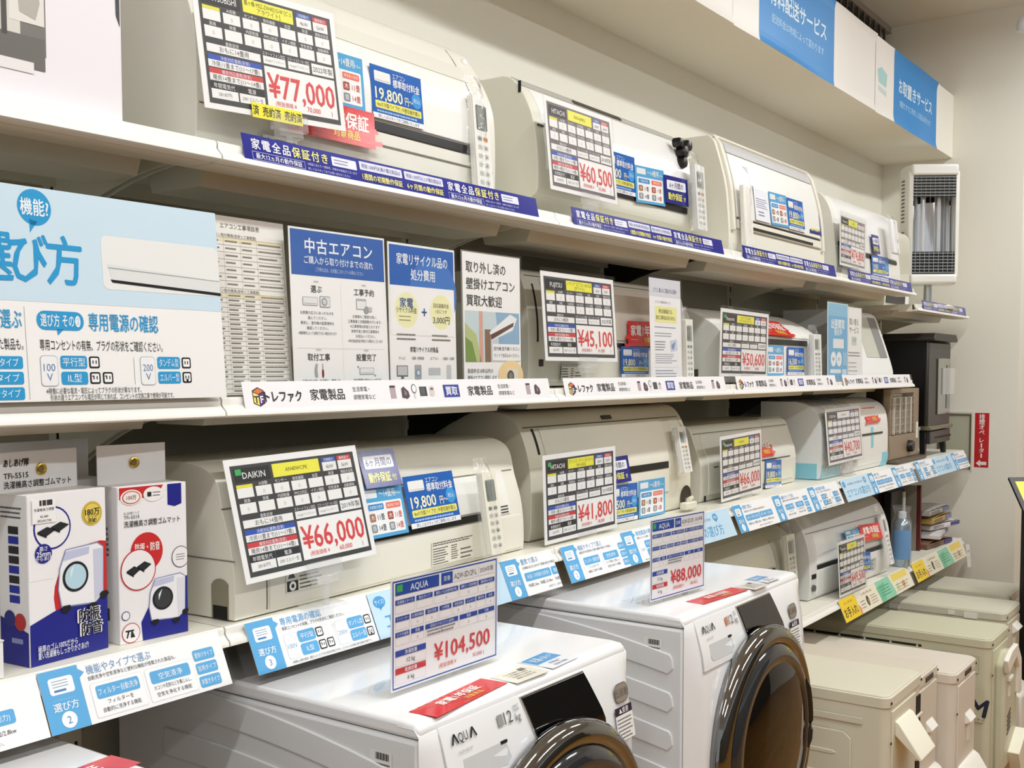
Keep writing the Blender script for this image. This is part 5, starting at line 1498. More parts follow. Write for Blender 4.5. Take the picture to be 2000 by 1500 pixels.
# ------------------------------------------------------------------ drum washing machines
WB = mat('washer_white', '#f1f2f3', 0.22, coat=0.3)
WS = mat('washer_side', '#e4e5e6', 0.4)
def washer(label, x0, detail=True, cap='#9a9c98', width=0.595):
    x1 = x0 + width
    yb, zt = 0.33, -0.412
    t = thing('washing_machine', label, 'washing machine', ((x0 + x1) / 2, 0.0, FLOOR), 'white drum washing machines')
    z0 = FLOOR + 0.05
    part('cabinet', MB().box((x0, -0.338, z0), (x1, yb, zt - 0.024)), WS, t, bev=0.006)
    for fx in (x0 + 0.06, x1 - 0.06):
        for fy in (-0.27, 0.27):
            part('foot', MB().lathe([(0.026, 0.0005), (0.026, 0.02), (0.018, 0.03), (0.018, 0.052)], (fx, fy, FLOOR), 'z', 16, cap0=True), mat('foot_rubber', '#3a3a3a', 0.7), t)
    # lid: flat top with softly rounded edges
    lid = [(-0.338, zt - 0.0225), (-0.338, zt - 0.008), (-0.33, zt - 0.002), (-0.31, zt), (yb - 0.02, zt), (yb, zt - 0.01), (yb, zt - 0.0225)]
    part('top_lid', MB().prism(lid, x0 + 0.001, x1 - 0.001), WB, t, bev=0.006, seg=3, angle=50)
    # front: bulged in plan and in profile
    prof = [(-0.300, zt - 0.0005), (-0.318, zt - 0.001), (-0.331, zt - 0.006), (-0.340, zt - 0.018), (-0.348, zt - 0.042), (-0.360, zt - 0.085), (-0.368, zt - 0.15), (-0.373, zt - 0.25), (-0.376, zt - 0.38), (-0.374, zt - 0.52), (-0.368, zt - 0.70), (-0.360, z0 + 0.03), (-0.352, z0)]
    rows = []
    N = 26
    for i in range(N + 1):
        q = i / N
        e = min(q, 1 - q) * width
        k = 0.0 if e < 1e-6 else min(1.0, math.sqrt(max(0, 1 - (1 - min(e / 0.045, 1)) ** 2)))
        k *= 0.93 + 0.07 * math.sin(math.pi * q)
        rows.append([(x0 + width * q, -0.339 + (y + 0.339) * k if y < -0.339 else y, z if y < -0.339 or k > 0.3 else min(z, zt - 0.008 + 0.0) ) for y, z in prof])
    mb = MB()
    mb.grid(rows)
    part('front_panel', mb, WB, t, angle=60)
    def fy(z):
        for a, b in zip(prof, prof[1:]):
            if b[1] <= z <= a[1]:
                return a[0] + (b[0] - a[0]) * (a[1] - z) / (a[1] - b[1])
        return -0.37
    # pressed ribs on the near side
    ribs = MB()
    for j in range(7):
        zz = zt - 0.062 - j * 0.076
        top = [(0.20 - 0.51 * k / 10, zz + 0.035 - 0.048 * (k / 10) ** 2.2) for k in range(11)]
        pts = top + [(-0.316, zz - 0.022), (-0.318, zz - 0.040)] + [(p[0] + 0.004, p[1] - 0.040 - 0.006 * (1 - k / 10)) for k, p in reversed(list(enumerate(top)))]
        ribs.prism(pts, x0 - 0.0035, x0 + 0.001)
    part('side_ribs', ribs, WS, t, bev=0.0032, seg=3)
    if not detail:
        return t
    # detergent drawer, top left
    dz = lambda z: fy(z) - 0.0012
    def on_front(name, u0, u1, v0, v1, off, m, n=6, cut=None, **k):
        """patch that follows the front; v measured down from the top of the lid"""
        r1, r2 = [], []
        for i in range(n + 1):
            z = zt - v0 - (v1 - v0) * i / n
            r1.append((x0 + u0, fy(z) - off, z)); r2.append((x0 + u1, fy(z) - off, z))
        mb = MB().grid([r1, r2])
        s1 = [(p[0], p[1] + 0.006, p[2]) for p in r1]; s2 = [(p[0], p[1] + 0.006, p[2]) for p in r2]
        mb.grid([s1, r1]); mb.grid([r2, s2]); mb.grid([[r1[0], r2[0]], [s1[0], s2[0]]]); mb.grid([[s1[-1], s2[-1]], [r1[-1], r2[-1]]])
        return part(name, mb, m, t, **k)
    on_front('drawer_gap', 0.038, 0.232, 0.014, 0.112, 0.0006, mat('panel_gap', '#c4c5c6', 0.5))
    d = on_front('detergent_drawer', 0.0395, 0.2305, 0.0155, 0.1105, 0.0022, WB)
    zr = zt - 0.078
    rec = MB()
    y0 = fy(zr) - 0.0026
    ins = [(x0 + 0.075, zr + 0.013), (x0 + 0.175, zr + 0.013), (x0 + 0.183, zr - 0.012), (x0 + 0.172, zr - 0.020), (x0 + 0.082, zr - 0.020), (x0 + 0.073, zr - 0.012)]
    rec.add([(p[0], fy(p[1]) - 0.0028, p[1]) for p in ins], [tuple(range(6))])
    part('handle_recess', rec, mat('recess_shade', '#cfd1d2', 0.4), d, base=BASE[t.name])
    part('recess_slot', MB().box((x0 + 0.163, fy(zr + .01) - 0.0035, zr + 0.010), (x0 + 0.178, fy(zr + .01) - 0.001, zr + 0.014)), DARK, d, base=BASE[t.name])
    def printed(name, u, v, w, h, draw):
        z1, z2 = zt - v - h, zt - v
        fr = ((x0 + u, fy(z1) - 0.0046, z1), (1, 0, 0), (0, fy(z2) - fy(z1), h))
        s = Sheet(w, h, '#f1f2f3', 0.00005)
        s.mb = MB(); s.cols = {}
        draw(s)
        return s.place(name, fr, t)
    def mark(s):
        k = '#26282a'
        # wordmark: open letters drawn as strokes
        def st(a, b, wd=.030):
            d = Vector((b[0] - a[0], (b[1] - a[1]) * s.h / s.w)); nn = Vector((-d.y, d.x)).normalized() * wd
            nv = nn.y * s.w / s.h
            s.poly([(a[0] - nn.x, a[1] - nv), (b[0] - nn.x, b[1] - nv), (b[0] + nn.x, b[1] + nv), (a[0] + nn.x, a[1] + nv)], k, 1)
        st((.02, .95), (.14, .08)); st((.14, .08), (.25, .95))
        s.tx('QU', .46, .50, 1.18, k, 1, maxw=.36)
        st((.73, .95), (.85, .08)); st((.85, .08), (.97, .95))
    printed('brand_mark', 0.056, 0.026, 0.058, 0.016, mark)
    printed('model_line', 0.060, 0.050, 0.045, 0.006, lambda s: s.tx('AQW-SD12P', .5, .5, .95, '#a9abad', 1, maxw=1))
    def capm(s):
        s.r(.0, .30, .20, .85, cap, 1)
        s.tx('12', .42, .55, .86, '#55575a', 1, maxw=.36); s.tx('kg', .80, .72, .52, '#55575a', 1); s.tx('HEAT', .80, .20, .20, '#8a8c8e', 1); s.tx('PUMP', .80, .38, .20, '#8a8c8e', 1)
    printed('capacity_mark', 0.165, 0.018, 0.062, 0.030, capm)
    def energy(s):
        s.rr(.10, .02, .92, .36, '#7c7468', 1, .4); s.rr(.12, .04, .90, .34, '#938b7e', 2, .4); s.tx('低振動', .5, .19, .16, '#6a6258', 3)
        s.r(0, .42, 1, .56, '#2a1f33', 1); s.tx('▲重要', .5, .49, .11, '#f3f3f3', 2, maxw=.6)
        s.r(0, .56, 1, 1, '#ebebe8', 1); s.lines(.06, .94, .60, .98, 6, '#6e6c6a', 2, .35, 4)
    printed('caution_label', 0.483, 0.055, 0.056, 0.098, energy)
    # black glass control panel with chrome rim
    P = [(0.237, 0.020), (0.412, 0.020), (0.452, 0.110), (0.430, 0.150), (0.272, 0.150)]
    def panel(off, grow, m, name):
        cx = sum(p[0] for p in P) / 5; cy = sum(p[1] for p in P) / 5
        pp = [(cx + (p[0] - cx) * grow, cy + (p[1] - cy) * grow) for p in P]
        mb = MB()
        L, Rr = [], []
        n = 8
        va, vb = pp[0][1], pp[3][1]
        for i in range(n + 1):
            v = va + (vb - va) * i / n
            z = zt - v
            ul = pp[0][0] + (pp[4][0] - pp[0][0]) * i / n
            ur = pp[1][0] + (pp[2][0] - pp[1][0]) * min(1, (v - va) / (pp[2][1] - va)) if v <= pp[2][1] else pp[2][0] + (pp[3][0] - pp[2][0]) * (v - pp[2][1]) / (vb - pp[2][1])
            L.append((x0 + ul, fy(z) - off, z)); Rr.append((x0 + ur, fy(z) - off, z))
        mb.grid([L, Rr])
        L2 = [(p[0], p[1] + 0.008, p[2]) for p in L]; R2 = [(p[0], p[1] + 0.008, p[2]) for p in Rr]
        mb.grid([L2, L]); mb.grid([Rr, R2]); mb.grid([[L[0], Rr[0]], [L2[0], R2[0]]])
        return part(name, mb, m, t)
    panel(0.003, 1.03, mat('chrome_trim', '#c9c6bd', 0.15, metal=0.9), 'panel_rim')
    panel(0.0045, 1.0, mat('black_glass', '#08090a', 0.05, coat=0.5), 'control_panel')
    # door
    c = (x0 + 0.297, -0.372, zt - 0.316)
    dr = MB().lathe([(0.246, 0.004), (0.250, -0.004), (0.249, -0.016), (0.240, -0.027), (0.226, -0.033), (0.214, -0.031), (0.208, -0.022)], c, 'y', 72)
    door = part('door', dr, mat('smoked_chrome', '#8f8f8e', 0.07, metal=1.0), t, angle=60)
    part('dark_bezel', MB().lathe([(0.2105, -0.028), (0.204, -0.034), (0.192, -0.040), (0.176, -0.041), (0.168, -0.036)], c, 'y', 72), mat('smoked_plastic', '#2a2c2e', 0.08, coat=0.6), door, base=BASE[t.name], angle=60)
    part('door_glass', MB().lathe([(0.172, -0.038), (0.150, -0.044), (0.115, -0.050), (0.07, -0.054), (0.03, -0.0555), (0.0, -0.056)], c, 'y', 64), mat('dark_glass', '#0b0807', 0.04), door, base=BASE[t.name], angle=60)
    hd = [(c[0] + 0.198 * math.cos(a), c[1] - 0.037, c[2] + 0.198 * math.sin(a)) for a in [math.radians(-18 + i * 6) for i in range(9)]]
    part('door_handle', MB().tube(hd, [0.004] + [0.009] * 7 + [0.004], 8), mat('handle_dark', '#17181a', 0.2), door, base=BASE[t.name])
    def bc(s):
        for i in range(14):
            s.r(.25 + i * .045, .05, .25 + i * .045 + .02 + .012 * (i % 3), .25, '#3a3b3d', 1)
        s.lines(.1, .95, .32, .95, 6, '#45474a', 1, .45, 8)
    s = Sheet(0.04, 0.05, '#eeeeec', 0.0002); bc(s)
    s.place('barcode_label', ((x0 - 0.0012, -0.252, zt - 0.098), (0, -1, 0), (0, 0, 1)), t)
    return t
washer('nearest white washing machine, under the 104,500 yen card', 0.036, width=0.565)
washer('second white washing machine, under the 88,000 yen card', 0.826, cap='#c98a68', width=0.600)
washer('white washing machine whose top corner shows at the lower left edge', -0.865, detail=False)

def washer_card(label, o, u, v, w, h, price, net, model, year):
    fr = (o, u, v)
    t = thing('price_stand', label, 'price card', o, 'blue and white washing machine price cards')
    s = Sheet(w, h * 0.955, '#f4f4f5')
    bl, D = '#1f4ea8', '#1f4ea8'
    s.frame(.012, .012, .988, .985, 0.0022, bl, 1)
    s.r(.035, .035, .42, .145, bl, 2); s.r(.045, .05, .095, .115, '#3fae5c', 3); s.tx('AQUA', .24, .09, .085, '#eef2fa', 3, bold=.02)
    s.r(.44, .035, .545, .145, bl, 2); s.tx('型番', .4925, .09, .05, '#eef2fa', 3)
    s.r(.55, .035, .79, .145, '#e9eaec', 2); s.tx(model, .67, .09, .075, '#55575c', 3, maxw=.22)
    s.r(.80, .035, .965, .145, '#e9eaec', 2); s.tx(year, .882, .09, .055, '#6a6c70', 3, maxw=.14)
    rows = ((.185, ((.035, .20, '洗濯機スタイル'), (.215, .36, '脱水タイプ'), (.375, .60, '騒音レベル(洗濯時/脱水時)'), (.615, .79, '標準コース目安時間'), (.80, .965, '風乾燥の方式'))),
            (.335, ((.035, .155, 'インバーター'), (.17, .28, 'お湯取機能'), (.295, .41, '温水洗浄'), (.425, .535, 'UV除菌'), (.55, .655, '洗剤自動'), (.67, .77, 'ふんわり'), (.78, .87, '槽洗浄'), (.88, .965, '本体'))),
            (.475, ((.035, .155, 'スマホ連携'), (.17, .28, '質量'), (.295, .60, '1回あたりのコスト(目安)'), (.615, .79, '電源'), (.80, .965, '付属'))))
    for q, cs in rows:
        for a, b, tt in cs:
            s.r(a, q, b, q + .045, bl, 2); s.tx(tt, (a + b) / 2, q + .0225, .032, '#eef2fa', 3, maxw=(b - a) * .86)
            s.frame(a, q + .045, b, q + .12, 0.0004, '#b9bcc2', 2)
            if int(a * 100) % 3: s.tx('0', (a + b) / 2, q + .085, .035, '#8a8c90', 3)
    s.lines(.31, .59, .525, .59, 2, '#77797d', 4, .4, 3)
    for q, c, tt, k in ((.64, bl, '洗濯容量', '12 kg'), (.80, '#c93a40', '乾燥容量', '6 kg')):
        s.r(.035, q, .30, q + .055, c, 2); s.tx(tt, .1675, q + .0275, .042, '#f0f2f8', 3, bold=.02)
        s.frame(.035, q + .055, .30, q + .145, 0.0004, '#c9cbd0', 2); s.tx(k, .1675, q + .10, .055, '#55575c', 3)
    s.tx(price, .645, .755, .225, '#d9424a', 4, maxw=.62, bold=.022)
    s.tx('(税抜価格 ¥', .50, .90, .05, '#d9625f', 4); s.tx(net + ' )', .80, .90, .055, '#d9625f', 4)
    off = h * 0.045
    s.place('printed_sheet', (tuple(Vector(o) + Vector(v) * off), u, v), t)
    nu = Vector(u).normalized()
    nv = Vector(v).normalized()
    st = slab_at(fr, w + 0.01, h + 0.006, 0.001, 0.0016, -0.005, 0.0)
    fo = slab_at((tuple(Vector(o) + Vector((0, 0, 0.0012))), u, (-nu.y, nu.x, 0)), w + 0.01, 0.07, 0.001, -0.0006, -0.005, 0.0)
    part('clear_front', st, CLEAR, t)
    part('clear_foot', fo, CLEAR, t)
    return t
washer_card('blue framed stand on the nearest washer reading 104,500 yen', (0.1036, -0.2301, -0.4106), (0.9998, -0.0139, 0), (0.0110, -0.0092, 0.9999), 0.2560, 0.1721, '¥104,500', '95,000', 'AQW-SD12P-L', '2024年製')
washer_card('blue framed stand on the second washer reading 88,000 yen', (0.8797, -0.2367, -0.4106), (0.9960, -0.0898, 0), (0.0044, 0.0042, 1), 0.2105, 0.1737, '¥88,000', '80,000', 'AQW-SD12N', '2023年製')

def flat_card(name, label, pts, draw, base, group=None, z=-0.4112):
    """card lying on a lid; pts: near left, near right, far left (x,y)"""
    a, b, c = (Vector((*p, z)) for p in pts)
    s = Sheet((b - a).length, (c - a).length, base, 0.0004, gloss=True)
    draw(s)
    return tag(s.place(name, (tuple(a), tuple(b - a), tuple(c - a))), label, 'card', group)
def red_draw(s):
    for k in range(9):
        s.poly([(.5, .9), (.1 * k, 0), (.1 * k + .05, 0)], '#e2524a', 1)
    s.tx('家電1年保証', .52, .38, .40, '#fbf3ee', 3, bold=.05, maxw=.84); s.tx('対象商品', .60, .75, .24, '#f2b84c', 3, bold=.05, maxw=.4)
flat_card('warranty_card', 'red warranty card lying on the nearest washing machine', ((0.0768, -0.3385), (0.2693, -0.3195), (0.0748, -0.2907)), red_draw, '#d8282c', 'red warranty cards')
flat_card('warranty_card', 'red warranty card lying on the second washing machine', ((0.9598, -0.3169), (1.1535, -0.3306), (0.9609, -0.2749)), red_draw, '#d8282c', 'red warranty cards')
flat_card('warranty_card', 'red warranty card lying on the washing machine at the lower left edge', ((-0.46, -0.1752), (-0.2676, -0.1555), (-0.4649, -0.1229)), red_draw, '#d8282c', 'red warranty cards')
def lea_draw(s):
    for i in range(4):
        s.tx('〇〇洗濯機をお求めの方へ'[i:i + 8], .5, .25 + i * .16, .12, '#4c4a44', 2, maxw=.7)
    s.r(.7, .1, .85, .3, '#6a685f', 3)
flat_card('leaflet', 'cream leaflet lying between two cards on the nearest washer', ((0.2747, -0.3341), (0.3607, -0.3361), (0.2721, -0.2816)), lea_draw, '#ece8da')
flat_card('leaflet', 'pale grey leaflet lying beside the red card, second washer', ((1.1622, -0.3439), (1.2364, -0.3452), (1.1674, -0.293)), lea_draw, '#dddcd4')
def size_draw(s):
    s.r(.04, .06, .96, .55, '#4b9fdc', 1); s.tx('洗濯 4人〜', .5, .30, .30, '#eff7fc', 2, bold=.03, maxw=.7); s.tx('8.0kg〜', .5, .68, .16, '#4a5f80', 2); s.tx('目安の目安', .5, .86, .12, '#3a4a60', 2)
flat_card('size_card', 'blue and white family size card on the nearest washer', ((0.3766, -0.3325), (0.459, -0.3283), (0.3864, -0.2648)), size_draw, '#eef1f6', 'blue family size cards')
flat_card('size_card', 'blue and white family size card on the second washer', ((1.2520, -0.3341), (1.3206, -0.3356), (1.2631, -0.2754)), size_draw, '#eef1f6', 'blue family size cards')

# ------------------------------------------------------------------ outdoor condenser units on the floor
def condenser(label, x0, x1, y0, zt, col, style, length=0.76):
    t = thing('outdoor_unit', label, 'outdoor unit', ((x0 + x1) / 2, y0 + length / 2, FLOOR), 'outdoor condenser units in a row on the floor')
    m = mat('condenser_' + col.lstrip('#'), col, 0.45, var=0.015, scale=8)
    y1 = y0 + length
    r = 0.028
    def rounded(g=0.0, rr=r):
        pts = []
        for cx, cy, a in ((x1 + g - rr, y1 + g - rr, 0), (x0 - g + rr, y1 + g - rr, 90), (x0 - g + rr, y0 - g + rr, 180), (x1 + g - rr, y0 - g + rr, 270)):
            for k in range(6):
                q = math.radians(a + k * 18)
                pts.append((cx + rr * math.cos(q), cy + rr * math.sin(q)))
        return pts
    part('casing', MB().prism(rounded(-0.003), FLOOR + 0.035, zt - 0.030, axis='z'), m, t, angle=30)
    lid = MB().prism(rounded(0.0), zt - 0.034, zt - 0.004, axis='z')
    lid.prism(rounded(-0.006, 0.024), zt - 0.005, zt, axis='z')
    part('top_lid', lid, m, t, bev=0.003, angle=30)
    for yy in (y0 + 0.10, y1 - 0.14):
        part('foot_rail', MB().box((x0 - 0.02, yy, FLOOR + 0.0005), (x1 + 0.02, yy + 0.05, FLOOR + 0.036)), mat('foot_steel', '#8b887c', 0.5), t)
    dk = mat('fan_dark', '#14150f', 0.7)
    if style == 'back':
        fr = MB()
        ya, yb = y0 + 0.09, y1 - 0.06
        fr.box((x0 - 0.004, ya - 0.02, zt - 0.085), (x0 - 0.0015, yb, zt - 0.067))
        part('long_rib', fr, m, t, bev=0.002)
        pl = MB()
        pts = [(ya + 0.01, zt - 0.13), (ya + 0.03, zt - 0.112), (yb, zt - 0.112), (yb, FLOOR + 0.08), (ya + 0.01, FLOOR + 0.08)]
        pl.prism(pts, x0 - 0.006, x0 - 0.001)
        part('pressed_panel', pl, m, t, bev=0.004, seg=3)
        for i in range(5):
            z = zt - 0.175 - i * 0.062
            part('groove_rib', MB().prism([(ya + 0.05, z), (ya + 0.06, z + 0.006), (yb - 0.05, z + 0.006), (yb - 0.04, z), (yb - 0.05, z - 0.006), (ya + 0.06, z - 0.006)], x0 - 0.0085, x0 - 0.004), m, t, bev=0.002)
        # coil slots at the rear of the end face
        sl = MB()
        bars = MB()
        for i in range(8):
            z = zt - 0.062 - i * 0.062
            sl.box((x1 - 0.062, y0 - 0.0005, z - 0.058), (x1 - 0.022, y0 + 0.004, z))
            bars.box((x1 - 0.070, y0 - 0.006, z - 0.061), (x1 - 0.016, y0 + 0.002, z - 0.053))
        part('coil_opening', sl, dk, t); part('guard_bars', bars, m, t, bev=0.0015)
    else:
        part('fan_opening', MB().box((x0 - 0.0008, y0 + 0.24, FLOOR + 0.08), (x0 + 0.004, y1 - 0.05, zt - 0.05)), dk, t)
        gr = MB()
        z = FLOOR + 0.08
        while z < zt - 0.05:
            gr.box((x0 - 0.010, y0 + 0.235, z), (x0 - 0.002, y1 - 0.045, z + 0.010)); z += 0.019
        for k in range(6):
            y = y0 + 0.25 + k * (length - 0.32) / 5
            gr.box((x0 - 0.008, y, FLOOR + 0.075), (x0 - 0.003, y + 0.006, zt - 0.05))
        part('fan_grille', gr, m, t)
    # end face: recessed seam, screw heads, handle scoop
    part('end_panel', MB().box((x0 + 0.030, y0 - 0.0015, FLOOR + 0.06), (x1 - (0.075 if style == 'back' else 0.03), y0 + 0.003, zt - 0.045)), m, t, bev=0.001)
    sc = MB()
    for xx, zz in ((x0 + 0.02, zt - 0.02), (x1 - 0.02, zt - 0.02), (x0 + 0.02, zt - 0.13)):
        sc.lathe([(0.0, -0.003), (0.004, -0.002), (0.004, 0.0)], (xx, y0 - 0.0, zz), 'y', 10)
    part('screws', sc, dk, t)
    xm = (x0 + x1) / 2
    if style == 'back':
        fl = MB().prism([(y0 - 0.001, zt - 0.075), (y0 - 0.012, zt - 0.08), (y0 - 0.075, zt - 0.17), (y0 - 0.070, zt - 0.178), (y0 - 0.055, zt - 0.165), (y0 - 0.001, zt - 0.115)], x0 + 0.05, x0 + 0.19)
        part('handle_flap', fl, mat('flap_cream', '#f0ecd8', 0.4), t, bev=0.003)
        s = Sheet(0.10, 0.16, '#cdc9b4', 0.0003); s.lines(.1, .9, .05, .95, 9, '#6a6858', 1, .5, 3)
        s.place('rating_plate', ((x0 + 0.07, y0 - 0.0022, zt - 0.40), (1, 0, 0), (0, 0, 1)), t)
    elif style == 'cover':
        part('handle_scoop', MB().box((xm - 0.03, y0 - 0.003, zt - 0.030), (xm + 0.05, y0 + 0.001, zt - 0.014)), mat('scoop_shade', '#4a3f34', 0.6), t, bev=0.003)
        part('pipe_cap', MB().prism([(y0, zt - 0.15), (y0 - 0.022, zt - 0.178), (y0, zt - 0.19)], xm - 0.02, xm + 0.05), mat('cap_white', '#f2efe6', 0.4), t, bev=0.003)
        part('pipe_label', MB().box((xm + 0.01, y0 - 0.003, zt - 0.25), (xm + 0.04, y0 - 0.001, zt - 0.21)), mat('cap_white', '#f2efe6', 0.4), t)
        cv = MB().prism([(y0, zt - 0.30), (y0 - 0.02, zt - 0.315), (y0 - 0.085, zt - 0.42), (y0 - 0.095, zt - 0.45), (y0 - 0.085, FLOOR + 0.09), (y0, FLOOR + 0.08)], x0 + 0.035, x1 - 0.03)
        part('valve_cover', cv, mat('cover_cream', '#f1ede2', 0.4), t, bev=0.010, seg=3)
    elif style == 'logo':
        s = Sheet(0.075, 0.052, '#3aa8dc', 0.0003, shape=[(0, 0), (1, 0), (.42, 1), (0, 1)])
        s.poly([(0, .35), (.5, .35), (0, 1)], '#15204a', 1)
        s.place('maker_mark', ((x0 - 0.0025, y0 + 0.205, zt - 0.115), (0, -1, 0), (0, 0, 1)), t)
        s = Sheet(0.11, 0.062, '#c9c6ae', 0.0003); s.frame(0, 0, 1, 1, .0008, '#8f8c74', 1)
        for u in (.2, .5, .8): s.el(u, .55, .10, '#9a977e', 2); s.el(u, .55, .06, '#c9c6ae', 3)
        s.place('caution_plate', ((x0 - 0.0025, y0 + 0.15, zt - 0.125), (0, -1, 0), (0, 0, 1)), t)
        s = Sheet(0.05, 0.12, col, 0.0002); s.tx('M', .5, .55, .75, '#23253f', 1, bold=.05, shear=.2); s.tx('ロスナイ', .5, .92, .12, '#55564e', 1)
        s.place('side_mark', ((x0 - 0.0025, y0 + 0.07, zt - 0.30), (0, -1, 0), (0, 0, 1)), t)
        # broad side cover with arched lip, pipe hatch and louvres
        cv = [(x0 + 0.06, zt - 0.40), (x0 + 0.06, zt - 0.10), (x0 + 0.12, zt - 0.055), (x0 + 0.19, zt - 0.065), (x0 + 0.25, zt - 0.12), (x0 + 0.275, zt - 0.20), (x0 + 0.28, FLOOR + 0.10), (x0 + 0.06, FLOOR + 0.10)]
        part('side_cover', MB().prism(cv, y0 - 0.035, y0 + 0.001, axis='y'), m, t, bev=0.012, seg=3)
        ap = [(x0 + 0.035, zt - 0.075), (x0 + 0.10, zt - 0.050), (x0 + 0.20, zt - 0.045), (x0 + 0.27, zt - 0.11), (x0 + 0.285, zt - 0.24), (x0 + 0.245, zt - 0.24), (x0 + 0.235, zt - 0.14), (x0 + 0.18, zt - 0.09), (x0 + 0.055, zt - 0.125)]
        part('cover_lip', MB().prism(ap, y0 - 0.050, y0 - 0.032, axis='y'), mat('cover_cream', '#f1ede2', 0.4), t, bev=0.004)
        part('hatch', MB().box((x0 + 0.10, y0 - 0.045, zt - 0.165), (x0 + 0.16, y0 - 0.033, zt - 0.150)), mat('cap_white', '#f2efe6', 0.4), t, bev=0.002)
        part('hatch_label', MB().box((x0 + 0.12, y0 - 0.0365, zt - 0.225), (x0 + 0.15, y0 - 0.0345, zt - 0.19)), mat('cap_white', '#f2efe6', 0.4), t)
        lv = MB()
        for i in range(5):
            z = zt - 0.30 - i * 0.016
            lv.prism([(x0 + 0.11, z), (x0 + 0.165, z + 0.020), (x0 + 0.165, z + 0.026), (x0 + 0.11, z + 0.006)], y0 - 0.0362, y0 - 0.034, axis='y')
        part('louvres', lv, dk, t)
        part('pipe_guard', MB().prism([(x0 + 0.13, zt - 0.43), (x0 + 0.26, zt - 0.37), (x0 + 0.29, zt - 0.385), (x0 + 0.23, zt - 0.52), (x0 + 0.20, zt - 0.55)], y0 - 0.075, y0 - 0.034, axis='y'), mat('flap_cream', '#f0ecd8', 0.4), t, bev=0.003)
    else:
        part('pipe_cap', MB().prism([(y0, zt - 0.06), (y0 - 0.025, zt - 0.085), (y0, zt - 0.105)], xm - 0.03, xm + 0.06), mat('cap_white', '#f2efe6', 0.4), t, bev=0.003)
        part('pipe_label', MB().box((xm - 0.01, y0 - 0.004, zt - 0.17), (xm + 0.03, y0 - 0.001, zt - 0.125)), mat('cap_white', '#f2efe6', 0.4), t)
        part('side_cover', MB().prism([(y0, zt - 0.30), (y0 - 0.05, zt - 0.33), (y0 - 0.055, FLOOR + 0.12), (y0, FLOOR + 0.11)], x0 + 0.05, x1 - 0.03), mat('cover_cream', '#f1ede2', 0.4), t, bev=0.008)
    return t
condenser('nearest cream outdoor unit with pressed back panel and handle flap', 1.877, 2.205, -0.425, -0.812, '#dcd7c2', 'back')
condenser('second outdoor unit in the row, squeezed behind the pressed panel unit', 2.212, 2.466, -0.405, -0.845, '#d8cfbe', 'cover')
condenser('third outdoor unit, pinkish white with a big valve cover', 2.474, 2.754, -0.454, -0.880, '#ddd4c6', 'cover')
condenser('greenish cream outdoor unit with blue maker mark', 3.026, 3.33, -0.441, -0.885, '#cfccb2', 'logo', 0.80)
condenser('fifth outdoor unit with white scuffs along its lid edge', 3.446, 3.725, -0.405, -0.870, '#d2cebb', 'plain')
condenser('farthest outdoor unit at the end of the row', 3.86, 4.15, -0.335, -0.875, '#d4d0bd', 'plain')
for (x, y, w) in ((3.444, -0.30, .05), (3.444, -0.215, .025), (3.444, 0.0, .04)):
    part('scuff_tape', MB().box((x - 0.0012, y, -0.893 - w * .25), (x + 0.001, y + w, -0.883)), mat('cap_white', '#f2efe6', 0.4), bpy.data.objects['outdoor_unit.004'])

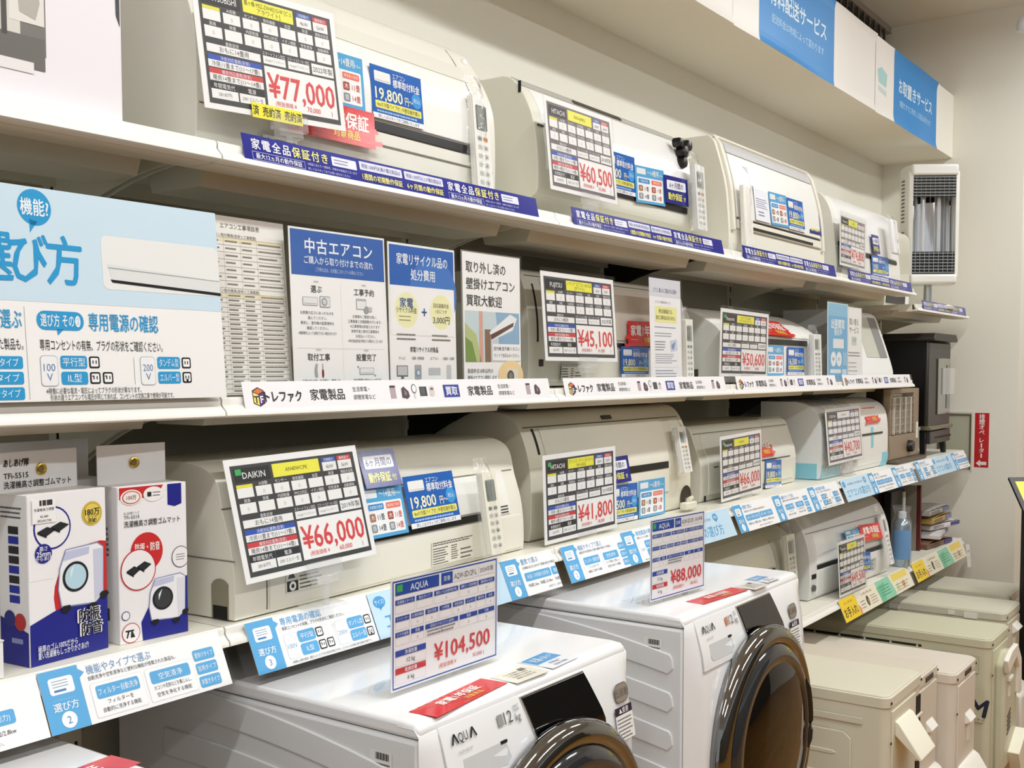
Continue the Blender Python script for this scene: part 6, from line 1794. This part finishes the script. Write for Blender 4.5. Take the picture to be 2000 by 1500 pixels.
# ------------------------------------------------------------------ heaters and oddments at the far end
def black_stove():
    x0, x1, y0, y1, z0, zt = 3.93, 4.305, 0.03, 0.235, -0.3185, 0.228
    t = thing('stove_heater', 'black stove style heater on legs at the end of the lower tier', 'heater', ((x0 + x1) / 2, (y0 + y1) / 2, z0))
    bk = mat('stove_black', '#0d0d0e', 0.35)
    part('body', MB().box((x0 + 0.015, y0 + 0.02, -0.185), (x1 - 0.015, y1, zt - 0.02)), bk, t, bev=0.004)
    tp = MB().prism([(x0 - 0.01, zt - 0.022), (x0 + 0.01, zt), (x1 - 0.01, zt), (x1 + 0.02, zt - 0.022), (x1 + 0.02, zt - 0.034), (x0 - 0.01, zt - 0.034)], y0 - 0.025, y1, axis='y')
    part('top_plate', tp, mat('stove_brown_black', '#2b2623', 0.4), t, bev=0.003)
    part('front_frame', MB().prism([(x0, -0.19), (x1, -0.19), (x1, zt - 0.036), (x0, zt - 0.036)], y0, y0 + 0.02, axis='y'), mat('stove_dark_grey', '#35332f', 0.35), t, bev=0.008)
    part('glass_door', MB().prism([(x0 + 0.14, -0.135), (x1 - 0.02, -0.135), (x1 - 0.02, zt - 0.11), (x0 + 0.14, zt - 0.11)], y0 - 0.006, y0, axis='y'), mat('stove_glass', '#6f7166', 0.08, coat=1.0), t, bev=0.003)
    part('inner_glass', MB().box((x0 + 0.28, y0 - 0.008, -0.11), (x1 - 0.04, y0 - 0.0055, zt - 0.14)), mat('stove_glass_dark', '#1b2230', 0.04, coat=1.0), t)
    part('ash_lip', MB().box((x0 - 0.005, y0 - 0.014, -0.200), (x1 + 0.005, y0 + 0.03, -0.182)), mat('stove_brass_edge', '#8d8672', 0.3, metal=0.7), t, bev=0.003)
    part('ash_drawer', MB().box((x0 + 0.02, y0 - 0.006, -0.262), (x1 - 0.01, y0 + 0.04, -0.205)), mat('stove_dark_grey', '#35332f', 0.35), t, bev=0.003)
    vt = MB()
    for i in range(12):
        vt.box((x0 + 0.10 + i * 0.024, y0 - 0.007, -0.240), (x0 + 0.112 + i * 0.024, y0 - 0.005, -0.232))
    part('vent_slots', vt, DARK, t)
    for xx, dx in ((x0 + 0.03, -0.02), (x1 - 0.05, 0.035)):
        for yy in (y0 + 0.01, y1 - 0.04):
            lg = MB().add([(xx - 0.018, yy, -0.20), (xx + 0.022, yy, -0.20), (xx + 0.022, yy + 0.03, -0.20), (xx - 0.018, yy + 0.03, -0.20),
                           (xx - 0.011 + dx, yy, z0 + .0006), (xx + 0.011 + dx, yy, z0 + .0006), (xx + 0.011 + dx, yy + 0.022, z0 + .0006), (xx - 0.011 + dx, yy + 0.022, z0 + .0006)],
                          [(0, 1, 2, 3), (7, 6, 5, 4), (0, 4, 5, 1), (1, 5, 6, 2), (2, 6, 7, 3), (3, 7, 4, 0)])
            part('leg', lg, bk, t, bev=0.003)
    part('clear_tape', MB().box((x0 + 0.20, y0 - 0.012, -0.045), (x1 + 0.035, y0 - 0.0095, 0.075)), clear('tape_clear', haze=0.28, rough=0.1), t)
black_stove()

def radiant_heater():
    x0, x1, y0, y1, z0, zt = 3.462, 3.872, 0.055, 0.155, -0.3185, -0.012
    t = thing('radiant_heater', 'brown metal radiant heater with glass tubes and a black dial', 'heater', ((x0 + x1) / 2, 0.10, z0))
    br = mat('champagne_brown', '#a3907a', 0.4, metal=0.3)
    part('base', MB().box((x0 + 0.002, y0 - 0.035, z0 + 0.0006), (x1 + 0.02, y1 + 0.02, z0 + 0.016)), mat('heater_base', '#5d5244', 0.4), t, bev=0.006)
    part('housing', MB().box((x0, y0 + 0.03, z0 + 0.016), (x1, y1, zt)), mat('dark_brown', '#2c2318', 0.5), t, bev=0.004)
    fr = MB().box((x0, y0 - 0.002, z0 + 0.016), (x1, y0 + 0.03, z0 + 0.115))
    fr.box((x1 - 0.075, y0 - 0.002, z0 + 0.115), (x1, y0 + 0.03, zt)).box((x0, y0 - 0.002, z0 + 0.115), (x0 + 0.012, y0 + 0.03, zt)).box((x0 + 0.012, y0 - 0.002, zt - 0.02), (x1 - 0.075, y0 + 0.03, zt))
    part('front_frame', fr, br, t, bev=0.003)
    part('reflector', MB().box((x0 + 0.012, y0 + 0.026, z0 + 0.115), (x1 - 0.075, y0 + 0.030, zt - 0.02)), mat('reflector_steel', '#c9c1b0', 0.12, metal=1.0), t)
    tube = mat('quartz_tube', '#d9d2c2', 0.12, metal=0.4)
    for k in range(4):
        x = x0 + 0.05 + k * 0.080
        part('glass_tube', MB().lathe([(0.018, 0.0), (0.018, 0.15)], (x, y0 + 0.012, z0 + 0.12), 'z', 14, cap0=True, cap1=True), tube, t)
    gd = MB()
    for k in range(16):
        x = x0 + 0.02 + k * 0.0195
        gd.tube([(x, y0 - 0.001, z0 + 0.112), (x, y0 - 0.001, zt - 0.018)], 0.0012, 6)
    for q in range(6):
        z = z0 + 0.13 + q * 0.028
        gd.tube([(x0 + 0.012, y0 - 0.002, z), (x1 - 0.075, y0 - 0.002, z)], 0.0012, 6)
    part('wire_guard', gd, CHROME, t)
    part('dial', MB().lathe([(0.0, -0.024), (0.020, -0.023), (0.024, -0.016), (0.026, 0.0)], (x1 - 0.15, y0 - 0.002, z0 + 0.062), 'y', 24), mat('dial_dark', '#1d1614', 0.35), t)
    part('side_labels', MB().box((x1 - 0.04, y0 - 0.003, z0 + 0.09), (x1 - 0.01, y0 - 0.0015, z0 + 0.16)), WHITE, t)
radiant_heater()

def pole_heater():
    """halogen heater on the low end shelf, its head turned towards the shop"""
    cx, cy, zc = 4.12, 0.082, 0.3395
    rz = math.radians(-57)
    t = thing('halogen_heater', 'tall white halogen heater with chrome reflector on the low end shelf', 'heater', (cx, cy, zc), None, rz)
    w, z0, zt = 0.112, 0.452, 0.985
    hd = mat('heater_white', '#e9e8e2', 0.35)
    def bx(a, b): return MB().box((cx + a[0], cy + a[1], a[2]), (cx + b[0], cy + b[1], b[2]))
    part('stand_base', MB().lathe([(0.0, 0.0006), (0.12, 0.0006), (0.125, 0.012), (0.10, 0.022), (0.03, 0.03), (0.0, 0.03)], (cx, cy + 0.05, zc), 'z', 32), hd, t)
    part('neck', MB().lathe([(0.018, 0.025), (0.018, 0.125)], (cx, cy + 0.03, zc), 'z', 16), mat('neck_silver', '#c4c4c2', 0.25, metal=0.8), t)
    sh = MB()
    sh.prism([(cx - w, cy + 0.10), (cx - w - 0.012, cy + 0.03), (cx - w, cy - 0.035), (cx - w + 0.018, cy - 0.042), (cx - w + 0.018, cy + 0.085), (cx + w - 0.018, cy + 0.085), (cx + w - 0.018, cy - 0.042), (cx + w, cy - 0.035), (cx + w + 0.012, cy + 0.03), (cx + w, cy + 0.10)], z0 + 0.03, zt - 0.03, axis='z')
    part('shell', sh, hd, t, bev=0.003)
    part('bottom_cap', MB().prism([(cx - w - 0.004, cy + 0.09), (cx - w - 0.008, cy + 0.02), (cx - w + 0.01, cy - 0.05), (cx + w - 0.01, cy - 0.05), (cx + w + 0.008, cy + 0.02), (cx + w + 0.004, cy + 0.09)], z0, z0 + 0.045, axis='z'), hd, t, bev=0.012, seg=3)
    part('top_cap', MB().prism([(cx - w - 0.004, cy + 0.09), (cx - w - 0.008, cy + 0.02), (cx - w + 0.01, cy - 0.05), (cx + w - 0.01, cy - 0.05), (cx + w + 0.008, cy + 0.02), (cx + w + 0.004, cy + 0.09)], zt - 0.05, zt, axis='z'), hd, t, bev=0.010, seg=3)
    rf = MB()
    rows = []
    for i in range(13):
        a = math.pi * (0.08 + 0.84 * i / 12)
        x, y = cx - (w - 0.02) * math.cos(a), cy + 0.055 * math.sin(a) - 0.0
        rows.append([(x, y, z0 + 0.14), (x, y, zt - 0.13)])
    rf.grid(rows)
    part('reflector', rf, mat('mirror_steel', '#eceef0', 0.05, metal=1.0), t)
    for s in (-1, 1):
        part('lamp_tube', MB().lathe([(0.0, 0.0), (0.009, 0.0), (0.009, 0.27), (0.0, 0.27)], (cx + s * 0.035, cy + 0.005, z0 + 0.135), 'z', 12), mat('lamp_glass', '#e6e8ea', 0.08, metal=0.3), t)
    for za, zb in ((z0 + 0.045, z0 + 0.145), (zt - 0.145, zt - 0.05)):
        part('louvre_back', bx((-w + 0.018, -0.036, za), (w - 0.018, -0.030, zb)), mat('louvre_dark', '#17191a', 0.4), t)
        lv = MB()
        n = 7
        for i in range(n):
            z = za + (zb - za) * (i + 0.3) / n
            b = bx((-w + 0.018, -0.044, z), (w - 0.018, -0.036, z + 0.004))
            lv.add(b.v, b.f)
        part('louvre_slats', lv, mat('slat_grey', '#8e9190', 0.3), t)
    gw = MB()
    for i in range(9):
        x = cx - w + 0.03 + i * (2 * w - 0.06) / 8
        gw.tube([(x, cy - 0.043, z0 + 0.05), (x, cy - 0.043, zt - 0.055)], 0.0012, 5)
    part('wire_guard', gw, CHROME, t)
    vs = MB()
    for i in range(26):
        z = z0 + 0.05 + i * 0.0165
        if i == 13:
            part('side_vents', vs, mat('vent_shade', '#5a5a54', 0.6), t)
            vs = MB()
        if 11 < i < 14: continue
        b = bx((-w - 0.0125, 0.005, z), (-w - 0.004, 0.035, z + 0.006))
        vs.add(b.v, b.f)
    part('side_vents', vs, mat('vent_shade', '#5a5a54', 0.6), t)
    part('tip_switch', bx((w + 0.008, 0.02, z0 + 0.03), (w + 0.016, 0.06, z0 + 0.13)), mat('switch_grey', '#9a978c', 0.4), t, bev=0.002)
pole_heater()

def bottom_end_goods():
    zb = -0.7445
    # flat dark panels and a folded table leaning together
    t = thing('dark_panel', 'dark brown panel leaning at the back of the bottom tier', 'board', (3.66, 0.20, zb))
    part('panel', MB().box((3.55, 0.17, zb + 0.0006), (3.80, 0.20, -0.452)), mat('dark_walnut', '#2c1512', 0.4), t, bev=0.003)
    part('groove', MB().box((3.66, 0.1694, zb + 0.02), (3.667, 0.1705, -0.46)), DARK, t)
    t = thing('folded_frame', 'black frame with a white edge standing behind the bottle', 'board', (3.86, 0.15, zb))
    part('panel', MB().box((3.74, 0.125, zb + 0.0006), (3.93, 0.158, -0.462)), mat('frame_black', '#0f0d0d', 0.45), t, bev=0.003)
    part('white_edge', MB().box((3.905, 0.118, -0.60), (3.93, 0.1255, -0.475)), WHITE, t, bev=0.001)
    t = thing('display_case', 'grey cabinet panel with a dark red front edge by the packs', 'cabinet', (4.0, 0.18, zb))
    part('side_panel', MB().box((3.985, 0.085, zb + 0.0006), (4.005, 0.34, -0.452)), mat('grey_laminate', '#8f877a', 0.4), t, bev=0.002)
    part('red_edge', MB().box((3.985, 0.068, zb + 0.0006), (4.005, 0.0855, -0.450)), mat('wine_red', '#5e1a1c', 0.4), t, bev=0.002)
    part('back_panel', MB().box((4.0055, 0.32, zb + 0.0006), (4.30, 0.34, -0.47)), mat('grey_laminate', '#8f877a', 0.4), t)
    # shrink wrapped spray bottle
    t = thing('spray_can', 'slim blue and silver can in clear wrap on the bottom tier', 'bottle', (3.555, 0.026, zb))
    part('can', MB().lathe([(0.0, 0.0006), (0.034, 0.0006), (0.036, 0.006), (0.036, 0.17), (0.030, 0.188), (0.016, 0.198), (0.014, 0.205), (0.0, 0.205)], (3.555, 0.026, zb), 'z', 28), mat('can_steel', '#9fb4c4', 0.2, metal=0.8), t)
    part('label_band', MB().lathe([(0.0362, 0.03), (0.0365, 0.032), (0.0365, 0.15), (0.0362, 0.152)], (3.555, 0.026, zb), 'z', 28), mat('can_blue', '#4f8fc6', 0.2), t)
    part('cap', MB().lathe([(0.017, 0.198), (0.017, 0.225), (0.0, 0.228)], (3.555, 0.026, zb), 'z', 20), mat('cap_pale', '#d5dade', 0.3), t)
    part('clear_wrap', MB().lathe([(0.041, 0.001), (0.0405, 0.18), (0.030, 0.215), (0.038, 0.250)], (3.555, 0.026, zb), 'z', 20), BAG, t)
    # stack of flat packs in printed film
    rr = random.Random(4)
    specs = [('dark brown flat pack in clear film, lowest of the stack', '#7a5a44', '#3d3a8c', 0.036, 0.0), ('white flat pack with navy end band, second from the bottom', '#ddd8d6', '#4a4fa0', 0.030, 0.05),
             ('white flat pack with thick navy pipe end, in the middle of the stack', '#e9e7ea', '#3a3f96', 0.034, 0.10), ('ochre flat pack in printed film near the top of the stack', '#b89a5a', '#6f74b0', 0.038, 0.02),
             ('grey lilac flat pack on top of the stack', '#a9a4a0', '#5a5fa4', 0.034, -0.03)]
    z = zb + 0.0008
    for i, (lab, c1, c2, h, dx) in enumerate(specs):
        t = thing('flat_pack', lab, 'pack', (4.20 + dx, 0.10, z), 'stacked flat packs on the bottom tier', math.radians(rr.uniform(-10, 10)))
        a, b = 4.035 + dx, 4.35 + dx
        mb = MB()
        rows = []
        for p in range(9):
            q = p / 8
            rows.append([(a + (b - a) * q, 0.03 + 0.16 * s / 6, z + h * (0.62 + 0.38 * math.sin(math.pi * q) ** .4 * math.sin(math.pi * (s + .5) / 7) ** .5) + rr.uniform(-.002, .002)) for s in range(7)])
        top = mb.grid(rows)
        mb.box((a, 0.03, z), (b, 0.19, z + h * 0.62))
        part('pack', mb, mat('pack_' + c1.lstrip('#'), c1, 0.25, var=0.15, scale=30), t, bev=0.003)
        part('printed_end', MB().box((b - 0.10, 0.0275, z + 0.004), (b - 0.004, 0.0298, z + h * 0.6)), mat('pack_band_' + c2.lstrip('#'), c2, 0.25), t)
        s = Sheet(0.16, h * 0.5, c1, 0.0002); s.lines(.05, .95, .1, .9, 2, '#3a2f28', 1, .5, i)
        s.place('film_print', ((a + 0.02, 0.0292, z + h * 0.06), (1, 0, 0), (0, 0, 1)), t)
        z += h + 0.004
bottom_end_goods()

# ------------------------------------------------------------------ banners on the soffit
def banner(label, x0, x1, bx0, bx1, text, sub, icon, bl='#1c86cf'):
    """paper banner wrapped on the soffit face, its lower edge curling under"""
    t = thing('soffit_banner', label, 'banner', (x0, 0.118, 1.10), 'paper banners along the soffit')
    s = Sheet(x1 - x0, 0.300, '#efece6', 0.0006)
    U = lambda x: (x - x0) / (x1 - x0)
    s.r(U(bx0), 0, U(bx1), 1, bl, 1)
    if text:
        s.tx(text, U((bx0 + bx1) / 2), .44, .22, '#dff0f8', 2, bold=.03, maxw=U(bx1) - U(bx0) - .10 * (bx1 - bx0) / (x1 - x0) * 2)
        s.tx(sub, U((bx0 + bx1) / 2), .68, .10, '#b9ddf2', 2, maxw=(U(bx1) - U(bx0)) * .72)
    if icon:
        s.poly([(U(icon), .42), (U(icon + .05), .36), (U(icon + .12), .42), (U(icon + .11), .60), (U(icon + .02), .58)], '#a9d3d2', 2)
        s.poly([(U(icon + .01), .62), (U(icon + .115), .65), (U(icon + .11), .72), (U(icon + .015), .68)], '#c9d9d6', 2)
    # subdivide in height and curl the edges
    me = s.mesh('printed_paper')
    import bmesh
    bm = bmesh.new(); bm.from_mesh(me)
    for zc in (0.01, 0.02, 0.035, 0.265, 0.28, 0.29):
        bmesh.ops.bisect_plane(bm, geom=bm.verts[:] + bm.edges[:] + bm.faces[:], plane_co=(0, zc, 0), plane_no=(0, 1, 0))
    for k in range(1, 48):
        bmesh.ops.bisect_plane(bm, geom=bm.verts[:] + bm.edges[:] + bm.faces[:], plane_co=((x1 - x0) * k / 48, 0, 0), plane_no=(1, 0, 0))
    W_ = x1 - x0
    for v in bm.verts:
        q = v.co.x / W_
        lo = max(0, 0.035 - v.co.y) / 0.035
        hi = max(0, v.co.y - 0.265) / 0.035
        v.co.z += 0.0015 + 0.007 * lo * lo * (0.4 + 0.6 * math.sin(q * 5) ** 2) + 0.010 * hi * hi * q + 0.003 * math.sin(q * 7) ** 2
    bm.to_mesh(me); bm.free()
    o = link('printed_paper', me, t)
    o.matrix_local = Matrix.Translation(BASE[t.name]).inverted() @ fr_matrix(((x0, 0.1185, 1.093), (1, 0, 0), (0, 0, 1)))
    return t
banner('blank white banner paper nearest along the soffit, at the top edge', 0.9, 2.03, 0.9, 0.901, '', '', None)
banner('blue and white paid delivery banner on the soffit', 2.035, 3.385, 2.225, 2.905, '有料配送サービス', '配送料金は地域によって変わります', None)
banner('blue and white hold on deposit banner at the soffit end', 3.395, 4.31, 3.63, 4.30, 'お取置きサービス', '期間ですでに売約した商品は除きます', 3.42)

# ------------------------------------------------------------------ things on and before the end wall
fr = ((4.6192, -0.0125, -0.4085), (0, -1, 0), (0, 0, 1))
s = Sheet(0.0655, 0.2655, '#c3161f', 0.0008)
s.vtx('排煙オペレーター'[:4], .5, .07, .095, .105, '#f6ecea', 2, .04)
s.vtx('レ', .5, .50, .095, .10, '#f6ecea', 2, .04); s.r(.44, .555, .54, .635, '#f6ecea', 2); s.tx('タ', .5, .69, .10, '#f6ecea', 2, bold=.04); s.r(.44, .745, .54, .825, '#f6ecea', 2)
s.poly([(.12, .925), (.42, .86), (.42, .895), (.86, .895), (.86, .955), (.42, .955), (.42, .99)], '#f6ecea', 2)
tag(s.place('red_wall_sign', fr), 'narrow red sign with white lettering and arrow on the end wall', 'sign')
t = thing('smoke_vent_box', 'recessed grey vent control box with dark frame beside the red sign', 'box', (4.615, 0.075, -0.40))
part('frame', MB().box((4.612, 0.003, -0.42), (4.6192, 0.010, -0.150)).box((4.612, 0.010, -0.157), (4.6192, 0.16, -0.150)).box((4.612, 0.15, -0.42), (4.6192, 0.16, -0.157)), mat('vent_frame', '#6d6858', 0.4, metal=0.4), t)
part('panel', MB().box((4.616, 0.010, -0.42), (4.6192, 0.15, -0.157)), mat('vent_panel', '#b9bba5', 0.3), t)
part('outer_trim', MB().box((4.617, -0.006, -0.43), (4.6192, 0.003, -0.138)).box((4.617, 0.003, -0.145), (4.6192, 0.17, -0.138)), mat('vent_trim', '#e6e1d2', 0.4), t)

t = thing('floor_sign', 'black framed yellow sign standing at the right edge', 'sign', (3.78, -0.43, FLOOR))
bk = mat('sign_black', '#151311', 0.4)
def tilt(u, v, w):  # sign face leaning back, facing the shop
    return (3.80 + 0.42 * v + w * .9, -0.338 - u + 0.0 * v, -0.385 - 0.30 + 0.30 * v + w * -.5)
fr0 = ((3.60, -0.5267, -0.705), (0.715, -1, 0), (0.30, 0.2147, 0.3202))
Ls = math.sqrt(.30 ** 2 + .2147 ** 2 + .3202 ** 2)
s = Sheet(0.42, Ls, '#151311', 0.012)
s.r(.045, .05, .955, .95, '#f1e62c', 1)
s.frame(.09, .16, .40, .40, 0.004, '#26240f', 2); s.tx('広告', .245, .28, .14, '#26240f', 3, bold=.03)
s.tx('お知らせ', .62, .28, .12, '#26240f', 3, bold=.03, maxw=.4); s.lines(.10, .90, .48, .9, 6, '#4a471c', 2, .4, 4)
s.place('sign_board', fr0, t)
part('upright_post', MB().box((3.83, -0.46, FLOOR + 0.03), (3.88, -0.378, -0.50)), bk, t, bev=0.003)
part('foot_plate', MB().box((3.72, -0.56, FLOOR + 0.0006), (4.05, -0.30, FLOOR + 0.03)), bk, t, bev=0.004)
t = thing('spot_lamp', 'small white dome spot lamp on a stem at the top right edge', 'lamp', (4.02, -0.315, CEIL))
part('stem', MB().tube([(4.02, -0.315, CEIL - 0.001), (4.02, -0.315, 1.56)], 0.006, 10), WHITE, t)
part('dome', MB().lathe([(0.0, 0.045), (0.02, 0.042), (0.035, 0.025), (0.04, 0.0), (0.034, -0.018), (0.0, -0.022)], (4.02, -0.315, 1.505), 'z', 24), mat('dome_grey_white', '#dedfdd', 0.3), t)

t = thing('clamp_clip', 'black three lobed clamp clip at the far upper corner of the 60,500 yen unit', 'clip', (1.74, 0.13, 0.70))
for dx, dz, r in ((0.0, 0.0, 0.020), (-0.030, 0.022, 0.013), (0.022, 0.020, 0.017), (-0.006, -0.030, 0.017)):
    part('lobe', MB().lathe([(0.0, -0.014), (r * .8, -0.012), (r, -0.004), (r, 0.012), (0.0, 0.014)], (1.735 + dx, 0.128, 0.672 + dz), 'y', 18), BLACK, t)
